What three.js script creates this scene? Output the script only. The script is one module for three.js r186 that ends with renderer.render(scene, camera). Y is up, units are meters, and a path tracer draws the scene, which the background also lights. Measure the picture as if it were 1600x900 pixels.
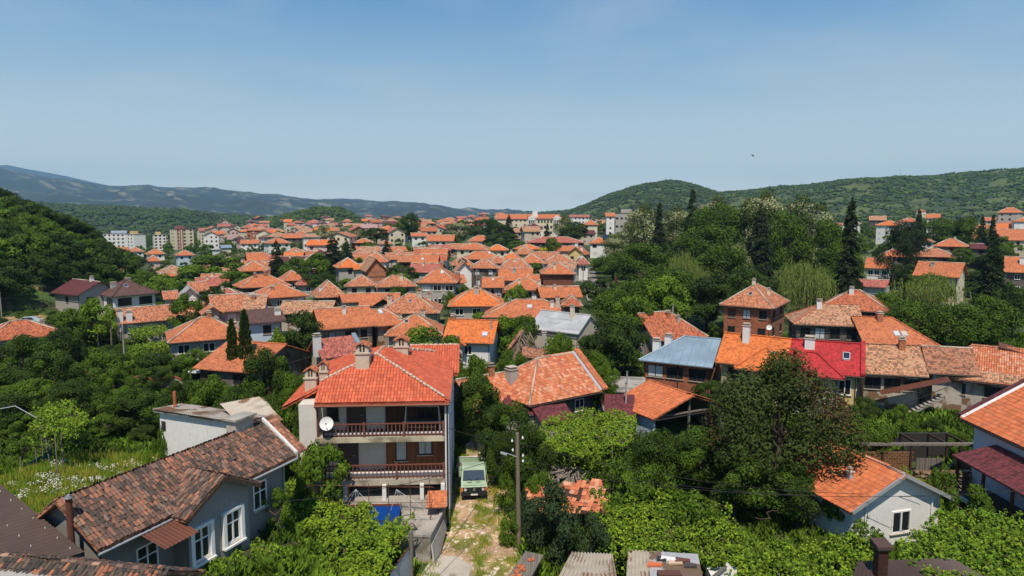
import * as THREE from 'three';
import { createNoise2D, createNoise3D } from 'simplex-noise';

// ---------------------------------------------------------------- camera, sky, sun, exposure
const scene = new THREE.Scene();
const F = 1066, EYE = 21, PITCH = THREE.MathUtils.degToRad(5.9);
const camera = new THREE.PerspectiveCamera(THREE.MathUtils.radToDeg(2 * Math.atan(450 / F)), 16 / 9, 0.5, 40000);
camera.position.set(0, EYE, 0);
camera.rotation.x = -PITCH;
const renderer = new THREE.WebGLRenderer({ antialias: true });
renderer.toneMapping = THREE.LinearToneMapping;
renderer.toneMappingExposure = 1.08;
renderer.shadowMap.enabled = true;

const SUN_DIR = (() => {
  const az = THREE.MathUtils.degToRad(-2), el = THREE.MathUtils.degToRad(60);
  return new THREE.Vector3(Math.sin(az) * Math.cos(el), Math.sin(el), Math.cos(az) * Math.cos(el));
})();
const sun = new THREE.DirectionalLight(0xfff1de, 4.9);
sun.name = 'sun';
sun.position.copy(SUN_DIR).multiplyScalar(300).add(new THREE.Vector3(0, 0, -80));
sun.target.position.set(0, 0, -80);
sun.castShadow = true;
Object.assign(sun.shadow.camera, { left: -160, right: 160, top: 160, bottom: -160, near: 10, far: 700 });
sun.shadow.mapSize.set(4096, 4096);
scene.add(sun, sun.target);

function rng(seed) {
  let a = (seed * 2654435761) >>> 0;
  return () => { a = (a + 0x6d2b79f5) | 0; let t = Math.imul(a ^ (a >>> 15), 1 | a); t = (t + Math.imul(t ^ (t >>> 7), 61 | t)) ^ t; return ((t ^ (t >>> 14)) >>> 0) / 4294967296; };
}
const noise2 = createNoise2D(rng(5)), noise3 = createNoise3D(rng(9));
const fbm = (x, y, o = 4) => { let s = 0, a = 0.5, f = 1; for (let i = 0; i < o; i++) { s += a * noise2(x * f, y * f); a *= 0.5; f *= 2.03; } return s; };
const fbm3 = (x, y, z, o = 4) => { let s = 0, a = 0.5, f = 1; for (let i = 0; i < o; i++) { s += a * noise3(x * f, y * f, z * f); a *= 0.5; f *= 2.03; } return s; };
const clamp = (v, a = 0, b = 1) => Math.min(b, Math.max(a, v));
const sstep = (a, b, v) => { const t = clamp((v - a) / (b - a)); return t * t * (3 - 2 * t); };
const lerp = (a, b, t) => a + (b - a) * t;
const V = (x, y, z) => new THREE.Vector3(x, y, z);
const curve = (pts) => (x) => { if (x <= pts[0][0]) return pts[0][1]; for (let i = 1; i < pts.length; i++) if (x <= pts[i][0]) { const t = (x - pts[i - 1][0]) / (pts[i][0] - pts[i - 1][0]); return lerp(pts[i - 1][1], pts[i][1], t); } return pts[pts.length - 1][1]; };

// clear summer sky: deeper blue overhead, pale and milky towards the horizon, a few thin veils
{
  const W = 1024, H = 512, data = new Float32Array(W * H * 4);
  const stops = [[0, [0.818, 0.889, 0.818]], [2, [0.782, 0.871, 0.818]], [5, [0.604, 0.720, 0.756]], [10, [0.338, 0.516, 0.667]], [17, [0.129, 0.307, 0.560]], [28, [0.076, 0.231, 0.498]], [45, [0.053, 0.169, 0.409]], [90, [0.036, 0.120, 0.320]]];
  for (let j = 0; j < H; j++) for (let i = 0; i < W; i++) {
    const el = ((j + 0.5) / H - 0.5) * 180, az = ((i + 0.5) / W - 0.5) * 2 * Math.PI, e = Math.max(0, el);
    let k = 1; while (k < stops.length - 1 && stops[k][0] < e) k++;
    const t = clamp((e - stops[k - 1][0]) / (stops[k][0] - stops[k - 1][0]));
    const x = Math.cos(az), z = Math.sin(az);
    let veil = clamp(fbm3(x * 2.6, e * 0.16, z * 2.6, 5) * 1.1 + 0.12) * 0.30 * sstep(2, 9, e);
    const low = clamp(fbm3(x * 7, e * 0.55, z * 7, 4) * 1.2 + 0.05) * sstep(0.4, 1.6, e) * (1 - sstep(2.2, 4.2, e)) * 0.5;
    veil = Math.max(veil, low);
    const veilC = [0.55, 0.61, 0.66], o = (j * W + i) * 4;
    for (let c = 0; c < 3; c++) data[o + c] = lerp(lerp(stops[k - 1][1][c], stops[k][1][c], t), veilC[c], veil);
    data[o + 3] = 1;
  }
  const sky = new THREE.DataTexture(data, W, H, THREE.RGBAFormat, THREE.FloatType);
  sky.mapping = THREE.EquirectangularReflectionMapping; sky.magFilter = THREE.LinearFilter; sky.needsUpdate = true;
  scene.background = sky; scene.environment = sky;
}
scene.fog = new THREE.FogExp2(new THREE.Color(0.38, 0.69, 1.0), 0.00009);

// ---------------------------------------------------------------- pixel directions of the photograph
function ray(px, py) {
  const y = (450 - py) / F, c = Math.cos(PITCH), s = Math.sin(PITCH);
  return V((px - 800) / F, y * c - s, -y * s - c);
}
const P = (px, py, Y) => { const r = ray(px, py); return r.multiplyScalar((Y - EYE) / r.y).add(V(0, EYE, 0)); };       // where that direction meets the level Y
const Dp = (px, py, d) => { const r = ray(px, py); return r.multiplyScalar(-d / r.z).add(V(0, EYE, 0)); };              // where it is at depth d
const baseMid = curve([[0, 0], [95, 0], [150, 1.5], [250, 5], [400, 8.5], [700, 11.5], [900, 13], [1150, 5], [1700, -14], [3000, -30]]);
const baseLeft = curve([[0, 0], [200, 0], [300, -2], [500, -5], [900, -8], [1700, -16], [3000, -30]]);
function G(x, z) {
  const d = Math.max(1, -z), u = x / Math.max(d, 60);
  let y = lerp(baseMid(d), baseLeft(d), sstep(-0.2, -0.5, u));
  const r = Math.hypot(x + 19, (z + 26) * 0.8);
  y += 4.4 * (1 - sstep(7, 17, r)) * sstep(-5.5, -9, x);
  const w = sstep(95, 150, d) * (1 - sstep(230, 420, d)) * sstep(-0.52, -0.68, u);
  y += w * (sstep(-80, -132, x) * 15.5 + sstep(-130, -260, x) * 22);
  y += 0.5 * noise2(x * 0.03, z * 0.03) * sstep(70, 140, d);
  return y;
}
function onG(px, py, h = 0) {
  const r = ray(px, py); let t = 15;
  for (let i = 0; i < 4000; i++) { const y = EYE + r.y * t; if (y <= G(r.x * t, r.z * t) + h) break; t += 0.2 + t * 0.002; }
  return V(r.x * t, EYE + r.y * t, r.z * t);
}
const taken = [];                               // footprints, so that planting keeps clear of buildings
const isFree = (x, z, m = 0) => taken.every(([a, b, r]) => (a - x) ** 2 + (b - z) ** 2 > (r + m) ** 2);

// ---------------------------------------------------------------- naming
const used = new Map();
function numbered(name) { const n = used.get(name) ?? 0; used.set(name, n + 1); return n ? name + '_' + String(n).padStart(3, '0') : name; }
function tag(o, label, category, group, kind) {
  if (label) o.userData.label = label; if (category) o.userData.category = category; if (group) o.userData.group = group; if (kind) o.userData.kind = kind;
  return o;
}
function thing(name, label, category, pos = V(0, 0, 0), turn = 0, group) {
  const o = new THREE.Group(); o.name = numbered(name); o.position.copy(pos); o.rotation.y = turn; scene.add(o);
  return tag(o, label, category, group);
}
function put(name, geo, m, parent) {
  const o = new THREE.Mesh(geo, m); o.name = parent === scene ? numbered(name) : name; o.castShadow = o.receiveShadow = true; parent.add(o); return o;
}
const struct = (name, geo, m) => tag(put(name, geo, m, scene), null, null, null, 'structure');

// ---------------------------------------------------------------- mesh builder
const UPV = V(0, 1, 0);
class MB {
  constructor() { this.p = []; this.n = []; this.u = []; this.c = []; this.col = null; }
  vert(p, n, u, v) { this.p.push(p.x, p.y, p.z); this.n.push(n.x, n.y, n.z); this.u.push(u, v); if (this.col) this.c.push(...this.col); }
  poly(pts, flip) {
    if (flip) pts = [...pts].reverse();
    const n = V(0, 0, 0), e = V(0, 0, 0), f = V(0, 0, 0);
    for (let i = 1; i < pts.length - 1; i++) n.add(e.subVectors(pts[i], pts[0]).cross(f.subVectors(pts[i + 1], pts[0])).clone());
    if (n.lengthSq() < 1e-14) return this; n.normalize();
    let t, b;
    if (Math.abs(n.y) > 0.9995) { t = V(1, 0, 0); b = V(0, 0, -1); } else { t = UPV.clone().cross(n).normalize(); b = n.clone().cross(t); }
    for (let i = 1; i < pts.length - 1; i++) for (const q of [pts[0], pts[i], pts[i + 1]]) this.vert(q, n, q.dot(t), q.dot(b));
    return this;
  }
  quad(a, b, c, d) { return this.poly([a, b, c, d]); }
  slab(pts, th, dir) {                                    // a plate under the polygon pts (seen counter-clockwise from outside)
    const e = V(0, 0, 0), f = V(0, 0, 0), n = dir ? dir.clone() : e.subVectors(pts[1], pts[0]).cross(f.subVectors(pts[2], pts[0])).normalize().clone().negate();
    const lo = pts.map((p) => p.clone().addScaledVector(n, th));
    this.poly(pts); this.poly(lo, true);
    for (let i = 0; i < pts.length; i++) { const j = (i + 1) % pts.length; this.poly([pts[j], pts[i], lo[i], lo[j]]); }
    return this;
  }
  box(x0, x1, y0, y1, z0, z1) {
    const c = (x, y, z) => V(x, y, z);
    this.poly([c(x0, y0, z1), c(x1, y0, z1), c(x1, y1, z1), c(x0, y1, z1)]); this.poly([c(x1, y0, z0), c(x0, y0, z0), c(x0, y1, z0), c(x1, y1, z0)]);
    this.poly([c(x1, y0, z1), c(x1, y0, z0), c(x1, y1, z0), c(x1, y1, z1)]); this.poly([c(x0, y0, z0), c(x0, y0, z1), c(x0, y1, z1), c(x0, y1, z0)]);
    this.poly([c(x0, y1, z1), c(x1, y1, z1), c(x1, y1, z0), c(x0, y1, z0)]); this.poly([c(x0, y0, z0), c(x1, y0, z0), c(x1, y0, z1), c(x0, y0, z1)]);
    return this;
  }
  bar(a, b, w, h = w, up = UPV) {                         // a box-section bar from a to b
    const d = b.clone().sub(a).normalize(), s = d.clone().cross(Math.abs(d.dot(up)) > 0.99 ? V(1, 0, 0) : up).normalize(), t = s.clone().cross(d);
    const q = (o, i, j) => o.clone().addScaledVector(s, i * w / 2).addScaledVector(t, j * h / 2);
    const A = [q(a, -1, -1), q(a, 1, -1), q(a, 1, 1), q(a, -1, 1)], B = [q(b, -1, -1), q(b, 1, -1), q(b, 1, 1), q(b, -1, 1)];
    for (let i = 0; i < 4; i++) { const j = (i + 1) % 4; this.poly([A[i], A[j], B[j], B[i]]); }
    this.poly(A, true); this.poly(B); return this;
  }
  tube(a, b, r0, r1 = r0, seg = 8, caps = true) {
    const d = b.clone().sub(a), L = d.length(); d.normalize();
    const s = d.clone().cross(Math.abs(d.y) > 0.99 ? V(1, 0, 0) : UPV).normalize(), t = s.clone().cross(d);
    const ring = (i) => { const g = (i / seg) * Math.PI * 2; return s.clone().multiplyScalar(Math.cos(g)).addScaledVector(t, Math.sin(g)); };
    for (let i = 0; i < seg; i++) {
      const n0 = ring(i), n1 = ring(i + 1), a0 = a.clone().addScaledVector(n0, r0), a1 = a.clone().addScaledVector(n1, r0), b0 = b.clone().addScaledVector(n0, r1), b1 = b.clone().addScaledVector(n1, r1), u = i / seg * r0 * 6.28, u1 = (i + 1) / seg * r0 * 6.28;
      this.vert(a0, n0, u, 0); this.vert(b1, n1, u1, L); this.vert(a1, n1, u1, 0); this.vert(a0, n0, u, 0); this.vert(b0, n0, u, L); this.vert(b1, n1, u1, L);
    }
    if (caps) { const k = Array.from({ length: seg }, (_, i) => ring(i)); this.poly(k.map((n) => b.clone().addScaledVector(n, r1)), true); this.poly(k.map((n) => a.clone().addScaledVector(n, r0))); }
    return this;
  }
  leaf(p, d, s, len, wid, fold = 0.25) {                  // a folded diamond: p base, d along, s across
    const n = d.clone().cross(s).normalize(), tip = p.clone().addScaledVector(d, len), m = p.clone().addScaledVector(d, len * 0.5);
    const l = m.clone().addScaledVector(s, wid / 2).addScaledVector(n, -wid * fold), r = m.clone().addScaledVector(s, -wid / 2).addScaledVector(n, -wid * fold);
    const e = V(0, 0, 0), f = V(0, 0, 0), n1 = e.subVectors(tip, p).cross(f.subVectors(l, p)).normalize().clone(), n2 = e.subVectors(r, p).cross(f.subVectors(tip, p)).normalize().clone();
    this.vert(p, n1, 0, 0); this.vert(tip, n1, 0, 1); this.vert(l, n1, 1, 0); this.vert(p, n2, 0, 0); this.vert(r, n2, 1, 0); this.vert(tip, n2, 0, 1);
    return this;
  }
  geo() {
    const g = new THREE.BufferGeometry();
    g.setAttribute('position', new THREE.Float32BufferAttribute(this.p, 3)); g.setAttribute('normal', new THREE.Float32BufferAttribute(this.n, 3)); g.setAttribute('uv', new THREE.Float32BufferAttribute(this.u, 2));
    if (this.c.length) g.setAttribute('color', new THREE.Float32BufferAttribute(this.c, 3));
    return g;
  }
}

// ---------------------------------------------------------------- textures (uv are metres; size = metres a texture covers)
function dtex(W, H, fn, size, srgb = true) {
  const d = new Uint8Array(W * H * 4);
  for (let j = 0; j < H; j++) for (let i = 0; i < W; i++) { const c = fn(i, j), o = (j * W + i) * 4; d[o] = clamp(c[0], 0, 255); d[o + 1] = clamp(c[1], 0, 255); d[o + 2] = clamp(c[2], 0, 255); d[o + 3] = 255; }
  const t = new THREE.DataTexture(d, W, H, THREE.RGBAFormat);
  t.wrapS = t.wrapT = THREE.RepeatWrapping; t.magFilter = THREE.LinearFilter; t.minFilter = THREE.LinearMipmapLinearFilter; t.generateMipmaps = true;
  if (srgb) t.colorSpace = THREE.SRGBColorSpace;
  t.repeat.set(1 / size, 1 / size * (W / H)); t.needsUpdate = true;
  return t;
}
const PERM = new Uint8Array(1024); { const r = rng(3); for (let i = 0; i < 1024; i++) PERM[i] = Math.floor(r() * 256); }
const lat = (x, y, k) => PERM[(PERM[(PERM[x & 1023] + y) & 1023] + k * 71) & 1023] / 127.5 - 1;
function TNa(u, v, fx, fy, o = 4, k = 0) {                 // lattice noise that repeats with period 1 (fx, fy: whole numbers of cells)
  let s = 0, a = 0.6;
  for (let i = 0; i < o; i++) {
    const x = (((u % 1) + 1) % 1) * fx, y = (((v % 1) + 1) % 1) * fy, x0 = Math.floor(x), y0 = Math.floor(y), tx = x - x0, ty = y - y0, p = tx * tx * (3 - 2 * tx), q = ty * ty * (3 - 2 * ty), x1 = (x0 + 1) % fx, y1 = (y0 + 1) % fy;
    s += a * lerp(lerp(lat(x0, y0, i + k), lat(x1, y0, i + k), p), lerp(lat(x0, y1, i + k), lat(x1, y1, i + k), p), q); a *= 0.5; fx *= 2; fy *= 2;
  }
  return s;
}
const TN = (u, v, f, o = 4) => TNa(u, v, f, f, o, f);
// clay roof tiles: 40 x 20 tiles of 0.2 x 0.32 m; wear: how far single tiles differ and how much lichen and soot lies on them
function roofMap(seed, wear, pale, soot) {
  const r = rng(seed), W = 640, H = 512, cols = 32, rows = 20, tone = [], lich = [];
  for (let k = 0; k < cols * rows; k++) { tone.push(1 + (r() - 0.5) * wear + (r() < 0.06 * wear * 3 ? (r() - 0.6) * 0.5 : 0)); lich.push(r()); }
  return dtex(W, H, (i, j) => {
    const u = i / W, v = j / H, cx = u * cols, cy = v * rows, a = Math.floor(cx), b = Math.floor(cy), k = b * cols + a, fy = cy - b;
    const st = TN(u, v, 5), st2 = TN(u + 0.37, v + 0.21, 14);
    let t = tone[k] * (1 + 0.10 * st + 0.05 * st2), R = 232 * t, Gc = 228 * t, B = 224 * t;
    const l = clamp((st + lich[k] * 0.5 - 0.35) * 2.2) * pale; R = lerp(R, 214, l); Gc = lerp(Gc, 255, l * 0.9); B = lerp(B, 255, l);
    const s = clamp((st2 * 0.8 + lich[(k * 389 + 97) % lich.length] * 0.8 - 0.55) * 2.4) * soot; R *= 1 - 0.62 * s; Gc *= 1 - 0.52 * s; B *= 1 - 0.42 * s;
    if (fy < 0.12) { R *= 0.80; Gc *= 0.78; B *= 0.78; }   // dirt that sits in the lap of each course
    return [R, Gc, B];
  }, 6.4);
}
const roofBump = dtex(640, 512, (i, j) => {
  const cx = i / 640 * 32 % 1, cy = j / 512 * 20 % 1, barrel = Math.pow(Math.sin(Math.PI * cx), 0.7), lap = 1 - cy;
  const h = 255 * (0.62 * barrel + 0.38 * lap); return [h, h, h];
}, 6.4, false);
const mapFresh = roofMap(11, 0.22, 0.10, 0.10), mapWorn = roofMap(12, 0.5, 0.35, 0.35), mapOld = roofMap(13, 0.55, 0.5, 0.38);
const mapSheet = dtex(256, 256, (i, j) => { const s = TN(i / 256, j / 256, 4), k = 226 + 24 * s + 8 * TN(i / 256, j / 256, 30, 2); return [k, k, k]; }, 5);
const mapPlaster = dtex(512, 512, (i, j) => {
  const u = i / 512, v = j / 512, s = TN(u, v, 3), f = TN(u + 0.5, v, 26, 3), run = TNa(u, v, 40, 5, 2);
  const st = clamp((s + run * 0.5 - 0.25) * 1.6), k = 240 + 8 * f + 8 * s; return [k - 66 * st, k - 74 * st, k - 86 * st];
}, 6);
const mapShabby = dtex(512, 512, (i, j) => {
  const u = i / 512, v = j / 512, s = TN(u + 0.2, v, 4), f = TN(u + 0.5, v, 30, 3), run = TNa(u, v, 48, 5, 2), off = clamp((TN(u, v + 0.4, 6, 5) - 0.22) * 6);
  const st = clamp((s + run * 0.7 - 0.05) * 1.4), k = 232 + 12 * f + 12 * s; return [lerp(k - 70 * st, 158, off), lerp(k - 78 * st, 128, off), lerp(k - 88 * st, 104, off)];
}, 6);
const bumpPlaster = dtex(256, 256, (i, j) => { const h = 128 + 70 * TN(i / 256, j / 256, 12, 4) + 30 * TN(i / 256, j / 256, 50, 2); return [h, h, h]; }, 1.6, false);
const brickTone = Array.from({ length: 1024 }, ((r) => () => 0.8 + 0.4 * r())(rng(31)));
const mapBrick = dtex(512, 512, (i, j) => {
  const rows = 32, cols = 10, cy = j / 512 * rows, b = Math.floor(cy), cx = i / 512 * cols + (b % 2) * 0.5, a = Math.floor(cx) % cols, fx = cx % 1, fy = cy % 1, m = fx < 0.06 || fy < 0.16, t = brickTone[(b * 37 + a * 11) % 1024] * (1 + 0.12 * TN(i / 512, j / 512, 20, 3));
  return m ? [176, 166, 152] : [176 * t, 106 * t, 72 * t];
}, 2.4);
const bumpBrick = dtex(512, 512, (i, j) => { const cy = j / 512 * 32, b = Math.floor(cy), cx = i / 512 * 10 + (b % 2) * 0.5; const h = (cx % 1) < 0.06 || (cy % 1) < 0.16 ? 60 : 220; return [h, h, h]; }, 2.4, false);
const mapWood = dtex(256, 512, (i, j) => { const pl = Math.floor(i / 32), t = 0.8 + 0.35 * brickTone[pl * 13] - 0.25, g = TNa(i / 256, j / 512, 60, 6, 3); const k = (200 * t + 46 * g) * (i % 32 < 2 ? 0.45 : 1); return [k, k * 0.98, k * 0.95]; }, 1.2);
const mapConcrete = dtex(512, 512, (i, j) => { const u = i / 512, v = j / 512, s = TN(u, v, 4, 5), f = TN(u, v, 60, 2), d = clamp((TN(u + 0.3, v + 0.6, 5, 4) - 0.15) * 3); const k = 214 + 26 * s + 14 * f - 50 * d; return [k, k - 3, k - 8 - 6 * d]; }, 5);
const mapGround = dtex(1024, 1024, (i, j) => {
  const u = i / 1024, v = j / 1024, s = TN(u, v, 6, 5), f = TN(u + 0.4, v + 0.2, 60, 3), dry = clamp((TN(u + 0.7, v + 0.1, 9, 4) - 0.12) * 2.2);
  const k = 1 + 0.35 * s + 0.3 * f; return [lerp(74, 152, dry) * k, lerp(96, 134, dry) * k, lerp(40, 82, dry) * k];
}, 26);
const mapDirt = dtex(1024, 1024, (i, j) => {
  const u = i / 1024, v = j / 1024, s = TN(u, v, 5, 5), f = TN(u + 0.4, v + 0.2, 90, 2), g = clamp((TN(u + 0.1, v + 0.8, 8, 4) - 0.02) * 3.2), st = clamp((TN(u, v, 44, 2) - 0.24) * 5);
  const k = 1 + 0.16 * s + 0.16 * f; return [lerp(lerp(186, 120, g), 214, st) * k, lerp(lerp(158, 122, g), 200, st) * k, lerp(lerp(126, 56, g), 182, st) * k];
}, 9);
const bumpFine = dtex(512, 512, (i, j) => { const h = 128 + 60 * TN(i / 512, j / 512, 10, 4) + 60 * TN(i / 512, j / 512, 70, 2); return [h, h, h]; }, 3, false);

const lin = (r, g, b) => new THREE.Color().setRGB(r, g, b);
const M = (color, o = {}) => new THREE.MeshStandardMaterial({ color, roughness: 0.85, metalness: 0, ...o });
const roofMat = (color, map, bs = 0.05) => M(color, { map, bumpMap: roofBump, bumpScale: bs, roughness: 0.82 });
const ROOF = {
  orange: roofMat(lin(0.58, 0.190, 0.078), mapFresh), bright: roofMat(lin(0.72, 0.195, 0.045), mapFresh, 0.035), deep: roofMat(lin(0.52, 0.150, 0.065), mapWorn),
  worn: roofMat(lin(0.55, 0.21, 0.105), mapWorn), tan: roofMat(lin(0.52, 0.27, 0.155), mapOld), old: roofMat(lin(0.40, 0.175, 0.10), mapOld), red: roofMat(lin(0.50, 0.028, 0.032), mapFresh, 0.035),
  rose: roofMat(lin(0.50, 0.15, 0.11), mapWorn), maroon: roofMat(lin(0.125, 0.030, 0.034), mapFresh), brown: roofMat(lin(0.13, 0.066, 0.055), mapFresh), shingle: roofMat(lin(0.165, 0.032, 0.036), mapWorn),
  grey: M(lin(0.40, 0.40, 0.40), { map: mapSheet, roughness: 0.6 }), zinc: M(lin(0.60, 0.61, 0.62), { map: mapSheet, roughness: 0.45, metalness: 0.25 }), blue: M(lin(0.30, 0.42, 0.52), { map: mapSheet, roughness: 0.4, metalness: 0.2 }),
  asbestos: M(lin(0.42, 0.39, 0.35), { map: mapShabby, roughness: 0.95 }), darktin: M(lin(0.075, 0.048, 0.042), { map: mapSheet, roughness: 0.6 }), slate: M(lin(0.10, 0.105, 0.12), { map: mapSheet, roughness: 0.7 }),
};
const wallM = (r, g, b, map = mapPlaster) => M(lin(r, g, b), { map, bumpMap: bumpPlaster, bumpScale: 0.008, roughness: 0.92 });
const WALL = {
  white: wallM(0.78, 0.78, 0.76), cream: wallM(0.72, 0.63, 0.47), grey: wallM(0.42, 0.40, 0.37), beige: wallM(0.58, 0.50, 0.40), yellow: wallM(0.66, 0.52, 0.22), pink: wallM(0.68, 0.46, 0.44), blue: wallM(0.52, 0.62, 0.74),
  shabby: wallM(0.52, 0.47, 0.41, mapShabby), dark: wallM(0.16, 0.145, 0.13, mapShabby), olive: wallM(0.45, 0.40, 0.24), stone: wallM(0.46, 0.36, 0.27, mapShabby), rust: wallM(0.34, 0.12, 0.09),
  brick: M(lin(0.72, 0.60, 0.52), { map: mapBrick, bumpMap: bumpBrick, bumpScale: 0.012 }), redbrick: M(lin(0.85, 0.74, 0.6), { map: mapBrick, bumpMap: bumpBrick, bumpScale: 0.012 }), darkbrick: M(lin(0.36, 0.28, 0.24), { map: mapBrick, bumpMap: bumpBrick, bumpScale: 0.012 }),
  wood: M(lin(0.46, 0.19, 0.08), { map: mapWood }), greywood: M(lin(0.36, 0.33, 0.30), { map: mapWood }), concrete: M(lin(0.48, 0.46, 0.43), { map: mapConcrete, bumpMap: bumpFine, bumpScale: 0.01 }),
};
const MT = {
  mortar: M(lin(0.66, 0.58, 0.50), { map: mapConcrete }), white: M(lin(0.78, 0.78, 0.77), { roughness: 0.5 }), cream: M(lin(0.70, 0.66, 0.58), { map: mapConcrete }),
  glass: M(lin(0.018, 0.022, 0.026), { roughness: 0.06, metalness: 0 }), curtain: M(lin(0.50, 0.54, 0.56), { roughness: 0.25 }), wood: M(lin(0.10, 0.045, 0.025), { map: mapWood }), rail: M(lin(0.16, 0.055, 0.035), { roughness: 0.6 }),
  dark: M(lin(0.022, 0.02, 0.018)), iron: M(lin(0.05, 0.045, 0.042), { roughness: 0.55, metalness: 0.5 }), rust: M(lin(0.17, 0.06, 0.035), { map: mapSheet, roughness: 0.8, metalness: 0.2 }), galv: M(lin(0.5, 0.52, 0.54), { roughness: 0.4, metalness: 0.5 }),
  brick: WALL.redbrick, soffit: M(lin(0.16, 0.10, 0.07), { map: mapWood }), pole: M(lin(0.40, 0.33, 0.24), { map: mapWood }), greypole: M(lin(0.40, 0.38, 0.35), { map: mapConcrete }), dish: M(lin(0.74, 0.74, 0.74), { roughness: 0.45 }),
  solar: M(lin(0.02, 0.03, 0.06), { roughness: 0.12 }), bark: M(lin(0.13, 0.095, 0.07), { map: mapWood }), clay: M(lin(0.55, 0.165, 0.065), { map: mapFresh }),
};
// ---------------------------------------------------------------- ground, hills, mountains
function axis(fine, step, far) { const a = []; for (let x = 0; x <= fine; x += step) a.push(x); let s = step; while (a[a.length - 1] < far) { s *= 1.16; a.push(a[a.length - 1] + s); } return a; }
{
  const xp = axis(220, 4, 9500), xs = [...xp.slice(1).map((x) => -x).reverse(), ...xp], zs = [...[-400, -200, -90, -40, -16].map((z) => z), ...axis(330, 4, 9500)].map((d) => -d);
  const p = [], u = [], c = [], idx = [];
  zs.forEach((z) => xs.forEach((x) => {
    p.push(x, G(x, z), z); u.push(x, -z);
    const k = 0.85 + 0.3 * fbm(x * 0.004, z * 0.004); c.push(k * 0.92, k, k * 0.9);
  }));
  const w = xs.length;
  for (let j = 0; j < zs.length - 1; j++) for (let i = 0; i < w - 1; i++) { const a = j * w + i; idx.push(a, a + 1, a + w, a + 1, a + w + 1, a + w); }
  const g = new THREE.BufferGeometry(); g.setAttribute('position', new THREE.Float32BufferAttribute(p, 3)); g.setAttribute('uv', new THREE.Float32BufferAttribute(u, 2)); g.setAttribute('color', new THREE.Float32BufferAttribute(c, 3)); g.setIndex(idx); g.computeVertexNormals();
  struct('ground', g, M(lin(0.62, 0.62, 0.62), { map: mapGround, vertexColors: true, roughness: 1, bumpMap: bumpFine, bumpScale: 0.06 }));
}
// a hill whose crest stands at depth dc; crest = outline directions of the photograph
const sheets = {};
function hill(name, pxs, crest, d0, dc, d1, base, colour, rough, nu = 150, nd = 44) {
  const cf = curve(crest), p = [], c = [], idx = [], [pa, pb] = pxs;
  const height = (px, d) => {
    const top = Dp(px, cf(px), dc).y, t = (d - d0) / (dc - d0), x = (px - 800) / F * d;
    const e = d <= dc ? Math.pow(clamp(t), 0.8) * 0.6 + sstep(0, 1, t) * 0.4 : 1 - 0.9 * sstep(0, 1, (d - dc) / (d1 - dc));
    const n = fbm(x / rough[1], d / rough[1], 5) * rough[0] * Math.sin(Math.PI * clamp(t * 0.93)) * (d < dc ? 1 : 0);
    return base + (top - base) * e + n;
  };
  for (let j = 0; j <= nd; j++) for (let i = 0; i <= nu; i++) {
    const px = lerp(pa, pb, i / nu), f = j / nd, d = f < 0.8 ? lerp(d0, dc, f / 0.8) : lerp(dc, d1, (f - 0.8) / 0.2), x = (px - 800) / F * d, y = height(px, d) - (j === 0 ? 3 : 0);
    p.push(x, y, -d); c.push(...colour(x, d, f));
  }
  for (let j = 0; j < nd; j++) for (let i = 0; i < nu; i++) { const a = j * (nu + 1) + i; idx.push(a, a + 1, a + nu + 1, a + 1, a + nu + 2, a + nu + 1); }
  const g = new THREE.BufferGeometry(); g.setAttribute('position', new THREE.Float32BufferAttribute(p, 3)); g.setAttribute('color', new THREE.Float32BufferAttribute(c, 3)); g.setIndex(idx); g.computeVertexNormals();
  sheets[name] = { height, pxs, d0, dc };
  return struct(name, g, M(0xffffff, { vertexColors: true, roughness: 1 }));
}
const farC = (x, d, s) => { const n = fbm(x / s, d / s, 5), m = fbm(x / s * 7, d / s * 7, 2), k = Math.max(0.3, 1 + 0.5 * n + 0.5 * m); return [0.012 * k, 0.022 * k, 0.016 * k]; };
const forestC = (x, d, s) => { const n = fbm(x / s, d / s, 5), m = fbm(x / s * 7, d / s * 7, 2), k = 1 + 0.45 * n + 0.4 * m; return [0.026 * k, 0.046 * k, 0.018 * k]; };
hill('far_mountain', [-420, 330], [[-400, 262], [-100, 268], [0, 259], [22, 257.5], [50, 264], [80, 269], [110, 275], [145, 283], [220, 300], [320, 330]], 7400, 9000, 9600, 0, (x, d) => farC(x, d, 700), [60, 900], 90, 20);
hill('distant_mountain', [-420, 1060], [[-420, 250], [0, 264], [60, 272], [120, 284], [180, 291], [230, 289.5], [262, 294], [300, 294.5], [350, 297], [420, 304], [500, 312], [560, 312.5], [620, 316], [650, 318], [700, 325], [760, 329], [800, 331], [880, 333.5], [960, 334], [1060, 338]], 2500, 6200, 7200, -34, (x, d) => {
  const f = farC(x, d, 420), cell = fbm(x / 330 + 7, d / 150, 3), clear = 0.7 * sstep(0.24, 0.32, cell + 0.12 * noise2(x / 90, d / 60)), kind = noise2(x / 260 + 3, d / 120);
  const fld = kind > 0.25 ? [0.26, 0.23, 0.15] : kind > -0.2 ? [0.10, 0.13, 0.05] : [0.07, 0.10, 0.04];
  return f.map((v, i) => lerp(v, fld[i], clear));
}, [70, 700], 620, 120);
hill('far_hill', [760, 1010], [[760, 338], [820, 335], [870, 331], [905, 328], [940, 327], [1010, 330]], 1500, 2300, 2800, -20, (x, d) => forestC(x, d, 160), [14, 200], 90, 30);
hill('valley_slope', [-300, 520], [[-300, 300], [0, 316], [80, 321], [150, 323.5], [220, 328], [280, 330], [330, 335], [400, 341], [460, 345], [520, 349]], 760, 1500, 2300, -16, (x, d) => forestC(x, d, 160), [16, 220], 200, 60);
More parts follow.
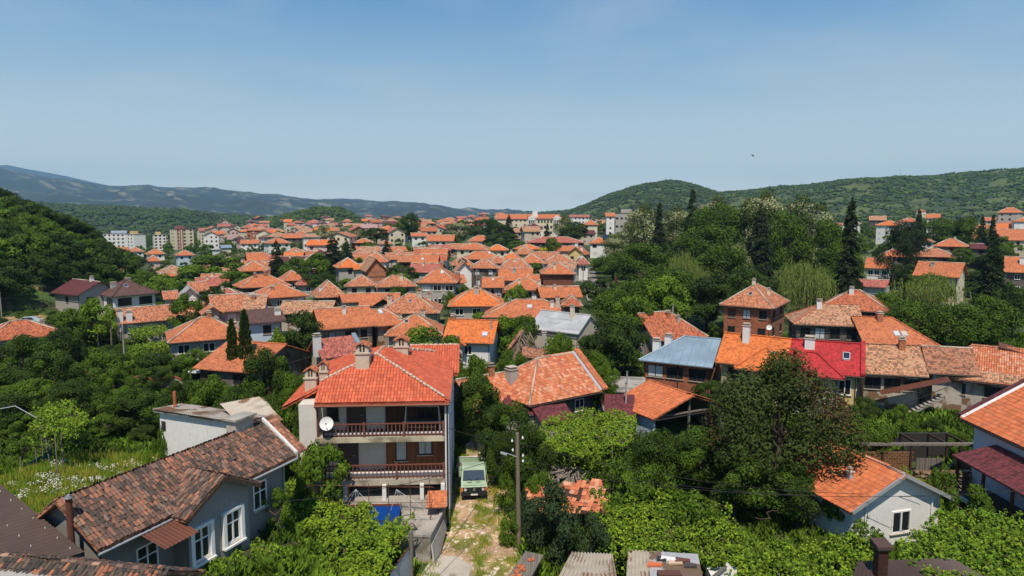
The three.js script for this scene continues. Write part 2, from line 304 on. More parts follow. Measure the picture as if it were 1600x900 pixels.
hill('wooded_hill', [840, 1230], [[840, 345], [890, 332], [918, 320], [950, 305], [980, 295], [1010, 287], [1040, 283.5], [1060, 284.5], [1085, 290.5], [1112, 299], [1150, 310], [1230, 330]], 820, 1400, 1900, -2, (x, d) => { const f = forestC(x, d, 120), k = sstep(0.12, 0.3, fbm(x / 110 + 3, d / 60, 4)); return [lerp(f[0], 0.065, k), lerp(f[1], 0.10, k), lerp(f[2], 0.026, k)]; }, [14, 170], 160, 60);
hill('scrub_ridge', [1040, 1900], [[1040, 330], [1080, 308], [1130, 300.5], [1200, 296], [1260, 290], [1320, 282], [1400, 278], [1450, 277], [1520, 271], [1560, 267], [1600, 264.5], [1750, 256], [1900, 252]], 620, 1500, 2100, 2, (x, d) => { const f = forestC(x, d, 120), k = sstep(0.02, 0.25, fbm(x / 130 + 9, d / 50, 4)); return [lerp(f[0], 0.075, k), lerp(f[1], 0.105, k), lerp(f[2], 0.03, k)]; }, [18, 200], 260, 70);
hill('wooded_knoll', [420, 575], [[420, 348], [445, 341], [470, 333.5], [500, 328], [530, 328], [545, 334], [560, 343], [575, 349]], 780, 860, 960, 9, (x, d) => forestC(x, d, 60), [1, 60], 50, 20);

// ---------------------------------------------------------------- foliage
const leafMat = (rough = 0.7, through = 0.18) => new THREE.MeshPhysicalMaterial({ color: 0xffffff, vertexColors: true, roughness: rough, transmission: through, thickness: 0, specularIntensity: 0.22 });
const LEAF = leafMat(), NEEDLE = leafMat(0.8, 0.12);
const GREEN = { mid: [0.074, 0.135, 0.011], fresh: [0.108, 0.191, 0.014], vine: [0.167, 0.257, 0.016], dark: [0.040, 0.075, 0.010], deep: [0.025, 0.047, 0.010], olive: [0.072, 0.101, 0.020], blossom: [0.342, 0.369, 0.189], willow: [0.171, 0.225, 0.050], needle: [0.022, 0.038, 0.013], plum: [0.052, 0.076, 0.016], plumred: [0.079, 0.052, 0.020], yellow: [0.400, 0.340, 0.020], grass: [0.170, 0.290, 0.024], straw: [0.360, 0.360, 0.050], white: [0.660, 0.660, 0.600], blue: [0.038, 0.068, 0.025] };
const rv = (r) => { let v; do v = V(r() * 2 - 1, r() * 2 - 1, r() * 2 - 1); while (v.lengthSq() > 1 || v.lengthSq() < 0.01); return v.normalize(); };
const tint = (mb, c, r, k = 0.3) => { const t = 1 + (r() - 0.5) * 2 * k, w = 1 + (r() - 0.5) * 0.25; mb.col = [c[0] * t * w, c[1] * t, c[2] * t]; };
function leafAt(mb, p, out, len, wid, r, loose = 0.9) {
  const n = out.clone().addScaledVector(rv(r), loose).normalize(), s = n.clone().cross(rv(r)).normalize(), d = s.clone().cross(n).normalize();
  mb.leaf(p.clone().addScaledVector(d, -len / 2), d, s, len, wid);
}
function trunkGeo(H, r0, limbs, r) {
  const mb = new MB(), top = V((r() - 0.5) * 0.4, H * 0.55, (r() - 0.5) * 0.4), mid = V((r() - 0.5) * 0.3, H * 0.28, (r() - 0.5) * 0.3);
  mb.tube(V(0, -0.5, 0), mid, r0, r0 * 0.75, 7); mb.tube(mid, top, r0 * 0.75, r0 * 0.45, 7);
  for (const l of limbs) { const s = mid.clone().lerp(top, r()); const m = s.clone().lerp(l, 0.55).add(V(0, 0.12 * H * r(), 0)); mb.tube(s, m, r0 * 0.4, r0 * 0.25, 5); mb.tube(m, l, r0 * 0.25, r0 * 0.08, 5); }
  return mb.geo();
}
// broad crown: clumps of leaves through an egg-shaped volume
function broad(seed, { H, W, n, leaf, c, c2, share = 0.2, low = 0.22, clumps = 26, wid = 0.75, lean = 0, gap = 0 }) {
  const r = rng(seed), mb = new MB(), cy = H * (0.5 + low / 2), ry = H * (0.5 - low / 2), C = [];
  for (let k = 0; k < clumps; k++) {
    const v = rv(r), q = 0.42 + 0.55 * Math.cbrt(r()), t = v.y * 0.5 + 0.5, w = W / 2 * (0.62 + 0.38 * Math.sin(Math.PI * Math.pow(t, 0.8)));
    C.push({ p: V(v.x * q * w + lean * v.y, cy + v.y * q * ry * 0.92, v.z * q * w), R: W * (0.10 + 0.075 * r()), two: r() < share });
  }
  const per = Math.floor(n / clumps);
  for (const k of C) for (let i = 0; i < per; i++) {
    const v = rv(r); v.y = v.y * 0.75 + 0.3; v.normalize();
    const q = k.R * (0.55 + 0.55 * Math.sqrt(r())), p = k.p.clone().addScaledVector(v, q); if (p.y < H * low * 0.5) continue;
    if (gap && noise3(p.x * 0.8, p.y * 0.8, p.z * 0.8) < -1 + gap) continue;
    tint(mb, k.two && c2 && r() < 0.75 ? c2 : c, r); leafAt(mb, p, v, leaf * (0.7 + 0.6 * r()), leaf * wid * (0.7 + 0.6 * r()), r, 0.62);
  }
  return { crown: mb.geo(), trunk: trunkGeo(H, W * 0.03 + 0.05, C.slice(0, 7).map((k) => k.p), r), H, W };
}
function spruce(seed, { H, W, c = GREEN.needle, taper = 1, n = 9000 }) {
  const r = rng(seed), mb = new MB(), boughs = [];
  for (let k = 0; k < H * 17; k++) { const t = Math.pow(r(), 1.25), a = r() * 6.283; boughs.push({ y: H * (0.05 + 0.93 * t), a, L: W / 2 * (Math.pow(1 - t, 0.85 * taper) * (0.72 + 0.42 * r()) + 0.02) }); }
  const total = boughs.reduce((q, b) => q + b.L, 0);
  for (const b of boughs) {
    const out = V(Math.cos(b.a), 0, Math.sin(b.a)), side = V(-out.z, 0, out.x), m = Math.max(5, Math.round(n * b.L / total));
    for (let i = 0; i < m; i++) {
      const f = Math.pow((i + r()) / m, 0.8), p = V(0, b.y, 0).addScaledVector(out, b.L * f).addScaledVector(side, (r() - 0.5) * 0.75 * b.L * (1 - f * 0.6)); p.y += -0.42 * b.L * f * f + 0.06 * b.L * f - r() * 0.3;
      tint(mb, c, r, 0.4); const d = out.clone().addScaledVector(side, (r() - 0.5) * 1.8).add(V(0, -0.5 - 0.5 * r(), 0)).normalize(); mb.leaf(p, d, d.clone().cross(rv(r)).normalize(), 0.45 + 0.45 * r(), 0.18 + 0.16 * r());
    }
  }
  const t = new MB(); t.tube(V(0, -0.5, 0), V(0, H * 0.98, 0), W * 0.04, 0.03, 7); for (let k = 0; k < 30; k++) mb.leaf(V((r() - 0.5) * 0.2, H * (0.95 + 0.04 * r()), (r() - 0.5) * 0.2), V((r() - 0.5) * 0.5, 1, (r() - 0.5) * 0.5).normalize(), V(1, 0, 0), 0.5, 0.12);
  return { crown: mb.geo(), trunk: t.geo(), H, W };
}
function willow(seed, { H, W, strands = 230, c = GREEN.willow }) {
  const r = rng(seed), mb = new MB(), roots = [];
  const domes = Array.from({ length: 9 }, () => { const a = r() * 6.283, q = W * 0.3 * Math.sqrt(r()); return { p: V(Math.cos(a) * q, H * (0.62 + 0.2 * r()), Math.sin(a) * q), R: W * (0.17 + 0.08 * r()) }; });
  for (let k = 0; k < strands; k++) {
    const o = domes[k % domes.length], v = rv(r); v.y = Math.abs(v.y) * 0.8; v.normalize(); const s = o.p.clone().addScaledVector(v, o.R * (0.7 + 0.35 * r())); roots.push(o.p);
    const L = Math.min(s.y * 0.85, H * (0.22 + 0.42 * r())), m = Math.round(L * 5), dx = (r() - 0.5) * 0.5, dz = (r() - 0.5) * 0.5;
    for (let i = 0; i < m; i++) {
      const f = i / m, p = s.clone().add(V(dx * f + (r() - 0.5) * 0.22 + v.x * 0.7 * Math.sqrt(f), -L * f, dz * f + (r() - 0.5) * 0.22 + v.z * 0.7 * Math.sqrt(f)));
      tint(mb, c, r, 0.28); const d = V((r() - 0.5) * 0.7, -1, (r() - 0.5) * 0.7).normalize(); mb.leaf(p, d, d.clone().cross(rv(r)).normalize(), 0.38 + 0.2 * r(), 0.09 + 0.06 * r());
    }
  }
  return { crown: mb.geo(), trunk: trunkGeo(H, W * 0.045, domes.slice(0, 6).map((d) => d.p), r), H, W };
}
function column(seed, { H, W, n, leaf, c }) {
  const r = rng(seed), mb = new MB();
  for (let i = 0; i < n; i++) { const t = r(), y = H * (0.02 + 0.97 * t), R = W / 2 * Math.pow(Math.sin(Math.PI * (0.14 + 0.86 * t)), 0.62) * (0.8 + 0.25 * noise2(t * 9, seed)), a = r() * 6.283, v = V(Math.cos(a), 0.5, Math.sin(a)), p = V(v.x * R * (0.75 + 0.3 * r()), y, v.z * R * (0.75 + 0.3 * r())); tint(mb, c, r, 0.35); const d = V(v.x * 0.5, 1, v.z * 0.5).addScaledVector(rv(r), 0.5).normalize(); mb.leaf(p, d, d.clone().cross(rv(r)).normalize(), leaf * (0.7 + 0.6 * r()), leaf * 0.5); }
  const t = new MB(); t.tube(V(0, -0.4, 0), V(0, H * 0.9, 0), W * 0.1, 0.03, 6);
  return { crown: mb.geo(), trunk: t.geo(), H, W };
}
const KIND = {};
function kind(name, noun, make, variants, mat = LEAF) { KIND[name] = { noun, mat, list: Array.from({ length: variants }, (_, i) => make(100 + i * 17 + name.length * 31)) }; }
// seen from near (25 to 70 m): leaf-sized faces
kind('near_dark', 'tree', (s) => broad(s, { H: 7, W: 6, n: 11000, leaf: 0.21, c: GREEN.dark, c2: GREEN.mid, clumps: 34, share: 0.3 }), 3);
kind('near_green', 'tree', (s) => broad(s, { H: 6, W: 5.5, n: 9000, leaf: 0.20, c: GREEN.mid, c2: GREEN.fresh, clumps: 30 }), 3);
kind('near_plum', 'tree', (s) => broad(s, { H: 9, W: 8, n: 26000, leaf: 0.22, c: GREEN.plum, c2: GREEN.plumred, share: 0.16, clumps: 80, wid: 0.55, gap: 0.34, low: 0.02 }), 1);
kind('near_bush', 'bush', (s) => broad(s, { H: 2.2, W: 3, n: 3200, leaf: 0.15, c: GREEN.mid, c2: GREEN.fresh, low: 0.02, clumps: 16 }), 3);
kind('dark_bush', 'bush', (s) => broad(s, { H: 2.6, W: 3.4, n: 4200, leaf: 0.13, c: GREEN.blue, c2: GREEN.dark, low: 0.02, clumps: 20 }), 2);
kind('fig', 'tree', (s) => broad(s, { H: 5, W: 3.6, n: 1900, leaf: 0.30, c: GREEN.mid, c2: GREEN.fresh, clumps: 22, low: 0.3, wid: 0.85 }), 1);
// seen from farther off: faces are small sprays
kind('mid_green', 'tree', (s) => broad(s, { H: 8, W: 7, n: 5200, leaf: 0.36, c: GREEN.mid, c2: GREEN.dark, clumps: 30 }), 4);
kind('mid_fresh', 'tree', (s) => broad(s, { H: 6, W: 6, n: 4200, leaf: 0.34, c: GREEN.fresh, c2: GREEN.mid, clumps: 26 }), 3);
kind('mid_dark', 'tree', (s) => broad(s, { H: 10, W: 8, n: 6400, leaf: 0.38, c: GREEN.dark, c2: GREEN.deep, clumps: 36 }), 4);
kind('linden', 'tree', (s) => broad(s, { H: 16, W: 11, n: 9500, leaf: 0.42, c: GREEN.olive, c2: GREEN.blossom, share: 0.62, clumps: 64, low: 0.12 }), 3);
kind('oak', 'tree', (s) => broad(s, { H: 14, W: 12, n: 9500, leaf: 0.42, c: GREEN.mid, c2: GREEN.dark, share: 0.45, clumps: 60, low: 0.12 }), 3);
kind('far_green', 'tree', (s) => broad(s, { H: 8, W: 8, n: 1300, leaf: 0.75, c: GREEN.mid, c2: GREEN.dark, clumps: 20, low: 0.1 }), 4);
kind('spruce', 'tree', (s) => spruce(s, { H: 20, W: 7.5 }), 2, NEEDLE);
kind('slim_spruce', 'tree', (s) => spruce(s, { H: 20, W: 5, taper: 0.9 }), 1, NEEDLE);
kind('pine', 'tree', (s) => broad(s, { H: 16, W: 8, n: 8000, leaf: 0.42, c: GREEN.needle, c2: GREEN.blue, clumps: 44, wid: 0.3, low: 0.2 }), 2, NEEDLE);
kind('willow', 'tree', (s) => willow(s, { H: 11, W: 12 }), 2);
kind('cypress', 'tree', (s) => column(s, { H: 7, W: 1.7, n: 3600, leaf: 0.3, c: GREEN.dark }), 2, NEEDLE);
kind('yellow', 'tree', (s) => broad(s, { H: 5, W: 5, n: 1800, leaf: 0.5, c: GREEN.yellow, c2: GREEN.fresh, clumps: 20, low: 0.1 }), 1);
let treeSeed = 1;
function tree(k, name, label, x, z, h, w, group, y = G(x, z)) {
  const K = KIND[k], r = rng(4000 + treeSeed++), v = K.list[Math.floor(r() * K.list.length)], o = thing(name, label, K.noun, V(x, y, z), r() * 6.283, group);
  o.scale.set(w / v.W, h / v.H, w / v.W);
  put('crown', v.crown, K.mat, o); put('trunk', v.trunk, MT.bark, o);
  return o;
}
// a tree given by the direction of its top, its depth and its width in the photograph
const treeAt = (k, name, label, px, topPy, d, wpx, group) => { const t = Dp(px, topPy, d), y = G(t.x, t.z); return tree(k, name, label, t.x, t.z, Math.max(1.2, t.y - y), wpx * d / F, group, y); };
// far woods: one mass each
const blob = (() => { const g = new THREE.IcosahedronGeometry(1, 1), p = g.attributes.position; for (let i = 0; i < p.count; i++) { const k = 0.72 + 0.42 * noise3(p.getX(i) * 1.7 + 3, p.getY(i) * 1.7, p.getZ(i) * 1.7); p.setXYZ(i, p.getX(i) * k, p.getY(i) * k * 0.85, p.getZ(i) * k); } g.computeVertexNormals(); return g; })();
const woodMat = M(0xffffff, { roughness: 1 });
function wood(name, label, sheet, n, size, cols, keep) {
  const S = sheets[sheet], im = new THREE.InstancedMesh(blob, woodMat, n), r = rng(n + size * 10), m = new THREE.Matrix4(), q = new THREE.Quaternion(), col = new THREE.Color(); let k = 0;
  for (let tries = 0; k < n && tries < n * 12; tries++) {
    const px = lerp(...S.pxs, r()), d = lerp(S.d0, S.dc * 1.02, Math.sqrt(r())), x = (px - 800) / F * d;
    if (keep && !keep(x, d, r)) continue;
    const s = size * (0.55 + 0.9 * r() * r() + 0.2 * r()); q.setFromAxisAngle(UPV, r() * 6.28);
    m.compose(V(x, S.height(px, d) + s * 0.45, -d), q, V(s, s * (0.8 + 0.5 * r()), s)); im.setMatrixAt(k, m);
    const c = cols[Math.floor(r() * cols.length)], t = 0.7 + 0.6 * r(); im.setColorAt(k, col.setRGB(c[0] * t, c[1] * t, c[2] * t)); k++;
  }
  im.count = k; im.name = numbered(name); im.castShadow = im.receiveShadow = true; scene.add(im);
  return tag(im, label, 'woodland', null, 'stuff');
}
wood('hill_forest', 'dark green woodland and scrub covering the rounded hill with masts', 'wooded_hill', 14000, 2.7, [GREEN.deep, GREEN.dark, GREEN.deep, GREEN.blue, GREEN.dark], (x, d, r) => fbm(x / 110 + 3, d / 60, 4) < 0.16 + 0.3 * r());
wood('ridge_scrub', 'green bushes and trees scattered over the long bare ridge', 'scrub_ridge', 20000, 2.8, [GREEN.deep, GREEN.dark, GREEN.dark, GREEN.blue, GREEN.mid], (x, d, r) => fbm(x / 130 + 9, d / 50, 4) < 0.08 + 0.4 * r());
wood('valley_forest', 'dense forest in the valley behind the apartment blocks', 'valley_slope', 15000, 4.6, [GREEN.deep, GREEN.dark, GREEN.blue, GREEN.deep, GREEN.dark]);
wood('knoll_forest', 'small wood on the knoll above the far houses', 'wooded_knoll', 900, 3.8, [GREEN.deep, GREEN.dark]);
wood('low_forest', 'low wooded rise at the foot of the rounded hill', 'far_hill', 3500, 5, [GREEN.deep, GREEN.dark]);
// ---------------------------------------------------------------- houses
const geoCache = new Map(), facesOf = new Map();
const cached = (key, make) => { if (!geoCache.has(key)) geoCache.set(key, make()); return geoCache.get(key); };
const R2 = (v) => Math.round(v * 20) / 20;
// a window set on a wall: frame ring with a pane, mullion and sill; local x along the wall, z outwards
function windowOn(parent, x, y, z, turn, w, h, o = {}) {
  w = R2(w); h = R2(h); const f = o.frame ?? 0.07, split = o.split ?? (w > 0.9 ? 2 : 1), dep = o.dep ?? 0.05;
  const g = cached(`win${w},${h},${f},${split},${dep},${!!o.cross}`, () => {
    const b = new MB(); b.box(-w / 2, w / 2, h - f, h, -0.02, dep); b.box(-w / 2, w / 2, 0, f, -0.02, dep); b.box(-w / 2, -w / 2 + f, f, h - f, -0.02, dep); b.box(w / 2 - f, w / 2, f, h - f, -0.02, dep);
    for (let i = 1; i < split; i++) b.box(-w / 2 + w * i / split - f / 2, -w / 2 + w * i / split + f / 2, f, h - f, -0.02, dep - 0.004);
    if (o.cross) b.box(-w / 2 + f, w / 2 - f, h * 0.64 - f / 3, h * 0.64 + f / 3, -0.02, dep - 0.008);
    return b.geo();
  });
  const win = put('window', g, o.mat ?? MT.white, parent); win.position.set(x, y, z); win.rotation.y = turn;
  put('pane', cached(`pane${w},${h},${f}`, () => new MB().box(-w / 2 + f * 0.6, w / 2 - f * 0.6, f * 0.6, h - f * 0.6, -0.015, 0.012).geo()), o.pane ?? MT.glass, win);
  if (o.sill !== false) put('sill', cached(`sill${w}`, () => new MB().box(-w / 2 - 0.08, w / 2 + 0.08, -0.06, -0.002, -0.02, 0.13).geo()), o.sillMat ?? MT.cream, win);
  return win;
}
function plainWindow(parent, x, y, z, turn, w, h, m = MT.glass) {
  w = R2(w); h = R2(h); const win = put('window', cached(`pw${w},${h}`, () => new MB().box(-w / 2, w / 2, 0, h, -0.02, 0.03).geo()), m, parent); win.position.set(x, y, z); win.rotation.y = turn; return win;
}
function chimneyOn(parent, x, y, z, style, hh, s = 0.6) {
  const g = new MB(), m = { brick: WALL.redbrick, white: WALL.white, grey: WALL.grey, house: WALL.beige, cream: WALL.cream, pipe: MT.galv }[style] ?? WALL.grey;
  if (style === 'pipe') { const c = put('stove_pipe', new MB().tube(V(x, y - 0.8, z), V(x, y + hh, z), 0.09, 0.09, 8).geo(), MT.galv, parent); put('cap', new MB().tube(V(x, y + hh + 0.08, z), V(x, y + hh + 0.2, z), 0.17, 0.03, 8).geo(), MT.galv, c); return c; }
  g.box(x - s / 2, x + s / 2, y - 1.2, y + hh, z - s / 2, z + s / 2);
  if (style === 'house') {                                  // rendered stack with arched smoke holes and a little tiled roof
    const y1 = y + hh; g.box(x - s / 2 - 0.08, x + s / 2 + 0.08, y1, y1 + 0.1, z - s / 2 - 0.08, z + s / 2 + 0.08);
    for (const [a, b] of [[-1, -1], [1, -1], [-1, 1], [1, 1]]) g.box(x + a * s * 0.33 - s * 0.14, x + a * s * 0.33 + s * 0.14, y1 + 0.1, y1 + 0.55, z + b * s * 0.33 - s * 0.14, z + b * s * 0.33 + s * 0.14);
    g.box(x - s * 0.05, x + s * 0.05, y1 + 0.1, y1 + 0.55, z - s * 0.46, z + s * 0.46); g.box(x - s * 0.42, x + s * 0.42, y1 + 0.1, y1 + 0.5, z - s * 0.06, z + s * 0.06);
    const c = put('chimney', g.geo(), m, parent), k = new MB(), e = s * 0.62, yt = y1 + 0.55; k.slab([V(x - e, yt, z + e), V(x, yt + 0.3, z + e), V(x, yt + 0.3, z - e), V(x - e, yt, z - e)].reverse(), 0.07, V(0, -1, 0)); k.slab([V(x + e, yt, z + e), V(x + e, yt, z - e), V(x, yt + 0.3, z - e), V(x, yt + 0.3, z + e)], 0.07, V(0, -1, 0));
    put('cap', k.geo(), ROOF.orange, c); return c;
  }
  const c = put('chimney', g.geo(), m, parent);
  put('cap', new MB().box(x - s / 2 - 0.07, x + s / 2 + 0.07, y + hh, y + hh + 0.09, z - s / 2 - 0.07, z + s / 2 + 0.07).box(x - s * 0.3, x + s * 0.3, y + hh + 0.09, y + hh + 0.26, z - s * 0.3, z + s * 0.3).box(x - s * 0.5, x + s * 0.5, y + hh + 0.26, y + hh + 0.33, z - s * 0.5, z + s * 0.5).geo(), MT.mortar, c);
  return c;
}
const dishGeo = new THREE.LatheGeometry([[0.001, 0], [0.15, 0.015], [0.3, 0.06], [0.42, 0.125], [0.43, 0.125], [0.31, 0.045], [0.15, -0.005], [0.001, -0.02]].map(([a, b]) => new THREE.Vector2(a, b)), 20);
function dish(parent, x, y, z, turn = 0, s = 1) {
  const o = put('satellite_dish', dishGeo, MT.dish, parent); o.position.set(x, y, z); o.rotation.set(Math.PI / 2 - 0.35, 0, 0); o.rotation.order = 'YXZ'; o.rotation.y = turn; o.scale.setScalar(s);
  put('feed_arm', new MB().tube(V(0, 0.02, 0.38), V(0, 0.42, 0.05), 0.015, 0.015, 5).box(-0.04, 0.04, 0.4, 0.48, -0.02, 0.08).tube(V(0, -0.02, 0), V(0, -0.3, -0.05), 0.03, 0.03, 6).geo(), MT.iron, o);
  return o;
}
// one block of building (walls + roof); returns the roof height function
function block(root, b, detail) {
  const { W, D, h, rise, type, ov = 0.62, x = 0, z = 0 } = b, th = b.th ?? 0.13, hw = W / 2, wall = WALL[b.wall] ?? b.wall, roof = ROOF[b.roof] ?? b.roof;
  const off = (p) => p.add(V(x, 0, z)), v = (a, c, d) => off(V(a, c, d)), y1 = h + rise, F0 = [], caps = [];
  const a = v(-hw, h, 0), c = v(hw, h, 0), e = v(hw, h, -D), g = v(-hw, h, -D);
  if (type === 'gx') { const i = b.rz ?? 0.5, l = v(-hw, y1, -D * i), m = v(hw, y1, -D * i); F0.push([a, c, m, l], [e, g, l, m]); caps.push([l, m]); }
  else if (type === 'gz') { const i = b.rx ?? 0, l = v(i * hw, y1, 0), m = v(i * hw, y1, -D); F0.push([c, e, m, l], [g, a, l, m]); caps.push([l, m]); }
  else if (type === 'shed') { F0.push([a, c, v(hw, y1, -D), v(-hw, y1, -D)]); }
  else if (type === 'shedx') { F0.push([a, v(hw, y1, 0), v(hw, y1, -D), g]); }
  else if (type === 'hl') { const i = D / 2 * (b.hip ?? 1), l = v(-hw + i, y1, -D / 2), m = v(hw, y1, -D / 2); F0.push([a, c, m, l], [e, g, l, m], [g, a, l]); caps.push([l, m], [a, l], [g, l]); }
  else if (type === 'hr') { const i = D / 2 * (b.hip ?? 1), l = v(-hw, y1, -D / 2), m = v(hw - i, y1, -D / 2); F0.push([a, c, m, l], [c, e, m], [e, g, l, m]); caps.push([l, m], [c, m], [e, m]); }
  else if (type === 'flat') { F0.push([v(-hw, h + 0.1, 0), v(hw, h + 0.1, 0), v(hw, h + 0.1, -D), v(-hw, h + 0.1, -D)]); }
  else if (W >= D * 0.98) { const i = D / 2 * (b.hip ?? 1), l = v(-hw + i, y1, -D / 2), m = v(hw - i, y1, -D / 2); F0.push([a, c, m, l], [c, e, m], [e, g, l, m], [g, a, l]); caps.push([l, m], [a, l], [c, m], [e, m], [g, l]); }
  else { const i = W / 2 * (b.hip ?? 1), l = v(0, y1, -i), m = v(0, y1, -D + i); F0.push([a, c, l], [c, e, m, l], [e, g, m], [g, a, l, m]); caps.push([l, m], [a, l], [c, l], [e, m], [g, m]); }
  const sagr = rng(Math.round((b.seed ?? 1) * 53 + 7)); for (const p of new Set(F0.flat())) p.y += (sagr() - 0.5) * (type === 'flat' ? 0 : 0.13);
  const rb = new MB(); for (const f of F0) rb.slab(f, th, V(0, -1, 0));
  const rm = put('roof', rb.geo(), roof, root); facesOf.set(rm, F0);
  if (caps.length && b.ridge !== false) { const k = new MB(); for (const [p, q] of caps) if (p.distanceTo(q) > 0.3) k.tube(p.clone().add(V(0, 0.03, 0)), q.clone().add(V(0, 0.03, 0)), detail ? 0.11 : 0.16, detail ? 0.11 : 0.16, 6); put('ridge_cap', k.geo(), b.ridge ?? (ROOF[b.roof] === ROOF.grey ? ROOF.grey : MT.mortar), rm); }
  const ix = hw - ov, z0 = -ov, z1 = -D + ov, top = (px, pz) => {
    const dx = Math.min(px + hw, hw - px), dz = Math.min(-pz, pz + D);
    if (type === 'gx') { const i = b.rz ?? 0.5; return h + rise * Math.min(-pz / (D * i), (pz + D) / (D * (1 - i))); } if (type === 'gz') return h + rise * dx / hw; if (type === 'shed') return h + rise * (-pz / D); if (type === 'shedx') return h + rise * (px + hw) / W; if (type === 'flat') return h + 0.1;
    if (type === 'hl' || type === 'hr') return h + rise * Math.min(1, Math.min((type === 'hl' ? px + hw : hw - px) / (b.hip ?? 1), dz) / (D / 2));
    return h + rise * Math.min(1, Math.min(dx, dz) / (Math.min(W, D) / 2));
  };
  const wb = new MB(), low = -(b.sink ?? 1.5) + (b.y0 ?? 0), dn = th + 0.005;
  const col = (px, pz) => { const t = (type === 'gx' || type === 'gz' || type === 'shed' || type === 'shedx') ? top(px, pz) - dn : top(px, pz) - dn; return [v(px, low, pz), v(px, t, pz)]; };
  const side = (pts) => { const cs = pts.map(([px, pz]) => col(px, pz)); wb.poly([...cs.map((q) => q[0]), ...cs.map((q) => q[1]).reverse()]); };
  const mx = type === 'gz' ? [[(b.rx ?? 0) * hw]] : [], rz = type === 'gx' ? -D * (b.rz ?? 0.5) : type === 'hl' || type === 'hr' ? -D / 2 : null;
  side([[-ix, z0], ...mx.map(([q]) => [q, z0]), [ix, z0]]); side([[ix, z0], ...(rz !== null ? [[ix, rz]] : []), [ix, z1]]); side([[ix, z1], ...mx.map(([q]) => [q, z1]), [-ix, z1]]); side([[-ix, z1], ...(rz !== null ? [[-ix, rz]] : []), [-ix, z0]]);
  if (b.noWall !== true) put('wall', wb.geo(), wall, root);
  if (detail && b.gutter !== false && type !== 'flat') { const k = new MB().tube(v(-hw, h - th - 0.02, 0.07), v(hw, h - th - 0.02, 0.07), 0.065, 0.065, 6); if (type[0] !== 'g') k.tube(v(hw + 0.07, h - th - 0.02, 0), v(hw + 0.07, h - th - 0.02, -D), 0.065, 0.065, 6); k.tube(v(ix - 0.1, h - th - 0.1, z0 + 0.08), v(ix - 0.1, 0, z0 + 0.08), 0.045, 0.045, 5); put('gutter', k.geo(), b.gut ?? MT.iron, root); }
  // windows: rows of [floor from the top, count] for front and sides
  const storeys = b.storeys ?? Math.max(1, Math.round((h - 0.3) / 2.9)), ww = b.ww ?? 1.1, wh = b.wh ?? 1.25, seedr = rng(Math.round((b.seed ?? 1) * 31 + W * 100));
  const mk = (px, py, pz, t) => { const pn = seedr() < (b.curtain ?? 0.3) ? MT.curtain : MT.glass; if (detail) windowOn(root, px + x, py, pz + z, t, ww, wh, { pane: pn, mat: b.wmat ?? ((b.seed ?? 1) % 5 < 2 ? MT.wood : MT.white), frame: 0.08 }); else plainWindow(root, px + x, py, pz + z, t, ww, wh, pn === MT.glass ? MT.glass : MT.curtain); };
  if (b.windows !== false) for (let s = 0; s < storeys; s++) {
    const wy = h - 0.55 - wh - s * 2.85; if (wy < (b.y0 ?? 0) + 0.2) break;
    const nf = b.nf ?? Math.max(1, Math.floor((W - 2 * ov) / 2.9)), ns = b.ns ?? Math.max(1, Math.floor((D - 2 * ov) / 3.6));
    for (let i = 0; i < nf; i++) { const q = -ix + (i + 0.5) * (2 * ix / nf) + (seedr() - 0.5) * 0.3; mk(q, wy, z0, 0); }
    for (let i = 0; i < ns; i++) { const q = z0 - (i + 0.5) * ((D - 2 * ov) / ns); if (b.sides !== 'left') mk(ix, wy, q, Math.PI / 2); if (b.sides !== 'right') mk(-ix, wy, q, -Math.PI / 2); }
  }
  for (const [fx, fz, style, hh = 0.9, s = 0.6] of b.chim ?? []) { const px = -hw + fx * W, pz = -fz * D; chimneyOn(root, px + x, top(px, pz), pz + z, style, hh, s); }
  for (const [fx, fz, w = 0.7, hh = 0.9, mm = MT.curtain] of b.sky ?? []) {
    const px = -hw + fx * W, pz = -fz * D, q = (i, j, up) => v(px + i * w / 2, top(px, pz + j * hh / 2) + up, pz + j * hh / 2), k = new MB().slab([q(-1, 1, 0.12), q(1, 1, 0.12), q(1, -1, 0.12), q(-1, -1, 0.12)], 0.2, V(0, -1, 0));
    const sk = put('skylight', k.geo(), MT.galv, root); const g2 = (i, j) => v(px + i * w * 0.4, top(px, pz + j * hh * 0.4) + 0.13, pz + j * hh * 0.4); put('pane', new MB().slab([g2(-1, 1), g2(1, 1), g2(1, -1), g2(-1, -1)], 0.006, V(0, -1, 0)).geo(), mm, sk);
  }
  return top;
}
let houseSeed = 1;
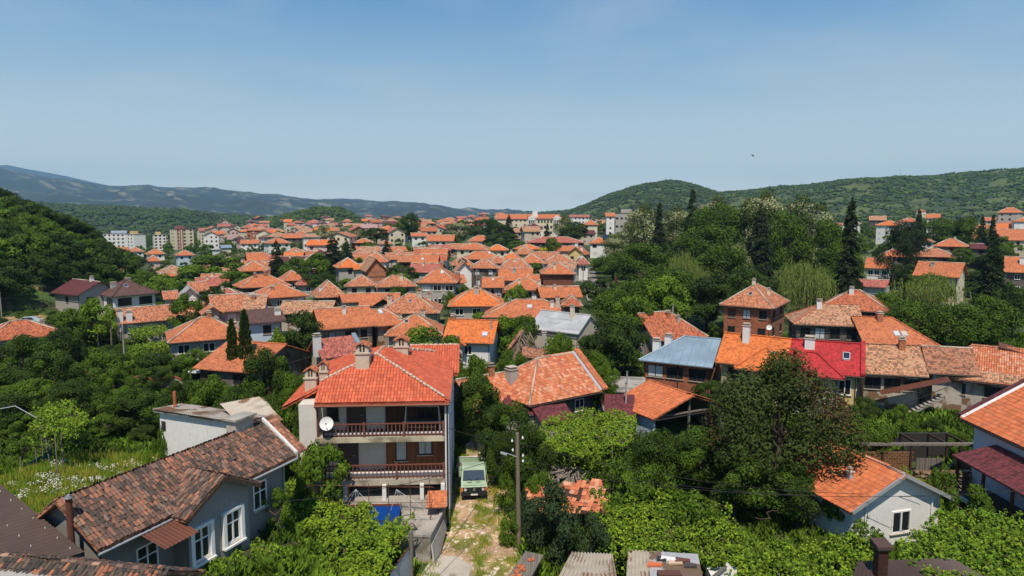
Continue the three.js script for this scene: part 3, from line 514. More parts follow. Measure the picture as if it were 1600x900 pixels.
function house(o) {
  const detail = o.detail ?? 1; let A, B, Y;
  if (o.L) { const mid = onG((o.L[0] + o.R[0]) / 2, (o.L[1] + o.R[1]) / 2, o.h); Y = o.Y ?? mid.y; A = P(...o.L, Y); B = P(...o.R, Y); }
  else {
    const cx = (o.xl + o.xr) / 2; let C = o.d ? Dp(cx, o.y, o.d) : onG(cx, o.y, o.h); if (o.d && o.d < 345) { const hh = C.y - G(C.x, C.z), most = 2.9 * (o.storeys ?? 2) + 0.6; if (hh > most || hh < 2.7) C = onG(cx, o.y, clamp(hh, 2.9, most)); }
    const rot = THREE.MathUtils.degToRad(o.rot ?? 0); Y = C.y;
    const r = V(C.x, 0, C.z).normalize(), e0 = V(-r.z, 0, r.x), ex = e0.multiplyScalar(Math.cos(rot)).addScaledVector(r, Math.sin(rot));
    const on = (px) => { const q = ray(px, o.y), t = -(C.x * q.z - C.z * q.x) / (ex.x * q.z - ex.z * q.x); return C.clone().addScaledVector(ex, t); };
    A = on(o.xl); B = on(o.xr);
  }
  A.y = B.y = Y; const ex = B.clone().sub(A), W = ex.length(); ex.normalize();
  const mid = A.clone().add(B).multiplyScalar(0.5), ez = V(-ex.z, 0, ex.x), D = o.depth, ctr = mid.clone().addScaledVector(ez, -D / 2);
  const y0 = Math.min(G(mid.x, mid.z), G(ctr.x, ctr.z)), h = Math.max(2.2, Y - y0);
  const root = thing(o.name ?? 'house', o.label, o.category ?? 'house', V(mid.x, Y - h, mid.z), Math.atan2(-ex.z, ex.x), o.group);
  const top = block(root, { ...o, W, D, h, seed: houseSeed++ }, detail);
  for (const w of o.wings ?? []) block(root, { wall: o.wall, roof: o.roof, windows: false, ...w, h: h + (w.dh ?? 0), seed: houseSeed++ }, detail);
  taken.push([ctr.x, ctr.z, Math.hypot(W, D) * 0.42]);
  if (o.dish) for (const [fx, y, z, t] of o.dish) dish(root, -W / 2 + fx * W, y, z, t);
  o.more?.(root, W, D, h, top);
  if (o.log) console.log(o.label, 'W', W.toFixed(1), 'd', (-mid.z).toFixed(0), 'h', h.toFixed(1));
  return root;
}
// ---------------------------------------------------------------- the town, row by row
// xl, xr, y: front eave in the photograph; rot: turn of the front; h eave height; depth; rise; type; roof; wall; label
const rows = [
  [376, 456, 448, 14, 3.6, 9, 2.6, 'hip', 'orange', 'dark', 'long orange hipped house with three brick chimneys beside a red solar roof', { chim: [[0.35, 0.4, 'brick'], [0.56, 0.45, 'brick'], [0.66, 0.55, 'brick', 1.3]] }],
  [441, 479, 438, 8, 4, 8, 2.2, 'hip', 'orange', 'dark', 'plain orange hipped house directly behind the red solar roof', {}],
  [462, 499, 445, 4, 3.2, 7, 2.0, 'hip', 'red', 'grey', 'low house with pinkish red roof and a solar panel', { roof: 'rose', more: (r, W, D, h, top) => { const k = put('solar_panel', new MB().slab([V(-0.8, top(0, -1.6) + 0.35, -1.3), V(0.9, top(0, -1.6) + 0.35, -1.1), V(1.2, top(0, -2.8) + 0.9, -2.8), V(-0.2, top(0, -2.8) + 0.9, -3)], 0.1, V(0, -1, 0)).geo(), MT.solar, r); put('bracket', new MB().bar(V(0, top(0, -2) - 0.2, -2.2), V(0.2, top(0, -2) + 0.6, -2.2), 0.1).geo(), MT.galv, k); } }],
  [406, 484, 464, 16, 5.6, 9, 2.2, 'hip', 'orange', 'shabby', 'two storey house of peeling grey plaster under an orange hipped roof', { chim: [[0.32, 0.3, 'brick', 0.5]], nf: 4, ww: 1.0, cross: true }],
  [493, 543, 464, 8, 3.4, 9, 3.0, 'hip', 'worn', 'dark', 'worn orange hipped house with a white tin lean-to', { chim: [[0.2, 0.25, 'white', 0.6]], wings: [{ x: 3.6, z: 0.6, W: 3.6, D: 3.4, dh: -0.7, rise: 0.9, type: 'shed', roof: 'zinc', wall: 'dark' }] }],
  [535, 572, 472, 12, 2.8, 6, 1.4, 'gx', 'orange', 'white', 'small orange gabled outhouse beside a white flat wall', {}],
  [560, 624, 477, -6, 3, 7, 2.0, 'gx', 'orange', 'dark', 'orange house with a dark front gable in the tight roofscape', { wings: [{ x: 1, z: 1.2, W: 4.5, D: 6, dh: 0, rise: 1.5, type: 'gz' }] }],
  [586, 653, 448, 2, 4, 8, 2.3, 'hip', 'worn', 'grey', 'worn hipped house with a cream chimney below the brick gable', { chim: [[0.62, 0.3, 'cream', 1.0, 0.8]] }],
  [537, 590, 447, -4, 3.6, 8, 2.2, 'hip', 'worn', 'cream', 'faded orange hipped house with pale mortar ridges beside hedges', {}],
  [651, 714, 442, -7, 5.4, 12, 3.0, 'hip', 'orange', 'grey', 'large orange hipped house with two tall brick stacks on its roof', { W2: 1, chim: [[0.55, 0.45, 'brick', 1.3, 0.8], [0.95, 0.5, 'brick', 1.3, 1.1]], sky: [[0.3, 0.3], [0.6, 0.25]], nf: 3, ww: 1.7, curtain: 0.7, wide: 5 }],
  [589, 688, 489, -6, 3.4, 10, 2.9, 'hip', 'worn', 'olive', 'broad worn orange hipped roof with rendered house chimneys and ochre wall', { chim: [[0.12, 0.75, 'house', 1.0, 0.9], [0.64, 0.45, 'house', 0.7, 0.9], [0.78, 0.7, 'house', 0.7, 0.8]], sky: [[0.5, 0.3, 0.6, 0.4, MT.dark]], nf: 2 }],
  [699, 790, 478, 0, 3.6, 10, 2.9, 'hip', 'bright', 'grey', 'clean bright orange hipped house with a grey block chimney and white ridge', { chim: [[0.5, 0.35, 'grey', 1.0, 1.0]], nf: 3, ww: 1.6 }],
  [752, 788, 449, -2, 3.3, 7, 2.0, 'gx', 'orange', 'pink', 'pink walled house at the end of an orange terrace', { nf: 3, ww: 0.7, chim: [[0.5, 0.4, 'white', 0.6]] }],
  [788, 853, 453, 2, 3.3, 7, 2.2, 'hip', 'orange', 'white', 'orange terrace house with two pale chimneys and a glazed porch', { chim: [[0.36, 0.2, 'cream', 1.2], [0.86, 0.4, 'cream', 0.9]], nf: 4 }],
  [777, 832, 438, -4, 3.6, 8, 2.6, 'gx', 'orange', 'brick', 'orange gabled house with a brick end wall behind the terrace', { chim: [[0.45, 0.35, 'grey', 0.6, 0.9]] }],
  [814, 872, 441, 4, 3.6, 7, 1.5, 'hip', 'orange', 'darkbrick', 'low orange hipped house on dark brick walls', { nf: 1, hip: 0.6 }],
  [845, 901, 428, 4, 6.2, 9, 2.4, 'hip', 'orange', 'darkbrick', 'tall dark brick house with orange pyramid roof beside the lane', { chim: [[0.4, 0.2, 'cream', 1.0]], windows: false }],
  [753, 902, 496, 0, 2.9, 9, 2.6, 'hip', 'orange', 'dark', 'wide low orange hipped house behind the grey tin roof', { chim: [[0.74, 0.3, 'white', 0.8], [0.8, 0.3, 'house', 1.3, 0.7]], hip: 1.3, sky: [[0.5, 0.3, 0.9, 0.8]] }],
  [642, 668, 369, 4, 0, 8, 1.5, 'gx', 'orange', 'white', 'bright white three storey house with an orange gabled roof', { d: 330, storeys: 2, nf: 2, ww: 1.2 }],
  [666, 709, 376.5, -10, 0, 9, 2.6, 'gx', 'orange', 'white', 'long white house with orange roof and bare brick gable end', { d: 300, nf: 4, ww: 1.4, storeys: 2, more: (r, W, D, h) => put('brick_gable', new MB().poly([V(W / 2 - 0.61, -1, -0.3), V(W / 2 - 0.61, -1, -D + 0.3), V(W / 2 - 0.61, h - 0.1, -D + 0.3), V(W / 2 - 0.61, h + 2.3, -D / 2), V(W / 2 - 0.61, h - 0.1, -0.3)]).geo(), WALL.redbrick, r) }],
  [731, 771, 377, 2, 0, 9, 2.6, 'hip', 'orange', 'cream', 'cream two storey house with a neat orange hipped roof', { d: 310, nf: 4, storeys: 2 }],
  [760, 795, 391, 0, 0, 7, 1.8, 'hip', 'bright', 'cream', 'small house with a vivid orange pyramid roof and yellow shrubs', { d: 235 }],
  [641, 684, 416, -8, 0, 9, 3.2, 'gx', 'orange', 'rust', 'red brown balcony house under a steep smooth orange roof', { d: 195, nf: 3, storeys: 2, ww: 1.3, sky: [[0.4, 0.3, 0.8, 0.6]], more: (r, W, D, h) => { const b = put('balcony', new MB().box(-W / 2 + 0.3, 0.5, h - 3.4, h - 3.2, -0.4, 0.9).box(-W / 2 + 0.3, 0.5, h - 3.2, h - 2.3, 0.8, 0.88).geo(), WALL.cream, r); } }],
  [655, 697, 401, -14, 0, 8, 2.4, 'gx', 'orange', 'beige', 'house with a blank beige gable wall above the balcony house', { d: 225, windows: false }],
  [648, 668, 401, 8, 0, 8, 2.4, 'gx', 'deep', 'beige', 'narrow orange roofed house squeezed behind the balcony house', { d: 232 }],
  [722, 784, 405, 2, 0, 8, 2.3, 'hip', 'orange', 'dark', 'wide orange hipped roof with pale ridges in the roof cluster', { d: 215, sky: [[0.7, 0.4]] }],
  [733, 779, 419, -2, 0, 8, 2.0, 'hip', 'worn', 'dark', 'orange roof with three white mortar hips in the cluster', { d: 182, hip: 0.8 }],
  [706, 742, 414, 6, 0, 8, 2.2, 'hip', 'orange', 'dark', 'orange roof with a small dark dormer in the cluster', { d: 195, more: (r, W, D, h, top) => { const k = put('dormer', new MB().box(-1.1, 0.9, h + 0.2, top(0, -2.2) + 0.2, -3, -0.9).geo(), WALL.dark, r); put('dormer_roof', new MB().slab([V(-1.5, h + 0.9, -0.7), V(-0.1, h + 2.0, -0.7), V(-0.1, h + 2.0, -3.4), V(-1.5, h + 0.9, -3.4)].reverse(), 0.1, V(0, -1, 0)).slab([V(1.3, h + 0.9, -0.7), V(1.3, h + 0.9, -3.4), V(-0.1, h + 2.0, -3.4), V(-0.1, h + 2.0, -0.7)], 0.1, V(0, -1, 0)).geo(), ROOF.orange, k); } }],
  [761, 797, 411, 4, 0, 8, 2.1, 'hip', 'worn', 'dark', 'worn orange roof between the white hips and the bright roof', { d: 200 }],
  [784, 812, 405, -4, 0, 8, 2.2, 'hip', 'bright', 'dark', 'very bright orange tent roof in the dense cluster', { d: 213, chim: [[0.5, 0.3, 'cream', 0.7]] }],
  [779, 831, 419.5, 0, 0, 8, 2.2, 'hip', 'worn', 'dark', 'orange roof striped by whitewashed ridges', { d: 182, hip: 0.7, chim: [[0.5, 0.4, 'white', 0.4]] }],
  [620, 644, 409, -6, 0, 7, 1.8, 'gx', 'worn', 'dark', 'small worn gabled house beside the balcony house', { d: 205 }],
  [711, 741, 425, 8, 0, 6, 2.6, 'gz', 'tan', 'white', 'house showing a plain white gable over the two brick stacks', { d: 172, windows: false }],
  [444, 480, 396, 2, 0, 8, 2.1, 'hip', 'orange', 'white', 'white walled house with neat orange pyramid and white front ridge', { d: 245, nf: 4, storeys: 1 }],
  [479, 500, 402, 10, 0, 8, 1.9, 'gx', 'deep', 'grey', 'orange lean roofed house attached to the white pyramid house', { d: 238 }],
  [472, 502, 370.5, 4, 0, 9, 1.6, 'hip', 'tan', 'white', 'tall white house with faded tan roof and long balcony', { d: 330, storeys: 3, nf: 4 }],
  [527, 556, 378, 2, 0, 8, 2.0, 'hip', 'orange', 'dark', 'orange hipped house beyond the dark spruces', { d: 318, chim: [[0.5, 0.3, 'white', 0.6]] }],
  [552, 584, 379.5, 0, 0, 8, 1.8, 'hip', 'orange', 'rust', 'orange roofed red brick house beside the green field', { d: 312 }],
  [590, 616, 381.5, 3, 0, 7, 1.6, 'hip', 'worn', 'blue', 'pale blue cottage with a worn orange roof', { d: 300 }],
  [567, 606, 409, -7, 0, 10, 2.6, 'hip', 'orange', 'white', 'white three storey house with orange hipped roof behind the brick gable', { d: 205, storeys: 3, ww: 0.9, sides: 'both' }],
  [526, 567, 418, 8, 0, 8, 2.4, 'hip', 'bright', 'grey', 'bright orange house with a small side roof by the spruces', { d: 185, wings: [{ x: 3, z: 1.5, W: 4.5, D: 6, dh: -0.4, rise: 1.3, type: 'gx' }] }],
  [571, 608, 424, 10, 0, 10, 3.2, 'gz', 'tan', 'redbrick', 'windowless red brick gable house with a faded roof', { d: 168, windows: false, rx: -0.1 }],
  [470, 492, 414, 4, 0, 7, 1.8, 'hip', 'worn', 'blue', 'small faded house peeping out of the mid trees', { d: 205 }],
  [548, 575, 397, -4, 0, 7, 1.8, 'hip', 'worn', 'dark', 'dull orange house beside the tan roof', { d: 245 }],
  [566, 592, 396, 5, 0, 8, 1.9, 'gx', 'tan', 'rust', 'tan roofed house with a dark red end wall', { d: 250 }],
  [612, 636, 398, 2, 0, 7, 1.8, 'hip', 'orange', 'dark', 'small orange hipped house with a tin porch near the white house', { d: 240 }],
  [374, 421, 423, 4, 0, 9, 2.5, 'hip', 'orange', 'brick', 'orange hipped house beside the tall dark conifer', { d: 190, chim: [[0.3, 0.35, 'white', 0.5]] }],
  [386, 419, 408, 6, 0, 8, 2.6, 'gx', 'orange', 'grey', 'smooth orange gabled roof behind the conifer house', { d: 225, windows: false }],
  [250, 296, 427, 8, 0, 9, 2.2, 'hip', 'tan', 'grey', 'house with patched pink tan roof below the leafy slope', { d: 210, chim: [[0.3, 0.4, 'grey', 0.6]], wings: [{ x: -2, z: 1.8, W: 7, D: 5, dh: -0.7, rise: 1.0, type: 'hip', roof: 'orange' }] }],
  [275, 305, 399, 6, 0, 8, 2.4, 'hip', 'orange', 'blue', 'orange tent roofed house with a pale blue wall near the apartments', { d: 330 }],
  [228, 259, 397, 4, 0, 8, 2.4, 'hip', 'orange', 'white', 'orange hipped house with white ridge under the apartment blocks', { d: 345 }],
  [181, 201, 394, -4, 0, 8, 2.4, 'gx', 'orange', 'white', 'orange gabled house at the edge of the wooded slope', { d: 350 }],
  [200, 226, 393, 5, 0, 8, 2.2, 'hip', 'worn', 'white', 'worn orange roofed house between the slope and the apartments', { d: 360 }],
  [230, 252, 408, 5, 0, 8, 2.2, 'hip', 'orange', 'pink', 'house with pink wall and orange roof among hillside trees', { d: 280 }],
  [144, 193, 428, -6, 0, 8, 2.0, 'gx', 'old', 'dark', 'brown old tiled roof half hidden at the foot of the wooded slope', { d: 200 }],
  [330, 346, 390, 2, 0, 7, 0.4, 'flat', 'zinc', 'white', 'little flat roofed white workshop near the apartments', { d: 360 }],
  [345, 363, 387, 6, 0, 8, 1.2, 'gx', 'blue', 'cream', 'shed with a pale blue tin roof near the white workshop', { d: 365 }],
  [820, 915, 379, 2, 0, 12, 2.2, 'hip', 'rose', 'dark', 'long dark hall under a low pinkish red roof', { d: 280, nf: 8, ww: 1.8, wh: 0.9, hip: 1.2 }],
  [920, 954, 380, 3, 0, 9, 2.3, 'hip', 'orange', 'white', 'white house with orange roof and solar heater beside the park trees', { d: 265, nf: 2, ww: 1.6, more: (r, W, D, h, top) => put('solar_panel', new MB().slab([V(1.2, h + 1.9, -1.4), V(3.4, h + 1.9, -1.2), V(3.6, h + 3.3, -3), V(1.6, h + 3.3, -3.2)], 0.12, V(0, -1, 0)).geo(), MT.solar, r) }],
  [884, 914, 398, -14, 0, 8, 2.6, 'gz', 'orange', 'yellow', 'yellow gabled house with two white chimneys by the lane', { d: 225, chim: [[0.5, 0.2, 'white', 1.0, 0.9], [0.75, 0.3, 'white', 1.0, 0.8]], nf: 2 }],
  [846, 902, 412, 0, 0, 9, 2.3, 'hip', 'worn', 'white', 'tan and orange hipped house with white wall beside the lane', { d: 195, nf: 3 }],
  [901, 922, 413, 4, 0, 8, 2.0, 'hip', 'rose', 'white', 'little rose red roofed house on the lane corner', { d: 192, chim: [[0.4, 0.3, 'white', 0.7]] }],
  [801, 834, 397, -10, 0, 8, 2.4, 'hip', 'worn', 'yellow', 'worn orange house with whitewashed ridges below the hall', { d: 235, chim: [[0.4, 0.5, 'cream', 0.5]] }],
  [811, 851, 411, 2, 0, 8, 2.5, 'hip', 'orange', 'dark', 'orange house with a white hip below the yellow tree', { d: 198 }],
  [1417, 1497, 401, -3, 0, 13, 2.6, 'hip', 'worn', 'darkbrick', 'big dark brick house with orange roof patched with tan tiles', { d: 190, nf: 6, storeys: 1, chim: [[0.35, 0.35, 'white', 0.6], [0.8, 0.4, 'dark', 0.7]], wideR: 1 }],
  [1425, 1500, 432, -12, 0, 9, 3.0, 'gx', 'orange', 'cream', 'orange house with a plain cream gable wall behind the willow', { d: 150, windows: false, chim: [[0.35, 0.35, 'dark', 0.7, 0.7]] }],
  [1515, 1630, 375, 1, 0, 14, 4.4, 'gx', 'orange', 'beige', 'very long orange roofed building behind the dark conifers', { d: 240, nf: 8 }],
  [1556, 1660, 361, 1, 0, 14, 4.0, 'gx', 'bright', 'beige', 'vivid orange hall roof above the long building', { d: 280, windows: false }],
  [1568, 1650, 426, 2, 0, 10, 3.4, 'gx', 'orange', 'dark', 'orange roof with a white chimney beyond the big conifer', { d: 150, chim: [[0.35, 0.3, 'white', 1.2, 0.9]] }],
  [1412, 1462, 378, 1, 0, 9, 2.3, 'hip', 'worn', 'white', 'white walled house with a worn orange roof in front of the scrub ridge', { d: 250 }],
  [1457, 1513, 385, -3, 0, 9, 2.6, 'hip', 'orange', 'dark', 'orange hipped roof just behind the patched brick house', { d: 222, chim: [[0.6, 0.5, 'white', 0.6]] }],
  [1515, 1550, 389, 0, 0, 9, 1.6, 'gx', 'maroon', 'dark', 'dark maroon tin roof next to the patched brick house', { d: 215 }],
  [1500, 1527, 369, -8, 0, 8, 2.4, 'gx', 'orange', 'blue', 'pale blue house with orange roof among dark conifers', { d: 275 }],
  [1350, 1392, 419, -5, 0, 8, 2.4, 'gx', 'orange', 'white', 'white porch house with orange roof beside the tall spruce', { d: 165, chim: [[0.4, 0.4, 'white', 0.5]], nf: 3 }],
  [1375, 1419, 401, 6, 0, 8, 2.2, 'hip', 'orange', 'dark', 'orange hipped house behind the porch house', { d: 195 }],
  [1336, 1386, 448, -8, 0, 6, 1.2, 'gx', 'rose', 'white', 'low pink striped tile roof beneath the porch house', { d: 128, windows: false }],
  [1358, 1386, 344, 3, 0, 12, 2.6, 'gx', 'tan', 'dark', 'brown weathered farmhouse at the foot of the scrub ridge', { d: 420 }],
  [1558, 1600, 332, 2, 0, 10, 3, 'hip', 'orange', 'grey', 'orange hipped house on the scrub ridge foot above the halls', { d: 400 }],
  [1447, 1470, 341, 2, 0, 10, 2.8, 'gx', 'orange', 'white', 'lone orange roof among trees under the scrub ridge', { d: 420 }],
  [255, 281, 467, 5, 0, 5, 1.2, 'gx', 'worn', 'grey', 'tiny orange tiled shed beside the white villa', { d: 118, windows: false, name: 'shed', category: 'shed' }],
  [278, 317, 466, 4, 0, 6, 1.9, 'gz', 'grey', 'white', 'little white gabled cottage with a grey roof', { d: 122, nf: 1 }],
  [299, 330, 457, 12, 0, 7, 1.8, 'gx', 'worn', 'stone', 'rough stone walled cottage with a pale orange roof', { d: 132, windows: false }],
  [331, 396, 486, 8, 0, 7, 2.2, 'gx', 'worn', 'grey', 'orange tiled cottage with patched tan tiles and a small gable', { d: 98, wings: [{ x: -3, z: 1.2, W: 3.2, D: 4, dh: -0.1, rise: 1.1, type: 'gz' }] }],
  [352, 408, 470, 6, 0, 6, 0.8, 'shed', 'asbestos', 'grey', 'low grey sheet roofed shed behind the tan tiled cottage', { d: 112, windows: false, name: 'shed', category: 'shed', chim: [[0.5, 0.5, 'brick', 0.5]] }],
  [376, 413, 488, -10, 0, 8, 2.2, 'gx', 'tan', 'blue', 'tan tiled house with a grey blue gable behind the brown sheet roof', { d: 105, windows: false, chim: [[0.4, 0.4, 'brick', 0.4]] }],
  [384, 448, 503, 8, 0, 5, 1.3, 'shed', 'brown', 'blue', 'shed with a dark brown sheet roof and white chimney block', { d: 88, name: 'shed', category: 'shed', chim: [[0.85, 0.5, 'white', 0.6, 0.8]], nf: 1 }],
  [877, 911, 478, 2, 0, 6, 1.5, 'hip', 'deep', 'dark', 'small orange hut roof at the lane edge among bushes', { d: 118, windows: false }],
];
for (const [xl, xr, y, rot, h, depth, rise, type, roof, wall, label, x] of rows) house({ xl, xr, y, rot, h, depth, rise, type, roof, wall, label, detail: x.d > 170 ? 0 : 1, ...x });

// blocks of flats near the wooded slope
function flats(label, xl, xr, y, d, rot, depth, floors, wall, band, o = {}) {
  return house({ name: 'apartment_block', category: 'apartments', label, xl, xr, y, d, rot, depth, rise: 0.5, h: 0, type: 'flat', roof: o.roof ?? 'maroon', wall, windows: false, detail: 0, ov: 0.3, more: (r, W, D, h) => {
    const fh = h / floors;
    for (let f = 0; f < floors; f++) {
      const n = o.n ?? 3; for (let i = 0; i < n; i++) if (!o.blank) plainWindow(r, -W / 2 + (i + 0.5) * W / n, f * fh + 1, -0.3, 0, 1.5, 1.4);
      const b = put('balcony', new MB().box(W / 2 - 0.3, W / 2 + 1.0, f * fh + 0.1, f * fh + 1.15, -D * 0.95, -D * 0.1).geo(), WALL[band], r); for (let i = 0; i < 3; i++) plainWindow(r, W / 2 - 0.3, f * fh + 1.2, -D * (0.25 + 0.25 * i), Math.PI / 2, 1.6, 1.3);
      for (let i = 0; i < 2; i++) plainWindow(r, -W / 2 + 0.3, f * fh + 1.1, -D * (0.3 + 0.35 * i), -Math.PI / 2, 1.4, 1.4);
    }
    put('stair_tower', new MB().box(-W * 0.3, W * 0.1, h + 0.1, h + 2.4, -D * 0.7, -D * 0.3).geo(), WALL[band], r);
    if (o.strip) { const s = new MB(); for (let i = 0; i < 3; i++) s.box(-W / 2 + W * (0.12 + 0.13 * i), -W / 2 + W * (0.17 + 0.13 * i), 0, h, -0.32, -0.12); put('red_panel_strip', s.geo(), WALL.rust, r); }
  } });
}
flats('six storey apartment block, beige panels with maroon balconies', 273, 303, 358, 560, 18, 14, 6, 'cream', 'rust', { strip: true, n: 3 });
flats('cream apartment block with yellow ochre balconies', 209, 228, 366, 540, 24, 16, 5, 'white', 'yellow', { roof: 'asbestos', blank: true });
flats('long white apartment block with dark red roof beside the wooded slope', 160, 222, 365, 600, -4, 14, 4, 'white', 'blue', { roof: 'maroon', n: 9 });
flats('small white and yellow flats between the two larger blocks', 240, 260, 367, 560, 6, 12, 5, 'white', 'yellow', { n: 3, roof: 'asbestos' });
flats('modern white flat roofed school building above the town', 547, 617, 357, 400, -6, 14, 3, 'white', 'pink', { n: 9, roof: 'slate' });
flats('grey office block with dark flat roof among the park trees', 961, 1003, 333, 420, -4, 12, 3, 'grey', 'grey', { n: 6, roof: 'slate' });
// the columned public building
{
  house({ name: 'public_building', category: 'public building', label: 'white columned public building with twin pediments and red roof', xl: 825, xr: 876, y: 341.5, d: 400, rot: 3, depth: 16, rise: 2.6, type: 'gx', roof: 'orange', wall: 'cream', windows: false, detail: 0, h: 0, ridge: false, more: (r, W, D, h) => {
    for (let s = 0; s < 3; s++) for (let i = 0; i < 5; i++) plainWindow(r, -W * 0.17 + i * W * 0.095, h - 2.6 - s * 3.2, -0.62, 0, 1.0, 1.6);
    for (const sx of [-1, 1]) {
      const cx = sx * W * 0.39, pav = put('pavilion', new MB().box(cx - W * 0.115, cx + W * 0.115, -1, h - 5.2, -0.6, 1.6).geo(), WALL.white, r);
      put('pediment', new MB().box(cx - W * 0.115, cx + W * 0.115, h - 0.9, h + 0.02, -0.6, 1.6).slab([V(cx - W * 0.125, h + 0.01, 1.7), V(cx + W * 0.125, h + 0.01, 1.7), V(cx, h + 2, 1.7)], 2.2, V(0, 0, -1)).geo(), WALL.white, pav);
      put('porch_back', new MB().box(cx - W * 0.1, cx + W * 0.1, h - 5.2, h - 0.9, -0.5, -0.3).geo(), WALL.rust, pav);
      for (let i = 0; i < 4; i++) { const x = cx - W * 0.098 + i * W * 0.0653; put('column', new MB().tube(V(x, h - 5.2, 1.25), V(x, h - 0.9, 1.25), 0.34, 0.28, 10).geo(), WALL.white, pav); }
    }
    put('roof_tower', new MB().box(-W * 0.36, -W * 0.2, h, h + 4.2, -6, -2.4).geo(), WALL.white, r);
  } });
  house({ label: 'long red roofed school wing behind the columned building', name: 'school_wing', category: 'building', xl: 775, xr: 832, y: 342, d: 440, rot: 0, depth: 12, rise: 3, type: 'gx', roof: 'orange', wall: 'cream', detail: 0, h: 0, nf: 8 });
  house({ label: 'orange and red block of flats with white wall near the park', xl: 946, xr: 962, y: 338, d: 400, rot: 4, depth: 10, rise: 2, type: 'gx', roof: 'orange', wall: 'white', detail: 0, h: 0 });
  house({ label: 'pair of orange hipped roofs above the park lindens', xl: 910, xr: 935, y: 351, d: 370, rot: -3, depth: 10, rise: 2.6, type: 'hip', roof: 'orange', wall: 'cream', detail: 0, h: 0 });
  house({ label: 'long low white building far behind the columned building', xl: 889, xr: 922, y: 339, d: 520, rot: 3, depth: 10, rise: 1.5, type: 'gx', roof: 'rose', wall: 'white', detail: 0, h: 0 });
}
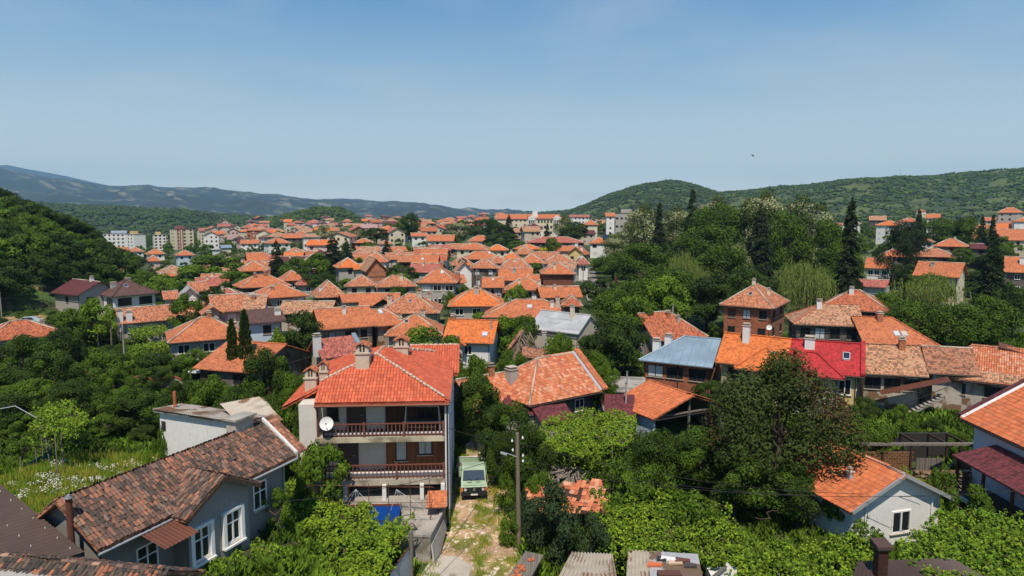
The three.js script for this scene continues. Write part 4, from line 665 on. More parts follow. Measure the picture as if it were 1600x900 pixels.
// the far quarter: small houses on the rise, hundreds of metres off
{
  const r = rng(71), walls = ['white', 'cream', 'grey', 'white', 'beige', 'brick', 'dark', 'pink', 'shabby'], roofs = ['orange', 'orange', 'worn', 'deep', 'tan', 'orange', 'rose', 'maroon', 'bright'];
  const listed = [[556, 339, 900], [575, 338, 880], [604, 339, 900], [618, 340, 880], [407, 341, 760], [413, 348, 720], [398, 352, 700], [449, 347, 720], [455, 352, 660], [467, 348, 740], [487, 349, 700], [477, 355, 620], [510, 340, 800], [515, 344, 760], [490, 346, 780], [444, 344, 820], [473, 346, 800], [506, 349, 680], [521, 353, 640], [531, 351, 650], [560, 352, 650], [575, 346, 800], [594, 343, 850], [583, 353, 560], [590, 352, 600], [612, 350, 620], [660, 345, 760], [667, 346, 720], [672, 350, 640], [677, 348, 680], [691, 345, 740], [704, 343, 780], [722, 341, 800], [738, 339, 820], [748, 342, 700], [757, 335, 820], [751, 344, 640], [735, 346, 640], [779, 335, 760], [698, 356, 460], [660, 358, 450], [671, 356, 480], [642, 356, 560], [629, 348, 700], [622, 348, 760], [386, 356, 600], [371, 355, 620], [352, 354, 640], [361, 353, 660], [335, 358, 560], [330, 368, 470], [340, 366, 520], [322, 361, 600], [393, 347, 720], [396, 360, 520], [404, 358, 560], [412, 365, 480], [424, 372, 420], [440, 370, 400], [459, 372, 390], [469, 367, 420], [455, 366, 440], [486, 363, 470], [499, 372, 360], [437, 380, 330], [420, 360, 560], [425, 363, 500], [436, 362, 520], [383, 362, 560], [410, 354, 640], [364, 362, 540], [352, 347, 700], [1010, 338, 500], [1440, 330, 760], [1305, 319, 900], [1580, 338, 520], [1590, 343, 430], [1575, 352, 380], [1330, 350, 430], [1545, 345, 500]];
  const roofsTxt = { orange: 'orange', worn: 'worn orange', deep: 'deep orange', tan: 'faded tan', rose: 'rose red', maroon: 'maroon', bright: 'vivid orange' }, wallTxt = { white: 'white', cream: 'cream', grey: 'grey', beige: 'beige', brick: 'brick', dark: 'dark', pink: 'pink', shabby: 'peeling' };
  const far = (px, py, d, wM) => {
    const w = wM * F / d, type = r() < 0.5 ? 'hip' : r() < 0.6 ? 'gx' : 'gz', roof = roofs[Math.floor(r() * roofs.length)], wall = walls[Math.floor(r() * walls.length)];
    const label = `small far ${wallTxt[wall]} house with ${type === 'hip' ? 'hipped' : type === 'gx' ? 'long gabled' : 'front gabled'} ${roofsTxt[roof]} roof`;
    house({ label, group: label + ' in the far quarter', xl: px - w / 2, xr: px + w / 2, y: py, d, rot: (r() - 0.5) * 50, depth: 8 + 3 * r(), rise: 1.8 + r(), type, roof, wall, detail: 0, h: 0, chim: r() < 0.5 ? [[0.4, 0.4, 'cream', 0.6, 0.8]] : [], nf: 3, ns: 2 });
  };
  for (const [px, py, d] of listed) far(px, py, d, 9 + 4 * r());
  for (let k = 0, t = 0; k < 95 && t < 6000; t++) {                       // between them, wherever there is room
    const px = 330 + r() * 620, d = 240 + 620 * Math.pow(r(), 0.8), x = (px - 800) / F * d, z = -d;
    if (!isFree(x, z, 9) || (px > 790 && d < 330)) continue;
    const y = G(x, z) + 4.5 + 2.5 * r(), py = 450 - F * Math.tan(Math.atan2(y - EYE, d) + PITCH); if (py < 338 || (py < 346 && px > 640 && px < 700)) continue;
    far(px, py, d, 9 + 3 * r()); k++;
  }
  for (let k = 0, t = 0; k < 34 && t < 5000; t++) {                       // low roofs squeezed into the gaps of the near town
    const px = 330 + r() * 560, d = 118 + 150 * r(), x = (px - 800) / F * d, z = -d;
    if (!isFree(x, z, 5.2)) continue;
    const y = G(x, z) + 2.9 + 0.8 * r(), py = 450 - F * Math.tan(Math.atan2(y - EYE, d) + PITCH), w = (7.5 + 3 * r()) * F / d, type = r() < 0.5 ? 'hip' : 'gx', roof = roofs[Math.floor(r() * roofs.length)], wall = walls[Math.floor(r() * walls.length)];
    const label = `low ${wallTxt[wall]} ${type === 'hip' ? 'hipped' : 'gabled'} outbuilding with ${roofsTxt[roof]} roof squeezed between town houses`;
    house({ label, group: label, xl: px - w / 2, xr: px + w / 2, y: py, d, rot: (r() - 0.5) * 44, depth: 6.5 + 2 * r(), rise: 1.5 + 0.7 * r(), type, roof, wall, detail: 0, h: 0, storeys: 1, chim: r() < 0.5 ? [[0.4, 0.4, 'cream', 0.6, 0.6]] : [] }); k++;
  }
  for (const [px, py, d, w] of [[1312, 353, 335, 12], [1480, 353, 300, 14], [1424, 347, 385, 12], [1540, 357, 300, 13], [1604, 346, 360, 14], [1576, 343, 410, 12], [1385, 352, 350, 12]]) far(px, py, d, w);
}
// ---------------------------------------------------------------- nearer houses, each by its own outline
const doorOn = (r, x, y, z, turn, w, h, m = MT.wood) => { const o = put('door', cached(`door${w},${h}`, () => new MB().box(-w / 2, w / 2, 0, h, -0.02, 0.06).box(-w / 2 - 0.06, -w / 2, 0, h + 0.06, -0.02, 0.08).box(w / 2, w / 2 + 0.06, 0, h + 0.06, -0.02, 0.08).geo()), m, r); o.position.set(x, y, z); o.rotation.y = turn; put('handle', cached('handle', () => new MB().box(0.3, 0.42, 1, 1.04, 0.06, 0.1).geo()), MT.galv, o); return o; };
const lean = (x, z, W, D, dh, rise, type, o = {}) => ({ x, z, W, D, dh, rise, type, ...o });
house({ label: 'grey house with a dark maroon tiled roof beside the white villa', L: [78, 457], R: [121, 462], h: 4.6, depth: 9, rise: 2.4, type: 'gx', roof: 'maroon', wall: 'grey', nf: 1, chim: [[0.7, 0.5, 'white', 0.7]] });
house({ label: 'white villa with a dark brown hipped roof and wide dark windows', xl: 175, xr: 250, y: 460, rot: 24, h: 5.4, depth: 9.5, rise: 2.7, type: 'hip', roof: 'brown', wall: 'white', ridge: ROOF.brown, nf: 2, ww: 2.6, wh: 1.7, storeys: 1, curtain: 0, wmat: MT.iron, chim: [[0.25, 0.5, 'dark', 0.8, 0.9], [0.6, 0.6, 'dark', 0.6, 0.9]], sky: [[0.42, 0.3, 0.7, 0.9, MT.glass]] });
house({ label: 'long low orange tiled house with shuttered pale windows behind vine arbours', xl: 186, xr: 346, y: 499, rot: 12, h: 4, depth: 8, rise: 2.0, type: 'gx', roof: 'worn', wall: 'grey', nf: 5, ww: 1.5, curtain: 1, chim: [[0.02, 0.1, 'white', 1.6, 0.7], [0.1, 0.1, 'white', 1.3, 0.8]] });
house({ label: 'grey house with a tidy orange hipped roof behind twin cypresses', xl: 261, xr: 388, y: 531, rot: 4, h: 3.5, depth: 9.5, rise: 2.7, type: 'hip', roof: 'orange', wall: 'grey', nf: 3, ww: 1.6, wh: 1.3, curtain: 0, chim: [[0.55, 0.5, 'brick', 0.6]] });
house({ label: 'low orange hipped house half sunk in garden trees by the parked car', xl: -30, xr: 107, y: 528, rot: 10, h: 3, depth: 9, rise: 2.2, type: 'hip', roof: 'deep', wall: 'grey', nf: 2, chim: [[0.75, 0.35, 'dark', 0.6]] });
house({ name: 'outbuilding', category: 'shed', label: 'small white flat roofed outbuilding beside the vine arbour', xl: 108, xr: 131, y: 523, rot: 0, h: 2.6, depth: 3, rise: 0, type: 'flat', roof: 'asbestos', wall: 'white', windows: false });
house({ label: 'stone house with a mortar spotted orange gabled roof', xl: 500, xr: 590, y: 512, rot: 15, h: 4.5, depth: 8, rise: 2.6, type: 'gx', roof: 'orange', wall: 'stone', ridge: MT.mortar, nf: 3, ww: 1.0, chim: [[0.5, 0.35, 'white', 0.9, 0.5]], dish: [[0, 3.8, -1, -1.2]], wings: [lean(7, 0, 6, 7.4, -0.1, 2.2, 'hr', { sky: [[0.3, 0.4]] })] });
house({ label: 'orange tent roofed house with a bold white front hip above the leafy tree', xl: 600, xr: 692, y: 524, rot: -4, h: 3.6, depth: 8.8, rise: 2.7, type: 'hip', roof: 'orange', wall: 'grey', chim: [[0.2, 0.8, 'house', 0.6, 0.7], [0.62, 0.7, 'house', 0.8, 0.8]], sky: [[0.36, 0.3, 0.6, 0.6, MT.dark]] });
house({ label: 'white gabled house with smooth orange roof, side dormer and pale stove pipe', xl: 690, xr: 771, y: 535, rot: -12, h: 4.2, depth: 8, rise: 2.5, type: 'gx', roof: 'bright', wall: 'white', ridge: MT.clay, nf: 1, chim: [[0.9, 0.3, 'pipe', 1.2], [0.1, 0.5, 'brick', 0.5]], sky: [[0.8, 0.18, 0.8, 0.7]], wings: [lean(-1.4, 0.9, 2.6, 3.4, -0.3, 0.9, 'gz')] });
house({ label: 'orange gabled house with a dark timber gable behind the old clay roof', L: [396, 583], R: [495, 552], h: 3, depth: 9, rise: 2.3, type: 'gz', roof: 'orange', wall: 'dark', ridge: MT.clay, nf: 1, ww: 1.8 });
house({ label: 'small house with pale red interlocking tiles and a whitewashed chimney', L: [503, 561], R: [565, 552], h: 3.2, depth: 5, rise: 2.1, type: 'gx', roof: 'rose', wall: 'beige', chim: [[0.02, 0.3, 'white', 1.5, 0.8]], windows: false, ridge: false, more: (r, W, D, h) => { put('parapet', new MB().slab([V(W / 2 - 0.1, h + 0.25, 0), V(W / 2 + 0.5, h + 0.25, 0), V(W / 2 + 0.5, h + 2.4, -D / 2), V(W / 2 - 0.1, h + 2.4, -D / 2)], 0.4, V(0, -1, 0)).geo(), ROOF.blue, r); } });
house({ label: 'grey rendered house under a patched silver tin roof', L: [825, 513], R: [904, 522], h: 4.6, depth: 7, rise: 2.3, type: 'gx', roof: 'zinc', wall: 'beige', ridge: ROOF.zinc, windows: false, ov: 0.25, chim: [[0.68, 0.42, 'cream', 1.5, 0.5]], more: (r, W, D, h, top) => { for (const [a, b, f] of [[0.14, 0.72, 0.32], [0.3, 0.52, 0.2], [0.6, 0.98, 0.08]]) { const q = (x, u) => V(-W / 2 + W * x, top(0, -D * f) + u, -D * f); put('lifted_sheet', new MB().slab([q(a, 0.06), q(b, 0.05), q(b, 0.22).add(V(0, 0.12, -0.3)), q(a, 0.2).add(V(0, 0.12, -0.3))], 0.03, V(0, -1, 0)).geo(), ROOF.zinc, r); } } });
const hMortar = house({ label: 'orange roofed house with white mortared hips and a steel flashed gable edge', L: [827, 634], R: [941, 611], h: 3.3, depth: 9, rise: 3.3, type: 'hl', roof: 'worn', wall: 'dark', nf: 2, ww: 1.2, near: 1, chim: [[0.16, 0.55, 'grey', 1.3, 1.0]], wings: [lean(-5.4, -2.6, 7.5, 7, -0.5, 2.4, 'gx', { wall: 'dark', chim: [[0.55, 0.5, 'brick', 0.9, 0.6]] })], more: (r, W, D, h) => { const k = put('flashing', new MB().slab([V(W / 2 - 0.3, h + 0.14, 0), V(W / 2, h + 0.22, 0), V(W / 2, h + 3.52, -D / 2), V(W / 2 - 0.3, h + 3.44, -D / 2)], 0.04, V(0, -1, 0)).geo(), MT.galv, r); put('gable_coping', new MB().slab([V(W / 2 + 0.02, h + 0.3, 0.1), V(W / 2 + 0.75, h + 0.3, 0.1), V(W / 2 + 0.75, h + 3.7, -D / 2), V(W / 2 + 0.02, h + 3.7, -D / 2)], 0.2, V(0, -1, 0)).geo(), ROOF.orange, r); } });
for (const [L, R, h, depth, rise, label] of [[[944, 651], [994, 653], 2.4, 4.2, 1.1, 'dark red shingle lean-to with a thin flue beside the concrete slab'], [[846, 661], [901, 655], 2.2, 2.6, 0.8, 'dark red shingle canopy over the vine arbour'], [[786, 647], [853, 646], 2.5, 3.2, 1.0, 'dark red shingle lean-to among dark bushes']])
  house({ name: 'lean_to', category: 'lean-to', label, L, R, h, depth, rise, type: 'shed', roof: 'shingle', wall: 'grey', windows: false, ridge: false, ov: 0.2, chim: label.includes('flue') ? [[0.7, 0.6, 'pipe', 2.0]] : [] });
const hBarn = house({ name: 'barn', category: 'barn', label: 'open fronted timber barn with a clean orange gabled roof', L: [1020, 655], R: [1141, 635], h: 2.7, depth: 6.6, rise: 1.7, type: 'gz', roof: 'orange', wall: 'dark', ridge: MT.clay, windows: false, ov: 0.3, noWall: true, more: (r, W, D, h) => { const a = W / 2 - 0.3; put('wall', new MB().box(-a, -a + 0.2, -1, h - 0.05, -D + 0.3, -0.3).geo(), WALL.blue, r); put('wall', new MB().box(a - 0.2, a, -1, h - 0.05, -D + 0.3, -0.3).geo(), WALL.greywood, r); put('wall', new MB().box(-a + 0.2, a - 0.2, -1, h, -D + 0.3, -D + 0.5).geo(), WALL.dark, r); for (const x of [-a + 0.3, 0, a - 0.3]) put('post', new MB().box(x - 0.08, x + 0.08, -1, h + (x ? 0 : 1.5), -0.6, -0.44).geo(), WALL.greywood, r); put('tie_beam', new MB().box(-a, a, h - 0.15, h, -0.6, -0.45).geo(), WALL.greywood, r); } });
house({ label: 'brick and timber house under a pale blue sheet metal roof', L: [998, 562], R: [1113, 574], h: 4.4, depth: 8.4, rise: 2.5, type: 'hl', roof: 'blue', wall: 'brick', ridge: ROOF.blue, nf: 3, ww: 1.9, wh: 1.4, curtain: 0.5, ns: 0, chim: [[0.1, 0.5, 'white', 1.2, 0.8], [0.2, 0.75, 'white', 1.0, 0.8]], dish: [[0.2, 1.4, 0.6, 0.3]], more: (r, W, D, h, top) => { for (let i = 1; i < 9; i++) { const x = -W / 2 + i * W / 9, f = Math.min(1, i / 9 * W / (D / 2)); put('roof_seam', new MB().bar(V(x, h + 0.03, 0), V(x, h + 0.03 + 2.5 * f, -D / 2 * f), 0.05, 0.06).geo(), ROOF.blue, r); } put('timber_post', new MB().box(-W / 2 + 0.5, -W / 2 + 0.62, 0, h - 0.1, -0.61, -0.5).box(0.2, 0.32, 0, h - 0.1, -0.61, -0.5).geo(), MT.wood, r); } });
house({ label: 'bright orange half of the painted row house with a tall white chimney', L: [1117, 565], R: [1226, 577], h: 5, depth: 7.4, rise: 2.7, type: 'gx', roof: 'bright', wall: 'olive', ridge: ROOF.bright, nf: 2, ww: 1.6, wh: 1.3, curtain: 0, chim: [[0.36, 0.4, 'white', 1.7, 0.7]], sky: [[0.76, 0.2, 0.8, 0.8]], dish: [[0.3, 1.7, 0.7, 0.1]], wings: [lean(1.4, 0.8, 5.6, 5.2, -0.3, 2.0, 'hip', { ridge: ROOF.bright })], more: (r) => put('air_conditioner', new MB().box(-1.2, -0.3, 2.9, 3.5, -0.61, -0.2).geo(), MT.white, r) });
house({ label: 'crimson half of the painted row house with a small blue skylight', L: [1226, 577], R: [1350, 588], h: 5, depth: 7.4, rise: 2.7, type: 'gx', roof: 'red', wall: 'yellow', ridge: ROOF.red, nf: 3, ww: 1.2, wh: 1.7, curtain: 0.2, chim: [[0.3, 0.42, 'white', 0.7, 1.0]], sky: [[0.78, 0.28, 0.7, 0.8, MT.solar]], wings: [lean(-1.2, 0.8, 6.4, 5.4, -0.3, 2.0, 'hip', { ridge: ROOF.red, wall: 'grey' })], more: (r, W, D, h) => put('party_wall_cap', new MB().slab([V(W / 2 - 0.3, h + 0.3, 0.1), V(W / 2 + 0.12, h + 0.3, 0.1), V(W / 2 + 0.12, h + 3.05, -D / 2), V(W / 2 - 0.3, h + 3.05, -D / 2)], 0.28, V(0, -1, 0)).geo(), ROOF.red, r) });
house({ label: 'old house with mottled tan and red tiles behind the crimson roof', L: [1239, 506], R: [1352, 510], h: 5.4, depth: 9, rise: 2.6, type: 'hl', roof: 'tan', wall: 'dark', ridge: MT.clay, nf: 4, ww: 1.4, wh: 1.6, curtain: 0.1, wmat: MT.iron, chim: [[0.42, 0.4, 'white', 1.0, 0.7]] });
house({ label: 'wide orange hipped house behind the mottled tan roof', xl: 1276, xr: 1392, y: 485, rot: -3, h: 5, depth: 10, rise: 3.0, type: 'hip', roof: 'deep', wall: 'dark', chim: [[0.45, 0.4, 'white', 1.0, 0.7]] });
house({ label: 'orange slope roofed house with brick chimney and roof hatch', L: [1350, 539], R: [1471, 541], h: 3.5, depth: 9.5, rise: 3.3, type: 'hr', roof: 'orange', wall: 'dark', ridge: ROOF.deep, chim: [[0.36, 0.45, 'brick', 0.9, 0.8]], sky: [[0.5, 0.2, 0.8, 0.8], [0.6, 0.2, 0.8, 0.8, MT.mortar]] });
house({ label: 'tumbledown house with patchy tan tiles and an outside stair', L: [1343, 582], R: [1452, 588], h: 4.4, depth: 7.6, rise: 2.5, type: 'gx', roof: 'tan', wall: 'shabby', ridge: ROOF.old, nf: 3, ww: 1.6, wh: 1.3, curtain: 0, wmat: MT.iron, storeys: 1, chim: [[0.72, 0.45, 'brick', 1.0, 0.6]], wings: [lean(6.2, -1.5, 5, 6, 0.1, 2.3, 'gx', { roof: 'old' })], more: (r, W, D, h) => {
  const st = put('stair_stringer', new MB().bar(V(0.8, -0.3, 0.6), V(4.6, 2.3, 0.6), 0.12, 0.3).bar(V(0.8, -0.3, -0.3), V(4.6, 2.3, -0.3), 0.12, 0.3).geo(), WALL.concrete, r);
  for (let i = 0; i < 11; i++) { const s = put('step', cached('step', () => new MB().box(-0.17, 0.17, -0.05, 0.05, -0.5, 0.55).geo()), WALL.concrete, r); s.position.set(0.95 + i * 0.35, 0 + i * 0.24, 0.15); }
  put('handrail', new MB().bar(V(0.2, 0.9, 0.7), V(4.8, 3.4, 0.7), 0.05).bar(V(0.2, -0.3, 0.7), V(0.2, 0.9, 0.7), 0.06).geo(), MT.iron, r);
  const aw = corrugated([V(-1.4, 2.3, 1.3), V(5.0, 4.2, 1.3), V(5.0, 4.45, 0.1), V(-1.4, 2.55, 0.1)], 26, 0.03); put('stair_awning', aw, MT.rust, r);
} });
const hBand = house({ label: 'house with orange tiles over a pale tan eave band and curtained windows', L: [1450, 587], R: [1604, 604], h: 3.9, depth: 8.4, rise: 3.0, type: 'hl', roof: 'deep', wall: 'shabby', ridge: ROOF.old, nf: 2, ww: 2.0, wh: 1.2, curtain: 0.8, wmat: MT.iron, hip: 0.9, more: (r, W, D, h) => { const f = 0.26; put('eave_band', new MB().slab([V(-W / 2 - 0.02, h + 0.13, 0.06), V(W / 2, h + 0.13, 0.06), V(W / 2, h + 0.13 + 3 * f, -D / 2 * f), V(-W / 2 + D / 2 * f * 0.9, h + 0.13 + 3 * f, -D / 2 * f)], 0.07, V(0, -1, 0)).geo(), ROOF.tan, r); put('rust_sheet', new MB().slab([V(W / 2 - 2.4, h + 3.2, -D / 2 + 0.4), V(W / 2 + 1, h + 2.6, -D / 2 + 0.6), V(W / 2 + 1, h + 2.8, -D / 2 - 0.8), V(W / 2 - 2.4, h + 3.6, -D / 2 - 0.8)], 0.05, V(0, -1, 0)).geo(), MT.rust, r); } });
house({ label: 'orange roofed cottage with a steep gable beneath the park trees', L: [1023, 533], R: [1107, 525], h: 3.5, depth: 8.4, rise: 3.4, type: 'hr', roof: 'deep', wall: 'shabby', chim: [[0.5, 0.4, 'brick', 0.7], [0.62, 0.3, 'grey', 0.8, 0.4], [0.66, 0.5, 'pipe', 1.6]] });
house({ label: 'two storey red brick house with an orange pyramid roof and balcony', L: [1124, 476], R: [1209, 482], h: 6.4, depth: 11, rise: 3.1, type: 'hip', roof: 'worn', wall: 'brick', nf: 3, ww: 1.2, wh: 1.4, curtain: 0.3, wmat: MT.iron, chim: [[0.5, 0.4, 'cream', 0.8, 0.5], [0.75, 0.5, 'cream', 0.8, 0.5]], dish: [[0.95, 3.4, 0.5, 0]], sky: [[0.5, 0.22, 0.6, 0.6, MT.dark]] });
house({ name: 'outbuilding', category: 'shed', label: 'low outbuilding with a stained flat concrete roof beside the blue roofed house', xl: 933, xr: 1011, y: 613, rot: 0, h: 2.6, depth: 7, rise: 0, type: 'flat', roof: WALL.concrete, wall: 'shabby', windows: false, ov: 0.15, chim: [[0.6, 0.4, 'pipe', 1.4]] });
const hBlue = house({ label: 'pale blue house under a broad orange roof with a red shingled porch', L: [1502, 653], R: [1720, 755], h: 6, depth: 11, rise: 3.2, type: 'gx', roof: 'orange', wall: 'blue', ridge: MT.clay, gut: MT.iron, windows: false, more: (r, W, D, h) => {
  put('barge_board', new MB().slab([V(-W / 2 - 0.1, h + 0.12, 0), V(-W / 2 + 0.22, h + 0.12, 0), V(-W / 2 + 0.22, h + 3.3, -D / 2), V(-W / 2 - 0.1, h + 3.3, -D / 2)], 0.25, V(0, -1, 0)).geo(), MT.white, r);
  put('verge_cap', new MB().slab([V(-W / 2 - 0.45, h + 0.25, 0), V(-W / 2 - 0.1, h + 0.25, 0), V(-W / 2 - 0.1, h + 3.45, -D / 2), V(-W / 2 - 0.45, h + 3.45, -D / 2)], 0.3, V(0, -1, 0)).geo(), ROOF.maroon, r);
  windowOn(r, -W / 2 + 3.6, 3.2, -0.62, 0, 1.3, 1.6, { pane: MT.curtain });
  put('air_conditioner', new MB().box(-W / 2 + 0.7, -W / 2 + 1.6, 2.6, 3.3, -0.61, -0.2).geo(), MT.white, r);
  const pr = put('porch_roof', new MB().slab([V(-W / 2 + 3.0, 4.1, 2.4), V(W / 2, 4.1, 2.4), V(W / 2, 5.0, -0.4), V(-W / 2 + 3.4, 5.0, -0.4)], 0.12, V(0, -1, 0)).geo(), ROOF.shingle, r);
  put('porch_floor', new MB().box(-W / 2 + 3.2, W / 2, 1.3, 1.5, -0.4, 2.3).geo(), MT.dark, r); put('porch_edge', new MB().box(-W / 2 + 3.2, W / 2, 1.25, 1.55, 2.31, 2.38).geo(), MT.white, r);
  for (const x of [3.4, 6.2, 9]) put('porch_post', new MB().box(-W / 2 + x - 0.08, -W / 2 + x + 0.08, 0, 4.1, 2.1, 2.26).geo(), MT.wood, r);
  for (const y of [1.9, 2.25, 2.6]) put('porch_rail', new MB().box(-W / 2 + 3.4, -W / 2 + 9, y, y + 0.08, 2.14, 2.22).geo(), MT.wood, r);
} });
const hCottage = house({ label: 'small white gabled cottage with tilted shadow line and an open double window', L: [1331, 801], R: [1489, 779], h: 2.9, depth: 7, rise: 2.0, type: 'gz', roof: 'orange', wall: 'white', ridge: MT.mortar, windows: false, gutter: false, ov: 0.5, near: 1, chim: [[0.25, 0.35, 'grey', 0.5, 0.3]], more: (r, W, D, h) => {
  windowOn(r, 0.35, 0.75, -0.5, 0, 1.5, 1.5, { frame: 0.1, dep: 0.08 });
  const e = W / 2, b = new MB().bar(V(-e, h - 0.02, 0.05), V(0, h + 1.98, 0.05), 0.08, 0.24).bar(V(e, h - 0.02, 0.05), V(0, h + 1.98, 0.05), 0.08, 0.24); put('barge_board', b.geo(), MT.galv, r);
  put('drain_pipe', new MB().tube(V(-2.5, 0, -0.42), V(-2.5, h, -0.42), 0.04, 0.04, 6).tube(V(2.75, 0, -0.42), V(2.75, h, -0.42), 0.06, 0.06, 6).geo(), MT.white, r);
} });
function corrugated(q, waves, amp) {                     // q: four corners, waves run from q0 to q1
  const b = new MB(), n = waves * 4, top = [], lo = []; const nn = q[1].clone().sub(q[0]).cross(q[3].clone().sub(q[0])).normalize();
  for (let i = 0; i <= n; i++) { const t = i / n, a = amp * Math.sin(t * waves * 2 * Math.PI); top.push(q[0].clone().lerp(q[1], t).addScaledVector(nn, a)); lo.push(q[3].clone().lerp(q[2], t).addScaledVector(nn, a)); }
  for (let i = 0; i < n; i++) b.poly([top[i], top[i + 1], lo[i + 1], lo[i]]);
  return b.geo();
}
// ---------------------------------------------------------------- real clay tiles on the nearer roofs
const tileGeo = (w, l, amp, seg = 5) => { const b = new MB(); for (let i = 0; i < seg; i++) { const q = (k, z) => { const t = k / seg, a = t * Math.PI; return V(-w / 2 * Math.cos(a) * (z > 0 ? 0.94 : 1.04), amp * Math.sin(a) + (z > 0 ? 0 : 0.022), z > 0 ? -l : 0); }; b.poly([q(i, 0), q(i + 1, 0), q(i + 1, 1), q(i, 1)]); } const m = V(0, 0, 0), f = []; for (let k = 0; k <= seg; k++) { const a = k / seg * Math.PI; f.push(V(-w / 2 * Math.cos(a) * 1.04, amp * Math.sin(a) + 0.022, 0.001)); } b.poly(f, true); return b.geo(); };
const flatTile = (w, l) => new MB().slab([V(-w / 2, 0.05, 0), V(-w * 0.16, 0.05, 0), V(-w * 0.16, 0.02, -l), V(-w / 2, 0.02, -l)], 0.03, V(0, -1, 0)).slab([V(-w * 0.16, 0.028, 0), V(w / 2, 0.028, 0), V(w / 2, 0.006, -l), V(-w * 0.16, 0.006, -l)], 0.02, V(0, -1, 0)).geo();
const TILES = { barrel: [tileGeo(0.16, 0.36, 0.055), 0.172, 0.26], roman: [tileGeo(0.20, 0.44, 0.05), 0.215, 0.34], flat: [flatTile(0.30, 0.42), 0.302, 0.36] };
const tileMat = M(0xffffff, { roughness: 0.85, map: mapPlaster });
function tilesOn(parent, face, kindT, palette, seed, o = {}) {
  const [geo, pw, pl] = TILES[kindT], r = rng(seed), e = V(0, 0, 0), f = V(0, 0, 0); const n = e.subVectors(face[1], face[0]).cross(f.subVectors(face[2], face[0])).normalize().clone(); if (n.y < 0) n.negate();
  const t = UPV.clone().cross(n).normalize(), b = n.clone().cross(t), org = face[0].clone(), uv = face.map((p) => { const d = p.clone().sub(org); return [d.dot(t), d.dot(b)]; });
  const inside = (x, y) => { let c = false; for (let i = 0, j = uv.length - 1; i < uv.length; j = i++) { const [xi, yi] = uv[i], [xj, yj] = uv[j]; if ((yi > y) !== (yj > y) && x < (xj - xi) * (y - yi) / (yj - yi) + xi) c = !c; } return c; };
  const us = uv.map((q) => q[0]), vs = uv.map((q) => q[1]), u0 = Math.min(...us), u1 = Math.max(...us), v0 = Math.min(...vs), v1 = Math.max(...vs), list = [];
  for (let v = v0; v < v1; v += pl) for (let u = u0 + pw / 2; u < u1; u += pw) { if (!inside(u, v + pl * 0.45)) continue; if (o.lost && r() < o.lost) continue; list.push([u, v]); }
  const basis = new THREE.Matrix4().makeBasis(t, n, b.clone().negate()), q = new THREE.Quaternion(), m = new THREE.Matrix4(), col = new THREE.Color(), jit = o.jitter ?? 0.02;
  const at = ([u, v]) => { q.setFromRotationMatrix(basis); if (jit > 0.03) q.multiply(new THREE.Quaternion().setFromEuler(new THREE.Euler((r() - 0.5) * jit, (r() - 0.5) * jit * 2, (r() - 0.5) * jit))); const p = org.clone().addScaledVector(t, u + (r() - 0.5) * jit * 0.4).addScaledVector(b, v - 0.03 + (r() - 0.5) * jit * 0.8).addScaledVector(n, 0.01 + r() * jit * 0.3); return m.compose(p, q, V(1, 1, 1)); };
  const tone = ([u, v]) => { const g = fbm(u * 0.45 + seed, v * 0.45, 3), c = palette[Math.floor(clamp(r() * palette.length + g * palette.length * 0.45, 0, palette.length - 0.01))], k = 0.82 + 0.36 * r(); return col.setRGB(c[0] * k, c[1] * k, c[2] * k); };
  let k0 = 0;
  if (o.single) {                                          // the largest in view, one by one
    const mats = palette.flatMap((c) => [0.8, 1, 1.2].map((k) => M(lin(c[0] * k, c[1] * k, c[2] * k), { roughness: 0.85, map: mapPlaster })));
    list.sort((a, b2) => a[1] - b2[1]);
    for (; k0 < Math.min(o.single, list.length); k0++) { const mm = at(list[k0]), tile = put('roof_tile', geo, mats[Math.floor(r() * mats.length)], parent); mm.decompose(tile.position, tile.quaternion, tile.scale); }
  }
  const rest = list.slice(k0); if (!rest.length) return;
  const im = new THREE.InstancedMesh(geo, tileMat, rest.length); im.name = 'roof_tiles'; im.userData.kind = 'stuff'; im.castShadow = im.receiveShadow = true;
  rest.forEach((c, i) => { im.setMatrixAt(i, at(c)); im.setColorAt(i, tone(c)); }); parent.add(im);
}
const PAL = {
  orange: [[0.60, 0.19, 0.075], [0.62, 0.175, 0.06], [0.56, 0.16, 0.06]], red: [[0.60, 0.125, 0.055], [0.56, 0.11, 0.05], [0.63, 0.15, 0.07]],
  worn: [[0.60, 0.22, 0.10], [0.55, 0.165, 0.07], [0.50, 0.15, 0.07], [0.62, 0.30, 0.18]], tan: [[0.58, 0.38, 0.22], [0.62, 0.42, 0.26], [0.50, 0.22, 0.12]],
  old: [[0.060, 0.046, 0.038], [0.090, 0.062, 0.050], [0.13, 0.080, 0.060], [0.16, 0.092, 0.066], [0.11, 0.072, 0.056], [0.20, 0.105, 0.072], [0.27, 0.125, 0.078], [0.21, 0.14, 0.105], [0.34, 0.150, 0.088]], soot: [[0.045, 0.038, 0.033], [0.065, 0.052, 0.043], [0.085, 0.065, 0.05], [0.12, 0.08, 0.06], [0.32, 0.13, 0.07]],
};
const roofOf = (h, i = 0) => h.children.filter((c) => c.name === 'roof')[i];
function tileHouse(h, kindT, palette, seed, faces = [0], i = 0, o = {}) { const rm = roofOf(h, i), F0 = facesOf.get(rm); for (const k of faces) if (F0[k]) tilesOn(rm, F0[k].map((p) => p.clone().add(V(0, 0.015, 0))), kindT, palette, seed + k, o); }
